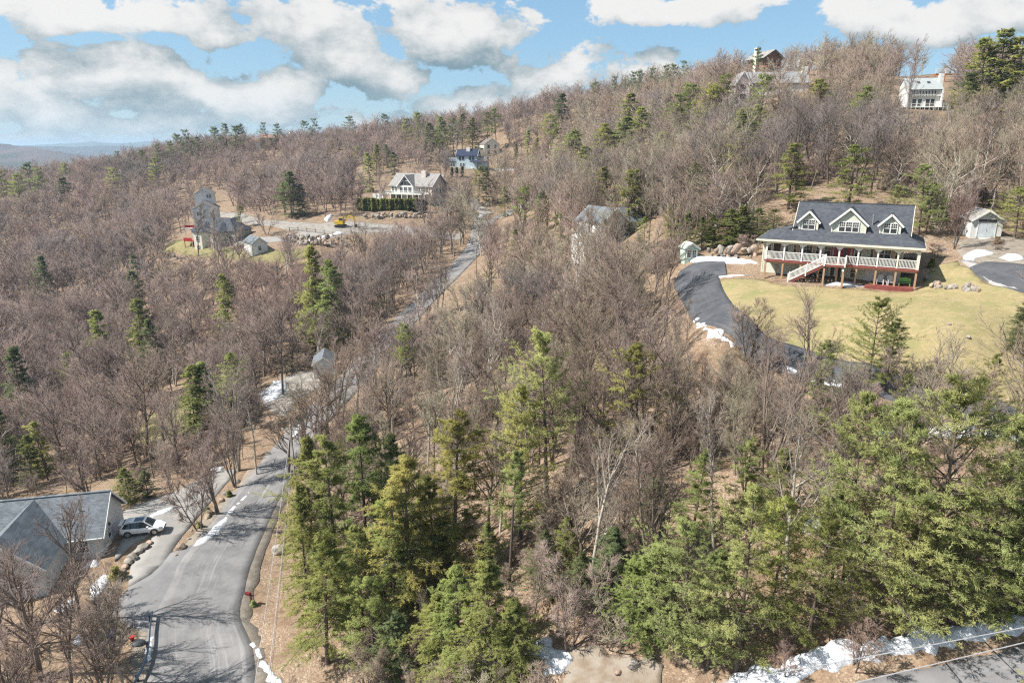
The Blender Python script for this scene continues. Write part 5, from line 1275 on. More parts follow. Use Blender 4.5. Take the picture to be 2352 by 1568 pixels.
# evergreens, read off the photograph: cluster -> phrase, then (x, top row, foot row, form, foliage, fatness)
EVERGREENS = [
 ('hemlock tree', 'tall olive evergreen in the thick roadside row by the mailbox verge', [(728, 1000, 1350, 'hemlock', OLIVEL, .72), (785, 1010, 1400, 'thin', HEML, .95), (840, 955, 1330, 'thin', HEML, 1.0), (898, 1000, 1290, 'thin', DARKL, .9), (712, 1120, 1430, 'hemlock', OLIVEL, .68), (752, 1230, 1520, 'thin', OLIVEL, 1.1), (835, 1215, 1440, 'thin', HEML, 1.0)]),
 ('hemlock tree', 'ragged yellow green evergreen in the lower middle woods', [(948, 1050, 1400, 'thin', BRONZE, 1.15), (1042, 950, 1320, 'thin', BRONZE, 1.15), (1000, 1090, 1340, 'thin', OLIVEL, 1.2), (905, 1130, 1420, 'thin', OLIVEL, 1.1)]),
 ('pine tree', 'dense young evergreen at the bottom edge left of the gravel clearing', [(860, 1320, 1530, 'pine', HEML, 1.2), (1055, 1305, 1545, 'hemlock', HEML, 1.15), (1130, 1290, 1560, 'hemlock', HEML, 1.2), (1010, 1370, 1540, 'hemlock', OLIVEL, 1.4), (1180, 1380, 1555, 'hemlock', HEML, 1.3), (800, 1290, 1480, 'thin', PINEL, 1.2), (920, 1400, 1540, 'hemlock', DARKL, 1.3)]),
 ('pine tree', 'bright plumed pine rising in the middle woods above the rest', [(1195, 890, 1230, 'pine', PINEY, .85), (1255, 755, 1160, 'tallpine', PINEL, 1.0), (1430, 800, 1075, 'pine', PINEY, 1.15), (935, 745, 905, 'tallpine', OLIVEL, .9), (1170, 1030, 1330, 'tallpine', PINEL, .9)]),
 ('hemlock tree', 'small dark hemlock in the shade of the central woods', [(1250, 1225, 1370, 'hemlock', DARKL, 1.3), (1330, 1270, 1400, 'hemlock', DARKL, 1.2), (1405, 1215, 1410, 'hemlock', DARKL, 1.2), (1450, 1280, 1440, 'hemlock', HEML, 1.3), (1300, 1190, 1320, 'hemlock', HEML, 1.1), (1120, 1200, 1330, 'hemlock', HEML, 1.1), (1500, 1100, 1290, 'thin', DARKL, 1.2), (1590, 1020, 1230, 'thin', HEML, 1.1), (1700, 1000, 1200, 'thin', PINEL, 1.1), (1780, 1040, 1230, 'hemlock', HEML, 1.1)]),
 ('pine tree', 'leafy green pine at the bottom right, left of the snowbank', [(1500, 1250, 1470, 'hemlock', HEML, 1.3), (1570, 1185, 1500, 'pine', PINEL, .95), (1690, 1120, 1540, 'pine', PINEL, .9), (1765, 1150, 1440, 'pine', PINEY, .95), (1625, 1260, 1530, 'pine', PINEL, 1.1), (1850, 1190, 1500, 'pine', HEML, .9), (1905, 1130, 1400, 'tallpine', PINEL, 1.0)]),
 ('pine tree', 'large white pine standing over the snowbank at the right', [(1935, 915, 1350, 'pine', PINEL, .85), (2010, 930, 1440, 'pine', PINEL, .9), (2120, 895, 1450, 'pine', PINEL, .95), (2235, 955, 1440, 'pine', PINEL, .95), (2335, 985, 1410, 'pine', PINEL, .9), (2180, 1130, 1430, 'pine', PINEL, 1.0), (2070, 1150, 1470, 'pine', PINEL, 1.0), (2300, 1170, 1440, 'pine', HEML, 1.0), (2390, 1100, 1440, 'pine', PINEL, 1.0)]),
 ('pine tree', 'green pine along the lower edge of the lawn', [(1885, 785, 930, 'thin', HEML, 1.2), (1990, 690, 900, 'pine', HEML, 1.0), (2030, 735, 900, 'thin', PINEL, 1.2), (2070, 860, 1010, 'pine', PINEL, .9), (2255, 815, 1010, 'tallpine', HEML, 1.1), (1860, 860, 1010, 'hemlock', HEML, 1.1)]),
 ('spruce tree', 'dense conical spruce on the lawn at the right edge of the photo', [(2350, 655, 812, 'spruce', DARKL, 1.0)]),
 ('pine tree', 'golden green treetop in the bottom right corner below the road', [(2375, 1505, 1790, 'pine', PINEY, .9)]),
 ('pine tree', 'evergreen at the edge of the woods behind the cape house', [(1610, 500, 575, 'hemlock', DARKL, 1.1), (1635, 495, 572, 'hemlock', HEML, 1.7), (1668, 482, 562, 'hemlock', OLIVEL, 1.8), (1705, 472, 556, 'hemlock', HEML, 2.0), (1738, 478, 548, 'hemlock', PINEL, 2.0), (1775, 480, 535, 'pine', HEML, 1.6), (1575, 490, 572, 'hemlock', HEML, 1.6), (2045, 425, 520, 'tallpine', OLIVEL, 1.1), (2108, 385, 545, 'pine', PINEL, 1.35), (2125, 430, 545, 'pine', PINEL, 1.3), (2330, 432, 545, 'pine', PINEY, 1.6), (1540, 470, 560, 'hemlock', OLIVEL, 1.1), (2385, 420, 560, 'pine', PINEL, 1)]),
 ('pine tree', 'dark pine standing by the road where it tops the rise', [(1180, 525, 590, 'hemlock', HEML, 1.2), (1125, 600, 680, 'thin', HEML, .9), (1160, 430, 500, 'hemlock', OLIVEL, 1.1), (1205, 430, 520, 'pine', HEML, 1.1), (1240, 445, 540, 'hemlock', HEML, 1.2), (1100, 380, 470, 'thin', OLIVEL, 1.2), (1118, 385, 465, 'hemlock', DARKL, .8), (1290, 470, 555, 'thin', HEML, 1.1), (1480, 495, 575, 'pine', HEML, 1.1), (1440, 480, 540, 'hemlock', OLIVEL, 1.0)]),
 ('hemlock tree', 'evergreen among bare trees on the right hillside', [(1980, 203, 262, 'pine', HEML, 1.3), (1880, 182, 232, 'hemlock', OLIVEL, 1.4), (1745, 165, 255, 'pine', HEML, .9), (1712, 250, 325, 'hemlock', OLIVEL, 1.3), (1740, 245, 310, 'pine', OLIVEL, 1.1), (1655, 170, 245, 'pine', HEML, 1.0), (1632, 190, 260, 'pine', OLIVEL, 1.0), (1560, 212, 275, 'pine', HEML, 1.2), (1545, 243, 300, 'hemlock', OLIVEL, 1.3), (1583, 190, 250, 'pine', HEML, 1.0), (1445, 215, 290, 'hemlock', OLIVEL, 1.1), (1430, 272, 330, 'hemlock', HEML, 1.3), (1390, 285, 350, 'hemlock', OLIVEL, 1.2),
     (1312, 300, 365, 'hemlock', HEML, 1.4), (1345, 335, 385, 'hemlock', OLIVEL, 1.3), (1290, 215, 290, 'hemlock', DARKL, 1.0), (1520, 300, 360, 'hemlock', OLIVEL, 1.2), (1820, 330, 395, 'thin', OLIVEL, 1.2), (2255, 92, 215, 'hemlock', OLIVEL, 1.0), (2290, 70, 220, 'hemlock', HEML, 1.1), (2335, 85, 225, 'hemlock', OLIVEL, 1.1), (2215, 165, 240, 'tallpine', DARKL, 1.2), (1610, 250, 320, 'pine', OLIVEL, 1.1), (1480, 250, 310, 'hemlock', OLIVEL, 1.1), (1690, 320, 390, 'thin', OLIVEL, 1.1), (1380, 380, 440, 'hemlock', OLIVEL, 1.1), (1960, 330, 400, 'thin', HEML, 1.2), (1590, 370, 430, 'hemlock', OLIVEL, 1.0), (1450, 390, 450, 'thin', OLIVEL, 1.2), (1265, 260, 330, 'pine', OLIVEL, 1.0)]),
 ('pine tree', 'small dark pine on the skyline of the right ridge', [(1365, 188, 228, 'pine', DARKL, 1.0), (1411, 175, 215, 'pine', DARKL, .9), (1449, 163, 205, 'pine', DARKL, .9), (1467, 160, 203, 'pine', DARKL, .9), (1500, 155, 198, 'pine', DARKL, .9), (1530, 147, 193, 'pine', DARKL, .8), (1549, 147, 190, 'pine', DARKL, .8), (1573, 138, 187, 'pine', DARKL, .9), (1740, 110, 150, 'pine', DARKL, .8)]),
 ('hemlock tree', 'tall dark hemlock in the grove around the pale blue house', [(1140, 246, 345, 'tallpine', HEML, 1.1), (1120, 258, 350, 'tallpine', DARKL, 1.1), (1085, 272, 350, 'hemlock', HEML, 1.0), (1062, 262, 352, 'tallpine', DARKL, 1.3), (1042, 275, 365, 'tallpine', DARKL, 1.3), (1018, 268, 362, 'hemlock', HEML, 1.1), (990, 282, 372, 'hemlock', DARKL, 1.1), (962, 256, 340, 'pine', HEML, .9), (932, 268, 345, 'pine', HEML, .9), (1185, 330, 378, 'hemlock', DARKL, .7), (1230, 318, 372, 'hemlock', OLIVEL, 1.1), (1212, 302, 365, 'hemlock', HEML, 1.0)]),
 ('hemlock tree', 'dark evergreen in the woods behind and left of the tan house', [(890, 330, 385, 'hemlock', DARKL, 1.1), (907, 348, 410, 'hemlock', DARKL, 1.2), (850, 350, 440, 'hemlock', HEML, .9), (865, 330, 400, 'hemlock', OLIVEL, 1.0), (780, 318, 345, 'hemlock', OLIVEL, 1.6), (765, 330, 352, 'hemlock', OLIVEL, 1.6), (820, 335, 380, 'pine', OLIVEL, 1.0), (670, 395, 498, 'hemlock', DARKL, 1.3), (695, 420, 495, 'hemlock', DARKL, 1.1), (655, 420, 495, 'tallpine', HEML, 1.2), (555, 468, 520, 'thin', HEML, 1.1), (575, 400, 460, 'tallpine', DARKL, 1.0)]),
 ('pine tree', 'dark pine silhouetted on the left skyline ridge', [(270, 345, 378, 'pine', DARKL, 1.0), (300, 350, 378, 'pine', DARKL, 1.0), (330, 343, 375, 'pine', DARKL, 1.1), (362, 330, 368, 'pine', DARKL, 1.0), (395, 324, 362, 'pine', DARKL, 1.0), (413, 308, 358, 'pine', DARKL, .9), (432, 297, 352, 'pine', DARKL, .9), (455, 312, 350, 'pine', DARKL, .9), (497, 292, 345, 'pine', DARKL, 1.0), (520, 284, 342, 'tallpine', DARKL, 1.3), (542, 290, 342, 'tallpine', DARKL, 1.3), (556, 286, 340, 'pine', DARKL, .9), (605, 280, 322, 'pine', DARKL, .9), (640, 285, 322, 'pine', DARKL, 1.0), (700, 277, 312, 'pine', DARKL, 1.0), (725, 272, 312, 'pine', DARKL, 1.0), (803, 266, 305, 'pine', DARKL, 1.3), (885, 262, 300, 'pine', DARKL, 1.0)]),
 ('pine tree', 'evergreen standing out of the bare woods at the far left', [(12, 390, 455, 'pine', HEML, 1.2), (45, 396, 455, 'pine', HEML, 1.2), (70, 375, 440, 'pine', DARKL, 1.0), (92, 385, 440, 'pine', HEML, 1.1), (152, 372, 405, 'pine', HEML, 1.2), (153, 408, 462, 'hemlock', DARKL, 1.5), (265, 385, 430, 'pine', HEML, 1.3), (362, 360, 410, 'pine', HEML, 1.1)]),
 ('hemlock tree', 'lone hemlock in the bare woods of the left slope', [(110, 588, 665, 'hemlock', DARKL, .95), (308, 585, 645, 'hemlock', DARKL, .9), (315, 625, 685, 'hemlock', DARKL, 1.0), (240, 705, 795, 'hemlock', OLIVEL, .95), (325, 688, 790, 'hemlock', HEML, 1.0), (352, 730, 800, 'hemlock', DARKL, 1.0), (530, 635, 750, 'hemlock', HEML, .8), (55, 795, 925, 'hemlock', DARKL, .9), (150, 808, 855, 'thin', HEML, 1.0), (735, 562, 730, 'hemlock', OLIVEL, .8), (765, 600, 740, 'hemlock', HEML, .9), (720, 640, 740, 'thin', HEML, 1.0)]),
 ('hemlock tree', 'bushy evergreen in the woods behind the low grey roofed house', [(450, 835, 1000, 'hemlock', HEML, 1.1), (485, 825, 985, 'hemlock', HEML, 1.2), (540, 812, 1000, 'tallpine', OLIVEL, 1.0), (25, 930, 1100, 'hemlock', DARKL, .9), (75, 1000, 1115, 'hemlock', HEML, 1.1), (300, 1075, 1152, 'hemlock', HEML, 1.6), (340, 1080, 1140, 'hemlock', DARKL, 1.5), (110, 960, 1100, 'thin', OLIVEL, 1.0)]),
]
NM = {'hemlock tree': 'hemlock_tree', 'pine tree': 'pine_tree', 'spruce tree': 'spruce_tree'}
for cat, phrase, lst in EVERGREENS:
    lst = sorted(lst)
    for i, (x, yt, yf, form, leaf, fat) in enumerate(lst):
        in_wood = any(w_ in phrase for w_ in ('hillside', 'skyline', 'far left', 'left slope'))   # there the foot row is where the tree sinks into the canopy
        p = G(x, yf, 6.0 if in_wood else 0.0); p[2] = H0(p[0], p[1])[0]; h = height_to(p, yt); D = np.linalg.norm(p); lod = 0 if D < 80 or 'behind the cape house' in phrase else 1 if D < 170 else 2
        pz = HG(p[0], p[1])[0]
        lab = phrase if len(lst) == 1 else phrase + ', ' + ORD[i]
        sd_ = (i * 7 + len(phrase)) % (4 if lod == 0 else 3)
        plant_tree(NM[cat], ('c', form, lod, 12.0 if form != 'tallpine' else 14.0, leaf, 100 + sd_ + 10 * lod), (p[0], p[1], pz), min(max(h, 2.5), 24), lab, 'evergreen tree', phrase if len(lst) > 1 else None, fat=fat * (1.3 if 'right hillside' in phrase else 1.0), lean=(random.gauss(0, .02), random.gauss(0, .02)))
        TREESPOTS.append((p[0], p[1], 1.3 + .08 * h)); 'shade of the central' in phrase or SIGHT.append((D, x, yt, yf, max(4.0, .16 * h * fat / D * 1568)))

# clipped arborvitae hedge below the tan house
for i in range(24):
    x = 823 + i * (978 - 823) / 23; p = G(x, 484 + (i % 3) * .4); h = height_to(p, 457)
    plant_tree('arborvitae', ('c', 'arbor', 1, 3.6, OLIVEL, 70 + i % 3), (p[0], p[1], p[2] - .1), h * random.uniform(.95, 1.05), 'arborvitae in the hedge below the tan house, ' + ORD[i], 'hedge shrub', 'hedge below the tan house', fat=1.35)
for i, (x, yt, yf) in enumerate([(1038, 386, 408), (1050, 386, 408), (1062, 384, 408)]):
    p = G(x, yf); plant_tree('arborvitae', ('c', 'arbor', 1, 3.6, DARKL, 70 + i), p, height_to(p, yt), 'dark upright arborvitae below the pale blue house deck, ' + ORD[i], 'shrub', 'shrubs below the blue house', fat=1.2)

# ------------------------------------------------------------------ bare hardwoods
SPECIAL = [  # x, top row, foot row, form, twig material, fatness, lean, label
 (1322, 625, 850, 'oak', TWIG, 1.15, (0, 0), 'broad dark limbed bare oak standing tallest in the middle of the woods'),
 (1205, 665, 835, 'oak', TWIG, 1.15, (0, -.08), 'broad bare oak just left of the tallest oak, leaning left'),
 (1450, 640, 850, 'oak', TWIG, .95, (0, .06), 'bare oak just right of the tallest oak in the middle woods'),
 (1354, 985, 1378, 'maple', PALEBARK, .8, (0, 0), 'straight pale barked bare tree above the gravel clearing'),
 (1805, 945, 1330, 'maple', PALEBARK, .85, (0, .12), 'pale bare tree with spreading limbs left of the large white pines'),
 (2158, 770, 1000, 'maple', PALEBARK, .9, (0, .1), 'pale grey bare tree leaning right over the lower driveway'),
 (1858, 672, 835, 'maple', TWIG, 1.2, (0, 0), 'slender bare tree at the lawn edge in front of the red stairs'),
 (1720, 690, 850, 'sapling', TWIG, 1.0, (0, 0), 'thin bare sapling beside the curve of the dark driveway'),
 (2120, 830, 1010, 'sapling', TWIGP, 1.0, (0, 0), 'upright bare sapling at the foot of the lawn'),
 (2235, 860, 1020, 'sapling', TWIG, .9, (0, .1), 'bare sapling leaning right at the lower right lawn edge'),
 (188, 1150, 1430, 'maple', TWIGP, .95, (0, 0), 'large bare maple in front of the grey shingle roof at lower left'),
 (95, 1240, 1560, 'oak', TWIGP, 1.0, (0, -.05), 'big bare tree with a dark slanting trunk in the bottom left corner'),
 (165, 1300, 1600, 'maple', TWIGP, .9, (0, .05), 'bare tree with dark trunk at the bottom left, right of the corner tree'),
 (20, 1200, 1500, 'maple', TWIGP, 1.0, (0, 0), 'bare tree cut by the left edge of the photo at the bottom'),
 (282, 1290, 1570, 'pole', PALEBARK, 1.0, (0, -.03), 'thin pale birch by the blue guardrail'),
 (240, 1360, 1640, 'clump', TWIGP, 1.0, (0, 0), 'bare many stemmed tree at the bottom edge left of the guardrail'),
 (60, 1400, 1700, 'maple', TWIGP, 1.1, (0, 0), 'bare tree top rising from below the bottom left edge'),
 (455, 470, 588, 'pole', TWIG, 1.2, (0, -.18), 'dark bare tree leaning left across the grey green house'),
 (495, 480, 592, 'pole', TWIG, 1.1, (0, -.12), 'second dark bare tree leaning left before the grey green house'),
 (340, 805, 1030, 'oak', TWIG, 1.0, (0, -.1), 'dark bare tree leaning left over the grassy clearing'),
 (375, 820, 1015, 'oak', TWIG, .9, (0, .08), 'dark bare tree with forked trunk right of the grassy clearing'),
 (548, 850, 1080, 'clump', PALEBARK, .9, (0, 0), 'white stemmed birch clump left of the road bend'),
 (590, 880, 1090, 'pole', PALEBARK, 1.0, (0, .04), 'single white birch at the road bend'),
 (650, 690, 905, 'maple', TWIGP, .9, (0, 0), 'tall bare tree standing by the snow patch and small garage'),
 (500, 1010, 1180, 'clump', TWIGP, 1.1, (0, 0), 'reddish sapling clump on the rock edging between road and drive'),
 (462, 1065, 1215, 'sapling', TWIGP, 1.0, (0, -.1), 'thin sapling on the rock edging near the white car'),
 (540, 960, 1120, 'clump', TWIGP, 1.0, (0, .05), 'sapling clump at the top of the rock edging by the road'),
 (2192, 430, 572, 'clump', REDTW, .95, (0, 0), 'russet twigged bare tree left of the white shed'),
 (815, 455, 527, 'maple', REDTW, .9, (0, 0), 'small russet bare tree on the island beside the gravel lane'),
 (1300, 1300, 1500, 'sapling', TWIGP, 1.1, (0, 0), 'small twisted bare tree beside the snow at the gravel clearing'),
 (1805, 1475, 1555, 'sapling', REDTW, 1.5, (0, 0), 'red twigged bush in the left end of the snowbank'),
 (1965, 1415, 1540, 'sapling', REDTW, 1.2, (0, .15), 'red twigged bush leaning over the middle of the snowbank'),
 (2210, 180, 262, 'oak', TWIG, 1.0, (0, 0), 'crooked bare tree right of the white saltbox house'),
 (1085, 430, 500, 'clump', PALEBARK, 1.0, (0, 0), 'pale birch clump beside the hilltop road'),
 (1020, 440, 520, 'clump', PALEBARK, .9, (0, 0), 'pale birch at the right end of the clipped hedge'),
 (780, 380, 455, 'oak', TWIG, 1.2, (0, 0), 'wide bare tree left of the tan house'),
 (690, 915, 1100, 'maple', TWIG, 1.1, (0, -.06), 'bare tree leaning left over the road bend, nearest the evergreens'),
 (664, 920, 1085, 'oak', TWIG, 1.1, (0, 0), 'broad bare tree beside the road just above the bend'),
 (702, 880, 1040, 'clump', TWIGG, 1.2, (0, 0), 'bare clump beside the road, second above the bend'),
 (738, 835, 995, 'oak', TWIG, 1.1, (0, 0), 'broad bare tree beside the road, third above the bend'),
 (778, 800, 950, 'maple', TWIG, 1.3, (0, -.05), 'bare tree beside the road opposite the small grey garage'),
 (722, 870, 1062, 'oak', TWIG, 1.1, (0, 0), 'broad bare tree on the bank hiding the road bend'),
 (752, 845, 1020, 'maple', TWIGG, 1.1, (0, 0), 'upright bare tree on the bank above the road bend'),
 (785, 800, 985, 'clump', TWIG, 1.1, (0, 0), 'many stemmed bare tree above the road bend'),
 (820, 770, 950, 'maple', TWIG, 1.1, (0, .05), 'bare tree on the road bank below the small grey garage'),
 (1345, 465, 620, 'maple', TWIG, 1.1, (0, 0), 'bare tree in front of the half hidden white house, left one'),
 (1385, 470, 630, 'clump', TWIGG, 1.1, (0, 0), 'bare tree clump in front of the half hidden white house'),
 (1420, 475, 625, 'maple', TWIG, 1.1, (0, 0), 'bare tree in front of the half hidden white house, right one'),
 (1350, 500, 606, 'maple', TWIGG, 1.2, (0, .05), 'slim bare tree close before the half hidden white gable'),
]
for (x, yt, yf, form, mat, fat, lean, lab) in SPECIAL:
    p = G(x, yf); h = height_to(p, yt); D = np.linalg.norm(p)
    plant_tree('bare_tree', ('b', form, 0 if D < 110 else 1, 11.0 if form != 'sapling' else 5.0, mat, 30 + (len(lab) % 4)), (p[0], p[1], HG(p[0], p[1])[0]), h, lab, 'bare tree', None, fat=fat, lean=lean)
    TREESPOTS.append((p[0], p[1], 2.2))

CLEAR = [[(1555, 640), (1600, 590), (1745, 590), (1740, 452), (2112, 452), (2130, 560), (2215, 585), (2225, 485), (2352, 485), (2352, 790), (2240, 800), (2080, 770), (1900, 775), (1800, 745), (1735, 730), (1690, 765), (1600, 690)],
         [(330, 1568), (640, 1568), (625, 1430), (650, 1260), (655, 1100), (640, 1085), (590, 1095), (500, 1150), (420, 1130), (280, 1140), (230, 1130), (0, 1140), (0, 1300), (250, 1290), (300, 1330)],
         [(815, 390), (1015, 390), (1018, 500), (815, 500)], [(560, 515), (700, 500), (830, 500), (990, 490), (990, 510), (840, 535), (820, 562), (560, 560)], [(405, 430), (530, 445), (545, 578), (375, 590), (400, 480)],
         [(572, 535), (720, 540), (740, 588), (572, 592)], [(1032, 335), (1122, 335), (1122, 392), (1032, 392)], [(1100, 316), (1155, 316), (1155, 362), (1100, 362)], [(2062, 160), (2195, 150), (2185, 256), (2062, 256)],
         [(1000, 700), (1042, 640), (1082, 560), (1095, 490), (1150, 470), (1175, 480), (1175, 500), (1122, 515), (1108, 580), (1095, 620)], [(718, 815), (772, 815), (772, 872), (718, 872)], [(600, 868), (660, 868), (740, 880), (700, 940), (640, 960), (600, 920)],
         [(1500, 1568), (1700, 1520), (2352, 1400), (2352, 1568)], [(1190, 1568), (1200, 1480), (1300, 1470), (1490, 1500), (1490, 1568)], [(1695, 160), (1880, 155), (1870, 215), (1695, 218)], [(1740, 130), (1800, 130), (1800, 165), (1740, 165)],
         [(1570, 555), (1605, 555), (1605, 605), (1570, 605)], [(595, 312), (640, 312), (640, 334), (595, 334)], [(1355, 505), (1356, 505), (1356, 506)], [(1580, 700), (1640, 745), (1760, 815), (1840, 850), (1800, 860), (1700, 820), (1610, 770)], [(310, 1000), (400, 935), (470, 925), (400, 990)],
         [(640, 1110), (680, 1110), (690, 1300), (640, 1568), (590, 1568)], [(2000, 860), (2190, 860), (2260, 940), (2050, 930)], [(1095, 560), (1065, 640), (990, 720), (930, 760), (950, 690), (1000, 625)]]
CLEARP = [.02, .02, .06, .12, .15, .1, .12, .3, .06, .04, .1, .15, 0, .02, .55, .5, 0, .3, .5, .25, .5, 0, .35, .32]


_mx, _my = np.meshgrid(np.arange(-40, 2400, 4.0), np.arange(-40, 1640, 4.0))
CMAP = np.full(_mx.shape, 2.0)              # chance of a tree being allowed to stand in each open view
for _k, _poly in enumerate(CLEAR):
    CMAP = np.where(in_poly(_mx, _my, _poly), np.minimum(CMAP, CLEARP[_k]), CMAP)


CDIST = np.zeros(CMAP.shape)               # trees nearer than this would hide an evergreen the photograph shows
for (_D, _x, _yt, _yf, _w) in SIGHT:
    _in = (np.abs(_mx - _x) < _w) & (_my > _yt - 2) & (_my < _yt + .72 * (_yf - _yt)); CDIST = np.where(_in, np.maximum(CDIST, _D - 1.0), CDIST)


def blocks(p, h, r, u, w):
    """does a tree here stand in one of the open views of the photograph?"""
    low = 2.0; Dt = math.sqrt(p[0] ** 2 + p[1] ** 2 + p[2] ** 2); hid = 0
    for f, dx in ((0, 0), (.35, 0), (.65, -r), (.65, r), (.97, 0), (.97, -r * .5), (.97, r * .5)):
        q = dsp((p[0] + dx, p[1], p[2] + h * f)); i, j = int((q[1] + 40) / 4), int((q[0] + 40) / 4)
        if 0 <= i < CMAP.shape[0] and 0 <= j < CMAP.shape[1]: low = min(low, CMAP[i, j]); hid += Dt < CDIST[i, j]
    if hid and w < min(.92, .45 + .2 * hid): return True
    return low < 1 and u > low


RS = np.random.RandomState(11)
cand = []
for (ya, yb, st) in ((30, 105, 3.75), (105, 260, 4.0), (260, 480, 4.6)):
    for yy in np.arange(ya, yb, st):
        for xx in np.arange(-.82 * yy - 25, .82 * yy + 25, st):
            cand.append((xx + RS.uniform(-.46, .46) * st, yy + RS.uniform(-.46, .46) * st))
cand = np.array(cand)
cand = cand[offroad(cand[:, 0], cand[:, 1]) > 1.1]
TS_ = np.array(TREESPOTS)
zc = HG(cand[:, 0], cand[:, 1])
keep = []
BOXES = [(np.array(o.location[:2]), 8.5 if o.name.startswith('house') else 3.5) for o in bpy.data.objects if o.type == 'EMPTY' and o.name.split('.')[0] in ('house', 'shed', 'garage')]
for (x, y), z in zip(cand, zc):
    if (np.hypot(TS_[:, 0] - x, TS_[:, 1] - y) < TS_[:, 2]).any(): continue
    if any(np.hypot(*(c - (x, y))) < r for c, r in BOXES): continue
    if in_poly(x, y, [(-66, 55), (-43, 55), (-43, 71), (-66, 76)])[0]: continue
    if y < 62 and abs(x) < 40 and RS.rand() < .22: continue
    base_px = dsp((x, y, z))
    if base_px[1] > 1620 or base_px[0] < -350 or base_px[0] > 2700: continue
    big = vnoise(np.array([x / 38]), np.array([y / 38]))[0]
    h = (8.4 + 4.0 * big + RS.normal(0, 1.7)) * (1.0 if y < 300 else .92); h = float(np.clip(h, 4.5, 15))
    if x > 70 and y > 185: h *= .78
    if base_px[1] > 1500: h = min(h, 7)
    u, w = RS.rand(), RS.rand()
    if blocks((x, y, z), h, h * .16, u, w):
        h *= .62
        if blocks((x, y, z), h, h * .16, u, w):
            h *= .6
            if h < 2.6 or blocks((x, y, z), h, h * .16, u, w): continue
    keep.append((x, y, z, h))
for xx, yy in zip(RS.uniform(1470, 1800, 80), RS.uniform(905, 1100, 80)):       # sapling tangle on the bank below the drive
    p_ = G(xx, yy)
    if offroad(np.array([p_[0]]), np.array([p_[1]]))[0] > 1.0: keep.append((p_[0], p_[1], HG(p_[0], p_[1])[0], RS.uniform(2.6, 5.6)))
keep = np.array(keep); dist = np.linalg.norm(keep[:, :3], axis=1); keep = keep[np.argsort(dist)]
inview = []
for i, (x, y, z, h) in enumerate(keep):
    q = dsp((x, y, z + h * .6)); inview.append(-30 < q[0] < 2382 and -20 < q[1] < 1590)
inview = np.array(inview)
near_i = np.nonzero(inview)[0][:262]; rest_i = np.setdiff1d(np.arange(len(keep)), near_i)
FORMS = ['maple', 'oak', 'pole', 'maple', 'clump', 'pole', 'maple', 'clump']


def patch(x, y):
    q = dsp((x, y, H0(x, y)[0]))
    if x < -40 and y < 66: return 'before the low grey roofed house'
    if x < -33 and y < 100: return 'behind the low grey roofed house'
    if x < -20: return 'left of the climbing road'
    if x > 22 and y > 88: return 'just behind the cape house'
    if q[1] > 1300: return 'among the young evergreens along the bottom'
    if x > 12 and y < 70: return 'below the curving dark driveway'
    if y > 88: return 'between road and cape house drive'
    if x < -6: return 'on the bank behind the roadside evergreens'
    return 'in the middle lower woods'


spec = []
for n, i in enumerate(near_i):
    x, y, z, h = keep[i]; form = FORMS[RS.randint(len(FORMS))]; left = x < -18
    mat = (TWIGP, TWIGP, TWIG)[n % 3] if left else (TWIG, TWIGG, TWIG, TWIGP, TWIGG)[n % 5]
    if n % 9 == 4: mat = PALEBARK; form = 'maple' if form == 'oak' else form
    look = {'maple': 'upright', 'oak': 'broad', 'pole': 'slender', 'clump': 'many stemmed'}[form] + {'mauve_twigs': ' mauve', 'brown_twigs': ' brown', 'olive_grey_twigs': ' olive grey', 'pale_bark': ' pale'}[mat.name] + ' bare tree '
    ph = patch(x, y); spec.append((look + ph, dsp((x, y, z + h))[0], i, n, form, mat, ph))
alike = {}
for q in sorted(spec, key=lambda q: q[1]): alike.setdefault(q[0], []).append(q)
for lab, grp_ in alike.items():
    for k_, (_, _, i, n, form, mat, ph) in enumerate(grp_):
        x, y, z, h = keep[i]; D = np.linalg.norm(keep[i, :3]); lod = 0 if D < 92 else 1
        plant_tree('bare_tree', ('b', form, lod, 11.0, mat, 10 + (n % 5 if lod == 0 else n % 3)), (x, y, z), h, lab if len(grp_) == 1 else lab + ', ' + ORD[k_], 'bare tree', 'bare trees ' + ph, fat=RS.uniform(.85, 1.15), lean=(RS.normal(0, .05), RS.normal(0, .05)))

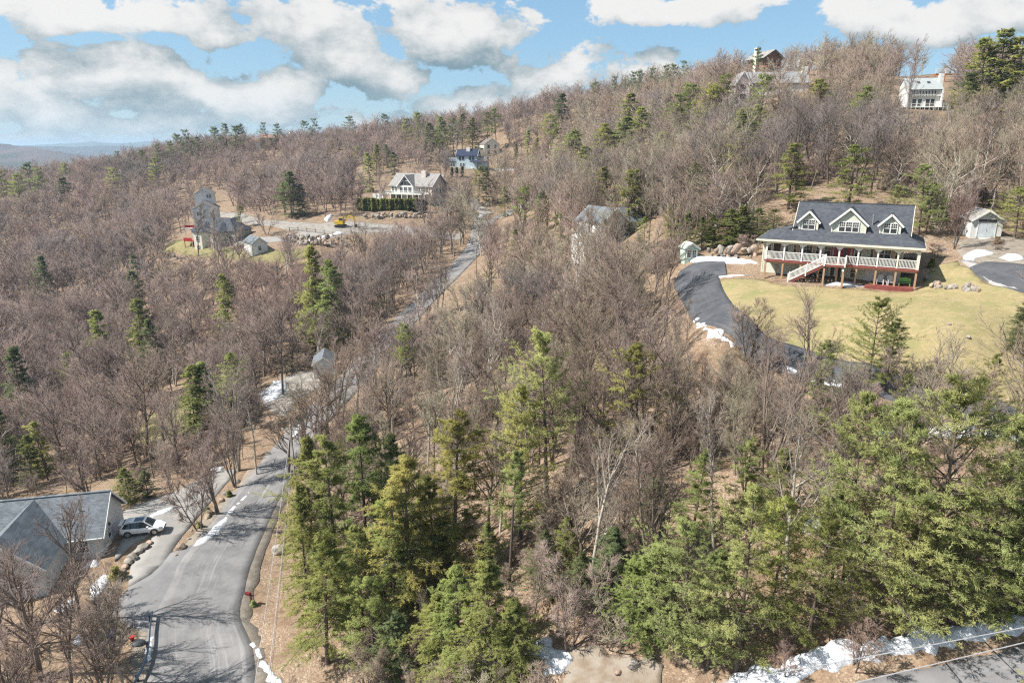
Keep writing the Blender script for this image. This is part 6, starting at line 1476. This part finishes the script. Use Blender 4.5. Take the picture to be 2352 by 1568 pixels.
# the woods beyond, too many to count: one object
def instancer(name, pts, rots, scl, idx, protos, label):
    me = bpy.data.meshes.new(name); n = len(pts); me.vertices.add(n); me.vertices.foreach_set('co', np.asarray(pts, np.float32).ravel())
    for nm, ty, dat in (('rot', 'FLOAT_VECTOR', rots), ('scl', 'FLOAT_VECTOR', scl), ('idx', 'INT', idx)):
        a = me.attributes.new(nm, ty, 'POINT'); a.data.foreach_set('vector' if ty == 'FLOAT_VECTOR' else 'value', np.asarray(dat, np.float32 if ty != 'INT' else np.int32).ravel())
    col = bpy.data.collections.new(name + '_kinds')
    for i, m in enumerate(protos): col.objects.link(bpy.data.objects.new('%s_kind_%02d' % (name, i), m))
    o = bpy.data.objects.new(name, me); COL.objects.link(o); struct(o, 'stuff', label)
    ng = bpy.data.node_groups.new(name, 'GeometryNodeTree'); ng.interface.new_socket('Geometry', in_out='INPUT', socket_type='NodeSocketGeometry'); ng.interface.new_socket('Geometry', in_out='OUTPUT', socket_type='NodeSocketGeometry')
    N = ng.nodes; gi, go = N.new('NodeGroupInput'), N.new('NodeGroupOutput'); ip = N.new('GeometryNodeInstanceOnPoints'); ci = N.new('GeometryNodeCollectionInfo')
    ci.inputs['Collection'].default_value = col; ci.inputs['Separate Children'].default_value = True; ci.inputs['Reset Children'].default_value = True
    def attr(nm, ty): a = N.new('GeometryNodeInputNamedAttribute'); a.data_type = ty; a.inputs[0].default_value = nm; return a.outputs[0]
    ln = ng.links.new; m2p = N.new('GeometryNodeMeshToPoints'); ln(gi.outputs[0], m2p.inputs[0]); ln(m2p.outputs[0], ip.inputs['Points']); ln(ci.outputs[0], ip.inputs['Instance']); ip.inputs['Pick Instance'].default_value = True
    ln(attr('idx', 'INT'), ip.inputs['Instance Index']); ln(attr('rot', 'FLOAT_VECTOR'), ip.inputs['Rotation']); ln(attr('scl', 'FLOAT_VECTOR'), ip.inputs['Scale']); ln(ip.outputs[0], go.inputs[0])
    md = o.modifiers.new('scatter', 'NODES'); md.node_group = ng
    return o


def joined(key, bark=None):                            # trunk and crown of a middle-distance tree as one mesh
    kind, form, lod, H, mat, seed = key; tr, cr = proto((kind, form, lod, H, seed)); n1 = len(tr.vertices); V = np.empty((n1 + len(cr.vertices)) * 3, np.float32)
    a = np.empty(n1 * 3, np.float32); tr.vertices.foreach_get('co', a); c = np.empty(len(cr.vertices) * 3, np.float32); cr.vertices.foreach_get('co', c)
    T, Q, nT, nQ = [], [], [], []
    for me, o in ((tr, 0), (cr, n1)):
        li = np.empty(len(me.loops), np.int32); me.loops.foreach_get('vertex_index', li); st = np.empty(len(me.polygons), np.int32); me.polygons.foreach_get('loop_start', st); tt = np.empty(len(me.polygons), np.int32); me.polygons.foreach_get('loop_total', tt)
        s3, s4 = st[tt == 3], st[tt == 4]; nT.append(len(s3)); nQ.append(len(s4))
        if len(s3): T.append(li[s3[:, None] + np.arange(3)] + o)
        if len(s4): Q.append(li[s4[:, None] + np.arange(4)] + o)
    me = mesh_np('woods_tree', np.concatenate([a, c]).reshape(-1, 3), np.concatenate(T) if T else None, np.concatenate(Q) if Q else None, True); me.materials.append(PALETW if mat is PALEBARK else mat); me.materials.append(bark or BARK)
    me.polygons.foreach_set('material_index', np.concatenate([np.ones(nT[0]), np.zeros(nT[1]), np.ones(nQ[0]), np.zeros(nQ[1])]).astype(np.int32)); return me


MIDK = [('maple', TWIGP, 10, None), ('oak', TWIGP, 11, None), ('clump', TWIGP, 10, PALEBARK), ('pole', TWIGP, 11, None), ('maple', REDTW, 10, None), ('clump', DUSK, 11, None),
        ('maple', TWIG, 11, None), ('oak', TWIG, 10, PALEBARK), ('clump', TWIGG, 11, PALEBARK), ('pole', TWIG, 10, PALEBARK), ('maple', TWIGG, 10, None), ('pole', PALEBARK, 11, None), ('maple', DUSK, 11, None)]
MID = [joined(('b', f, 1, 11.0, m, s), bk) for f, m, s, bk in MIDK]
def recoloured(me, m): c = me.copy(); c.materials.clear(); c.materials.append(m); return c
FAR = [recoloured(proto(('b', f, 2, 11.0, s))[0], m) for f, m, s in (('maple', TWIGP, 10), ('oak', TWIGP, 11), ('clump', TWIGP, 12), ('maple', REDTW, 13), ('clump', DUSK, 10), ('maple', TWIG, 13), ('oak', TWIG, 10), ('clump', TWIG, 11), ('maple', TWIGG, 14), ('oak', DUSK, 12))]
pts, rots, scl, idx = [], [], [], []
for i in rest_i:
    x, y, z, h = keep[i]; D = np.linalg.norm(keep[i, :3]); left = x < -.05 * y - 8; tone = vnoise(np.array([x / 26 + 40]), np.array([y / 26]))[0] + RS.normal(0, .12)
    if D < 190: idx.append(4 if left and tone > .86 else 5 if left and tone < .24 else RS.choice([0, 1, 2, 3, 0, 2]) if left else 12 if tone < .3 else 4 if tone > .93 else RS.choice([6, 7, 8, 9, 10, 6, 2, 11, 8]))
    else: idx.append(len(MID) + (3 if left and tone > .86 else 4 if left and tone < .25 else RS.choice([0, 1, 2, 0, 2, 5]) if left or D > 330 else 9 if tone < .3 else RS.choice([5, 6, 7, 8, 0, 8])))
    pts.append((x, y, z)); rots.append((RS.normal(0, .05), RS.normal(0, .05), RS.rand() * 6.28)); s = h / 11; w = s * RS.uniform(.85, 1.5); scl.append((w, w, s))
instancer('hardwood_forest', pts, rots, scl, idx, MID + FAR, 'leafless hardwood forest covering the hillside and the valley behind the houses')

# thin brush under the near trees, nobody could count it
pts, rots, scl, idx = [], [], [], []
BR = [joined(('b', 'sapling', 1, 5.0, m, s)) for m, s in ((TWIG, 50), (TWIGP, 51), (REDTW, 52), (TWIGG, 53))]
xy = np.c_[RS.uniform(-110, 80, 4200), RS.uniform(33, 150, 4200)]; xy = xy[(np.abs(xy[:, 0]) < .8 * xy[:, 1] + 8)]; xy = xy[offroad(xy[:, 0], xy[:, 1]) > .9]; zz = HG(xy[:, 0], xy[:, 1])
for (x, y), z in zip(xy, zz):
    if vnoise(np.array([x / 9]), np.array([y / 9]))[0] < .42: continue
    if in_poly(x, y, [(-66, 55), (-43, 55), (-43, 71), (-66, 76)])[0] or any(np.hypot(*(c - (x, y))) < r for c, r in BOXES): continue
    h = RS.uniform(1.0, 3.6)
    if blocks((x, y, z), h, .4, RS.rand(), RS.rand()): continue
    s = h / 5; w = s * RS.uniform(1, 1.9); pts.append((x, y, z)); rots.append((RS.normal(0, .1), RS.normal(0, .1), RS.rand() * 6.28)); scl.append((w, w, s)); idx.append(RS.choice([0, 0, 0, 1, 1, 1, 2, 3, 3, 3]))
instancer('underbrush', pts, rots, scl, idx, BR, 'thin leafless brush and saplings under the near trees')
print('TREES individual', len(near_i) + len(SPECIAL), 'forest', len(rest_i), 'brush', len(pts))

# ------------------------------------------------------------------ stones, snow, street furniture
def rock_mesh(seed):
    import bmesh
    bm = bmesh.new(); bmesh.ops.create_icosphere(bm, subdivisions=2, radius=.5); rg = random.Random(seed)
    pl = [(Vector((rg.gauss(0, 1), rg.gauss(0, 1), rg.gauss(0, 1))).normalized(), rg.uniform(.28, .46)) for _ in range(9)]
    for v in bm.verts:
        for n, d in pl:
            e = v.co.dot(n) - d
            if e > 0: v.co -= n * e * .9
        v.co *= 1 + rg.uniform(-.05, .05)
    me = bpy.data.meshes.new('rock'); bm.to_mesh(me); bm.free(); return me


STONE = pm('granite', (.31, .275, .235), (.20, .18, .16), 2.5, .9, .5, 9, .25); STONEW = pm('warm_stone', (.37, .28, .205), (.25, .195, .15), 2.5, .9, .5, 9, .3)
RK = [rock_mesh(i) for i in range(6)]
for r_ in RK[:3]: r_.materials.append(STONE)
for r_ in RK[3:]: r_.materials.append(STONEW)


def stone_wall(label, p0, p1, rows, n, hgt, size, rg):
    """boulder wall between two photo points; each stone its own part"""
    a, c = np.array(G(*p0)), np.array(G(*p1)); t = thing('stone_wall', label, 'stone wall', tuple((a + c) / 2))
    for r in range(rows):
        for i in range(n):
            q = a + (c - a) * ((i + rg.uniform(.1, .9)) / n); f = r / max(rows - 1, 1); back = np.array([0, 1.0, 0]) * f * hgt * .5
            s = size * rg.choice([.35, .55, .8, 1.0, 1.2, 1.6]) * rg.uniform(.85, 1.15); o = put('stone', RK[rg.randrange(6)], t, tuple(q + back + np.array([0, rg.uniform(-.8, .5), f * hgt * rg.uniform(.7, 1.1) + s * .05]) - (a + c) / 2))
            o.rotation_euler = (rg.uniform(0, 6), rg.uniform(0, 6), rg.uniform(0, 6)); o.scale = (s * rg.uniform(.9, 1.5), s, s * rg.uniform(.7, 1))
    return t


rg = random.Random(5)
stone_wall('tumbled boulder wall below the clipped hedge and the tan house', (835, 503), (985, 503), 3, 24, 1.5, 1.0, rg)
stone_wall('boulder wall below the split rail fence by the small white outbuilding', (655, 559), (800, 568), 4, 24, 2.2, .95, rg)
stone_wall('low boulder edge at the left of the grey green house lawn', (372, 585), (415, 600), 2, 8, .7, .8, rg)


def boulder(xd, yd, s, label, mi=None):
    p = G(xd, yd); o = put('boulder', RK[mi if mi is not None else rg.randrange(6)], None, (p[0], p[1], p[2] + s * .08)); o.rotation_euler = (rg.uniform(-.4, .4), rg.uniform(-.4, .4), rg.uniform(0, 6)); o.scale = (s * 1.2, s, s * .8)
    return tag(o, label, 'boulder')


line = [(412, 1272), (420, 1255), (432, 1238), (445, 1222), (452, 1205), (470, 1190), (480, 1178), (492, 1165), (508, 1150), (520, 1132), (535, 1118), (548, 1106)]
for i, (x, y) in enumerate(line):
    o = boulder(x + rg.uniform(-9, 7), y + rg.uniform(-4, 4), rg.choice([.4, .5, .7, .9, 1.2]), 'boulder in the rock edging between road and pale drive, %s counting from the near end' % ORD[i].replace('leftmost', 'first').replace(' from left', '')); o['group'] = 'rock edging by the road'
for i, (x, y, s) in enumerate([(342, 1248, .8), (328, 1258, 1.2), (318, 1268, 1.0), (306, 1282, 1.2), (296, 1292, 1.0), (288, 1302, .8), (280, 1318, .9), (270, 1335, .8)]):
    o = boulder(x, y, s, 'boulder along the garden bed left of the pale drive, %s counting from the car' % ORD[i].replace('leftmost', 'first').replace(' from left', '')); o['group'] = 'garden bed boulders'
for x, y, s, l in [(640, 1265, 1.5, 'long dark boulder on the bank right of the road above the mailbox'), (1455, 1525, .9, 'grey boulder on the right of the gravel clearing'), (1420, 1545, .5, 'small stone near the middle of the gravel clearing'), (2225, 775, .5, 'pale stone on the lawn right of the tall pine'), (2180, 745, .4, 'small pale stone high on the lawn'),
                   (2320, 920, .6, 'pale stone at the lower right corner of the lawn'), (1545, 640, .9, 'boulder left of the dark driveway turnaround'), (1535, 655, .7, 'smaller boulder left of the dark driveway turnaround'), (1680, 575, 1.6, 'rock outcrop on the bank left of the cape house'), (1655, 572, 1.3, 'brown rock on the bank above the mint shed'), (1708, 566, 1.4, 'rock outcrop nearest the left wall of the cape house'),
                   (2130, 640, 1.0, 'dark boulder under the right end of the porch'), (2150, 655, 1.1, 'grey boulder just right of the porch'), (2190, 660, .9, 'flat grey rock right of the porch on the lawn'), (2235, 665, .8, 'low flat rock at the right end of the rock bed on the lawn'), (2165, 575, .9, 'brown rock beside the bushes right of the cape house'), (2200, 572, .6, 'tan rock at the edge of the shed yard')]: boulder(x, y, s, l)
# bank of broken stone behind the drive, left of the house
stone_wall('rough rock face on the bank behind the mint shed', (1630, 590), (1735, 588), 2, 11, .9, .9, rg)
stone_wall('low stone bed on the lawn right of the cape house porch', (2135, 660), (2250, 668), 2, 12, .3, .55, rg)

SNOW = bpy.data.materials.new('old_snow'); SNOW.use_nodes = True
b = NB(SNOW.node_tree); bs = SNOW.node_tree.nodes['Principled BSDF']; v = b.n('ShaderNodeTexCoord').outputs['Object']
c_ = b.mix(b.ramp(b.noise(v, 1.6, 5, .65), .55, .75), (.60, .62, .66), (.40, .40, .41)); c_ = b.mix(b.m('MULTIPLY', b.ramp(b.noise(v, 4, 5, .75), .56, .66), .8), c_, (.16, .13, .11))
b.link(c_, bs.inputs['Base Color']); bs.inputs['Roughness'].default_value = .7; bs.inputs['Subsurface Weight'].default_value = .0
bn = b.n('ShaderNodeBump'); bn.inputs['Strength'].default_value = .6; bn.inputs['Distance'].default_value = .15; b.link(b.noise(v, 3, 4, .6), bn.inputs['Height']); b.link(bn.outputs[0], bs.inputs['Normal'])
CSNOW = pm('clean_snow', (.64, .66, .69), (.50, .51, .53), 2.2, .7, .3, 4)


def snow(pts, label, dome=.25, res=.5, mat=None, rough=.15, amp=.25):
    o = drape('snow_patch', GP(pts), mat or CSNOW, .0, res, amp, dome, seed=pts[0][0] % 17 + .3, rough=rough, hf=HG); tag(o, label, 'snow patch'); return o


snow([(1640, 1568), (1700, 1535), (1790, 1520), (1860, 1505), (1930, 1480), (2000, 1478), (2100, 1455), (2200, 1440), (2300, 1425), (2370, 1410), (2370, 1450), (2290, 1462), (2200, 1475), (2150, 1490), (2060, 1510), (1960, 1525), (1880, 1545), (1800, 1575), (1720, 1600), (1640, 1600)], 'long dirty snowbank along the near road at bottom right', .5, .28, SNOW, .8, .5)
snow([(1192, 1520), (1200, 1485), (1230, 1470), (1280, 1478), (1302, 1510), (1290, 1545), (1250, 1560), (1210, 1550)], 'patchy snow heap at the left of the gravel clearing', .25, .3, SNOW, .4, .5)
snow([(438, 1255), (465, 1235), (492, 1210), (512, 1190), (535, 1165), (572, 1128), (580, 1130), (548, 1165), (525, 1195), (505, 1222), (480, 1245), (450, 1256)], 'long white snow strip along the left edge of the road', .22, .4, None, .12, .2)
snow([(345, 1185), (370, 1172), (410, 1158), (408, 1164), (380, 1178), (350, 1186), (335, 1187)], 'snow strip behind the white car along the pale drive', .2, .4)
snow([(205, 1375), (208, 1350), (225, 1330), (240, 1315), (250, 1322), (245, 1345), (230, 1368), (212, 1380)], 'oval snow patch beside the garden bed left of the drive', .2, .4, None, .1)
snow([(190, 1290), (215, 1278), (232, 1280), (225, 1298), (195, 1302)], 'snow patch under the front eave of the low grey roofed house', .2, .5)
snow([(125, 1405), (150, 1385), (180, 1372), (170, 1395), (140, 1412)], 'shaded snow strip in the yard at lower left', .15, .5)
snow([(575, 1480), (590, 1462), (598, 1490), (605, 1515), (640, 1548), (648, 1568), (615, 1560), (595, 1525), (580, 1500)], 'snow streaks on the verge at the bottom of the road', .15, .3, None, .15, .3)
snow([(335, 1500), (345, 1462), (358, 1460), (352, 1490), (345, 1520)], 'snow beside the blue guardrail end', .2, .3)
snow([(168, 1475), (185, 1450), (192, 1460), (180, 1482)], 'small snow patch among the bottom left trees', .12, .3)
snow([(600, 905), (628, 876), (658, 874), (660, 890), (640, 915), (610, 925)], 'snow patch on the yard left of the small grey garage', .2, .7)
snow([(668, 1005), (680, 980), (698, 966), (700, 975), (688, 998), (672, 1010)], 'snow patch beside the road below the small grey garage', .25, .5)
snow([(482, 1078), (500, 1068), (520, 1070), (505, 1082)], 'small snow patch among the saplings left of the road', .15, .5)
snow([(1570, 602), (1600, 594), (1660, 593), (1740, 602), (1742, 606), (1660, 602), (1600, 603)], 'plowed snow ridge behind the dark driveway turnaround', .45, .5, None, .15, .15)
snow([(1640, 636), (1665, 632), (1715, 631), (1680, 635)], 'thin snow strip at the edge of the lawn by the drive', .15, .5)
snow([(1598, 730), (1612, 738), (1628, 752), (1660, 775), (1690, 790), (1680, 796), (1640, 775), (1610, 752)], 'broken snow line beside the curving driveway', .08, .35, SNOW, .25, .6)
snow([(1800, 838), (1850, 858), (1900, 872), (1945, 885), (1935, 896), (1880, 884), (1820, 862)], 'snow strip beside the lower part of the curving driveway', .08, .35, SNOW, .25, .5)
snow([(1885, 655), (1920, 651), (1960, 652), (1990, 658), (1940, 660)], 'snow strip in front of the white basement door', .12, .4, None, .1, .15)
snow([(2210, 596), (2222, 580), (2250, 576), (2285, 583), (2250, 590), (2235, 600)], 'bright snow heap at the corner of the upper driveway', .4, .4)
snow([(2292, 592), (2310, 586), (2340, 588), (2350, 595), (2320, 600)], 'smaller snow heap right of the bright one in the shed yard', .35, .4)
snow([(2222, 535), (2232, 528), (2240, 535), (2232, 545)], 'snow slid down at the left side of the white shed', .7, .4)
snow([(2000, 990), (2080, 985), (2180, 975), (2300, 985), (2352, 1000), (2352, 1010), (2200, 1005), (2080, 1005)], 'snow lying along the driveway behind the large white pines', .2, .5, SNOW, .2, .4)
snow([(870, 1280), (900, 1262), (935, 1245), (960, 1250), (930, 1290), (890, 1300)], 'shaded snow patch in the woods among the yellow green evergreens', .15, .5, SNOW, .2, .5)
snow([(1840, 1215), (1880, 1205), (1900, 1220), (1860, 1232)], 'small snow patch in the woods left of the large white pines', .12, .4, SNOW, .2, .4)
snow([(700, 550), (740, 542), (775, 533), (790, 535), (750, 548), (715, 556)], 'snow strip above the boulder wall by the split rail fence', .25, 1.0)
snow([(745, 505), (758, 495), (765, 497), (752, 510)], 'snow pile beside the gravel lane fork', .8, 1.0)
snow([(1120, 389), (1150, 386), (1185, 387), (1180, 391), (1140, 393)], 'snow line on the bank right of the pale blue house', .3, 1.0)
snow([(955, 403), (990, 400), (1030, 402), (1000, 408)], 'snow patch under the trees behind the tan house', .25, 1.2)
snow([(1080, 500), (1100, 492), (1120, 490), (1105, 500)], 'snow beside the utility pole on the hilltop road', .25, .8)
for k, (x, y) in enumerate([(60, 690), (25, 660), (130, 560)]): snow([(x - 16, y), (x, y - 7), (x + 18, y - 4), (x + 14, y + 6), (x - 8, y + 7)], 'snow glimpse in the left woods, ' + ['the largest', 'the highest left', 'the farthest'][k], .2, 1.5)

# mailbox on a red post in a ring of greenery
p = G(578, 1388); t = thing('mailbox', 'dark red mailbox on a post beside the road', 'mailbox', tuple(p), R(-15))
MAROON = pm('maroon_paint', (.16, .03, .028), None, 4, .5); MB().box(-.06, .06, -.06, .06, -.3, 1.15).build('post', MAROON, t); MB().box(-.5, .25, -.05, .05, 1.0, 1.1).build('arm', MAROON, t)
MB().prism([(-.12, 0), (.12, 0), (.12, .15), (.06, .23), (-.06, .23), (-.12, .15)], 'x', -.55, .05).build('box', pm('dark_red_metal', (.14, .02, .02), None, 4, .4), t, (0, 0, 1.1)); MB().box(-.56, -.55, -.11, .11, 1.11, 1.3).build('lid', DARKMET, t); MB().box(-.1, .0, -.14, -.12, 1.2, 1.42).build('flag', RED, t)


def bush(xd, yd, s, mat, label, form='spruce', h=None):
    p = G(xd, yd); hh = h or s; return plant_tree('shrub', ('c', form, 1, 3.0, mat, 61), (p[0], p[1], HG(p[0], p[1])[0] + .0), hh, label, 'shrub', None, fat=s / hh * 1.6)


bush(583, 1390, .6, PINEL, 'low green planting at the foot of the red mailbox'); bush(460, 1210, .7, HEML, 'low green shrub on the rock edging near the car'); bush(478, 1178, .7, OLIVEL, 'small shrub in the middle of the rock edging'); bush(527, 1140, .8, HEML, 'small shrub at the upper end of the rock edging')
bush(268, 1330, 1.3, BRONZE, 'round brownish shrub in the garden bed left of the pale drive'); bush(1705, 512, 2.6, HEML, 'broad green shrub on the bank left of the cape house'); bush(1630, 560, 2.2, DARKL, 'dark shrub above the mint shed'); bush(1890, 652, .5, PINEL, 'low plants behind the snow strip under the porch'); bush(2140, 612, 1.0, BRONZE, 'brown bush right of the cape house'); bush(2290, 560, .9, BRONZE, 'brown bush in the shed yard'); bush(2000, 655, .45, PINEL, 'low plants by the basement window')
bush(1665, 520, 2.0, HEML, 'green shrub on the bank above the rock face')
p = G(2150, 590); plant_tree('shrub', ('b', 'sapling', 1, 5.0, REDTW, 52), p, 1.6, 'russet bare bush right of the cape house porch', 'shrub', fat=2.0); p = G(2288, 575); plant_tree('shrub', ('b', 'sapling', 1, 5.0, REDTW, 52), p, 1.3, 'russet bare bush on the gravel in front of the white shed', 'shrub', fat=2.2)
p = G(850, 470); plant_tree('shrub', ('b', 'sapling', 1, 5.0, REDTW, 52), (p[0] - 5, p[1], p[2]), 5.5, 'tall red twigged shrub at the left end of the clipped hedge', 'shrub', fat=1.5); p = G(1080, 425); plant_tree('shrub', ('b', 'sapling', 1, 5.0, REDTW, 52), p, 4.0, 'red twigged thicket right of the tan house', 'shrub', fat=2.4)

# guardrail at the lower left of the road
GRM = pm('blue_grey_steel', (.16, .24, .34), (.12, .18, .26), 4, .35, metallic=.5)
gp = smooth_line([(*G(352, 1418)[:2], 0), (*G(347, 1450)[:2], 0), (*G(344, 1490)[:2], 0), (*G(334, 1535)[:2], 0), (*G(312, 1580)[:2], 0), (*G(285, 1640)[:2], 0)], .5)
gzz = H0(gp[:, 0], gp[:, 1]); t = thing('guardrail', 'blue grey steel guardrail curving along the left of the road bottom', 'guardrail', (gp[0, 0], gp[0, 1], gzz[0]))
o0 = np.array([gp[0, 0], gp[0, 1], gzz[0]])
V, F = [], []; prof = [(.0, .42), (.06, .48), (.06, .55), (0, .60), (.06, .65), (.06, .72), (0, .78)]
for i, q in enumerate(gp):
    d = gp[min(i + 1, len(gp) - 1)] - gp[max(i - 1, 0)]; n_ = np.array([-d[1], d[0]]) / np.hypot(d[0], d[1])
    for a, zz in prof: V.append((q[0] + n_[0] * a - o0[0], q[1] + n_[1] * a - o0[1], gzz[i] + zz - o0[2]))
for i in range(len(gp) - 1):
    for j in range(6): F.append((i * 7 + j, i * 7 + j + 1, (i + 1) * 7 + j + 1, (i + 1) * 7 + j))
r_ = MB().add(V, F).build('rail', GRM, t); so = r_.modifiers.new('t', 'SOLIDIFY'); so.thickness = .03
for i in range(1, len(gp), 6): q = gp[i] - np.array([gp[0, 0], gp[0, 1], 0]); MB().box(-.08, .08, -.1, .1, -.5, .75).build('post', DARKMET, t, (q[0] - .14, q[1], gzz[i] - o0[2]), key='gpost')

BLUEP = pm('blue_plastic', (.05, .14, .42), None, 3, .45); REDP = pm('red_plastic', (.55, .04, .03), None, 3, .45)
p = G(256, 1461); t = thing('storage_bin', 'blue plastic bin lying in the leaves left of the guardrail', 'bin', (p[0], p[1], p[2] + .05), R(25)); MB().box(-.4, .4, -.28, .28, 0, .4).build('body', BLUEP, t); MB().box(-.44, .44, -.32, .32, .4, .46).build('lid', BLUEP, t)
p = G(304, 1470); t = thing('bucket', 'red bucket lying left of the guardrail end', 'bucket', (p[0], p[1], p[2] + .05), R(10)); MB().tube([(0, 0, 0), (0, 0, .36)], [.15, .2], 12).build('body', REDP, t); MB().tube([(0, 0, .34), (0, 0, .38)], .215, 12).build('rim', REDP, t)
p = G(318, 1478); t = thing('tarp', 'dark tarp covered heap beside the red bucket', 'tarp', (p[0], p[1], p[2])); t2 = put('heap', RK[0].copy(), t, (0, 0, .1)); t2.data.materials.clear(); t2.data.materials.append(DARKMET); t2.scale = (1.4, .9, .5)

# utility poles and wires
def pole(loc, h, label, arms=True, can=False):
    t = thing('utility_pole', label, 'utility pole', tuple(loc)); MB().tube([(0, 0, -1), (0, 0, h)], [.16, .11], 10).build('shaft', POLEWD, t)
    if arms:
        MB().box(-1.1, 1.1, -.06, .06, h - .7, h - .58).build('crossarm', POLEWD, t)
        for x in (-1, -.4, .4, 1): MB().tube([(x, 0, h - .58), (x, 0, h - .4)], .05, 6).build('insulator', WHITE, t, key=('ins', x, h))
    if can: MB().tube([(.3, -.1, h - 2.4), (.3, -.1, h - 1.5)], .24, 10).build('transformer', METAL, t)
    return t


pole(G(1087, 525), 9.0, 'pale utility pole beside the hilltop end of the road', True, False); pole(G(1094, 640), 9.2, 'utility pole with grey transformer beside the middle of the road', True, True)
pA = np.array([-12.2, 19.5, H0(-12.2, 19.5)[0]]); pB = np.array([-26.6, 76, H0(-26.6, 76)[0]]); pole(pA, 9.6, 'utility pole below the frame at the near end of the road', True); pole(pB, 9.0, 'utility pole half hidden in branches at the road bend', True)
pC = np.array([-2, 18.2, H0(-2, 18.2)[0]]); pE = np.array([46, 31, H0(46, 31)[0]]); pole(pC, 11, 'utility pole below the frame beside the near road', True); pole(pE, 9, 'utility pole beyond the right edge beside the near road', True)
WIRE = pm('pale_wire', (.42, .42, .43), None, 4, .5); WIRED = pm('dark_wire', (.10, .10, .10), None, 4, .5)


def wire(a, c, sag, r, mat, label):
    a, c = np.array(a), np.array(c); P = [a + (c - a) * t - np.array([0, 0, 4 * sag * t * (1 - t)]) for t in np.linspace(0, 1, 25)]
    o = MB().tube([tuple(p - a) for p in P], r, 5).build('power_line', mat, None, tuple(a)); tag(o, label, 'power line')


wire((-16.8 + 2.4, 37 - 9.5, -33.2), pB + (0, 0, 8.4), .5, .022, WIRE, 'pale power line above the road, left of the pair'); wire((-15.9 + 2.4, 37 - 9.5, -33.2), pB + (.5, 0, 8.4), .6, .022, WIRE, 'pale power line above the road, right of the pair'); wire((-16.0 + 2.4, 37 - 9.5, -35.0), pB + (.2, 0, 6.6), .4, .014, WIRED, 'thin dark cable below the power lines above the road')
wire((-3, 18.7, -19.2), (48, 30.6, -19.0), .4, .020, WIRE, 'upper power line crossing the snowbank at bottom right'); wire((-3, 16.9, -19.2), (48, 31.0, -19.0), .4, .022, WIRE, 'lower power line crossing the near road at bottom right'); wire((-3, 15.4, -20.6), (48, 29.4, -20.4), .4, .016, WIRED, 'dark cable crossing the near road at the bottom right corner')
wire(pB + (0, 0, 8.4), np.array(G(1094, 640)) + (0, 0, 8.6), 1.0, .02, WIRED, 'power line running up the road from the bend to the transformer pole'); wire(np.array(G(1094, 640)) + (0, 0, 8.6), np.array(G(1087, 525)) + (0, 0, 8.4), .6, .02, WIRED, 'power line between the two poles high on the road')

# split rail fence above the boulder wall
FP = [(620, 530), (640, 529), (660, 531), (680, 533), (700, 536), (720, 540), (740, 544), (760, 549), (775, 553)]
FP = [(x + 45, y + 2) for x, y in FP]; W_ = [np.array(G(*q)) for q in FP]; t = thing('rail_fence', 'dark split rail fence curving above the boulder wall', 'fence', tuple(W_[0]))
for i, q in enumerate(W_):
    MB().box(-.1, .1, -.1, .1, -.4, 1.2).build('post', TIMBER, t, tuple(q - W_[0]), key='fpost')
    if i: 
        for z in (.45, .95): MB().bar(tuple(W_[i - 1] - W_[0] + (0, 0, z)), tuple(q - W_[0] + (0, 0, z)), .1).build('rail', TIMBER, t)

# yellow excavator on the gravel lot
YEL = pm('yellow_machine_paint', (.62, .42, .03), (.52, .34, .03), 3, .5); p = G(783, 521); t = thing('excavator', 'yellow excavator with folded arm on the gravel lot', 'excavator', tuple(p), R(-8))
for s in (-1, 1): MB().prism([(-1.5, .1), (-1.2, 0), (1.2, 0), (1.5, .1), (1.5, .5), (1.2, .65), (-1.2, .65), (-1.5, .5)], 'y', s * 1.0 - .25, s * 1.0 + .25).build('track', RUBBER, t)
MB().box(-1.6, 1.0, -1.0, 1.0, .8, 1.7).build('body', YEL, t); cb = MB().box(-.2, 1.0, -1.0, 0, 1.7, 2.8).build('cab', YEL, t); MB().box(-.1, .9, -1.02, -.98, 1.9, 2.65).box(.98, 1.02, -.9, -.1, 1.9, 2.65).build('window', GLASS, cb)
MB().bar((.9, .3, 1.5), (2.6, .3, 3.3), .3, .4).bar((2.6, .3, 3.3), (4.2, .3, 2.6), .28, .36).build('boom', YEL, t); MB().bar((4.2, .3, 2.7), (4.5, .3, .7), .22, .3).build('stick', YEL, t); MB().prism([(4.1, .1), (4.8, .1), (4.75, .8), (4.3, .8)], 'y', -.1, .7).build('bucket', DARKMET, t)
# a fallen log or two
for (x0, y0, x1, y1, r_, lab) in [(355, 1040, 420, 1028, .22, 'fallen log at the foot of the grassy clearing'), (1330, 1350, 1400, 1310, .2, 'fallen trunk in the shade beside the straight pale tree'), (360, 1050, 400, 1036, .15, 'thinner fallen log beside the first log'), (1000, 1420, 1040, 1450, .14, 'fallen branch below the yellow green evergreens')]:
    a, c = np.array(G(x0, y0)), np.array(G(x1, y1)); a[2] = HG(a[0], a[1])[0] + r_ * .8; c[2] = HG(c[0], c[1])[0] + r_ * .8
    o = MB().tube([(0, 0, 0), tuple((c - a) * .5 + (0, 0, .05)), tuple(c - a)], [r_, r_ * .8, r_ * .5], 8).build('fallen_log', BARK, None, tuple(a)); tag(o, lab, 'log')

# ------------------------------------------------------------------ air
o = MB().box(-9500, 9500, -950, 12500, -140, 50).build('haze', None); struct(o, 'stuff', 'pale blue haze over the valley')
hm = bpy.data.materials.new('haze'); hm.use_nodes = True; nt = hm.node_tree; nt.nodes.clear(); vp = nt.nodes.new('ShaderNodeVolumePrincipled'); vp.inputs['Color'].default_value = (.58, .78, 1.0, 1); vp.inputs['Density'].default_value = 1.5e-4; vp.inputs['Anisotropy'].default_value = .2
ou = nt.nodes.new('ShaderNodeOutputMaterial'); nt.links.new(vp.outputs[0], ou.inputs['Volume']); o.data.materials.append(hm)
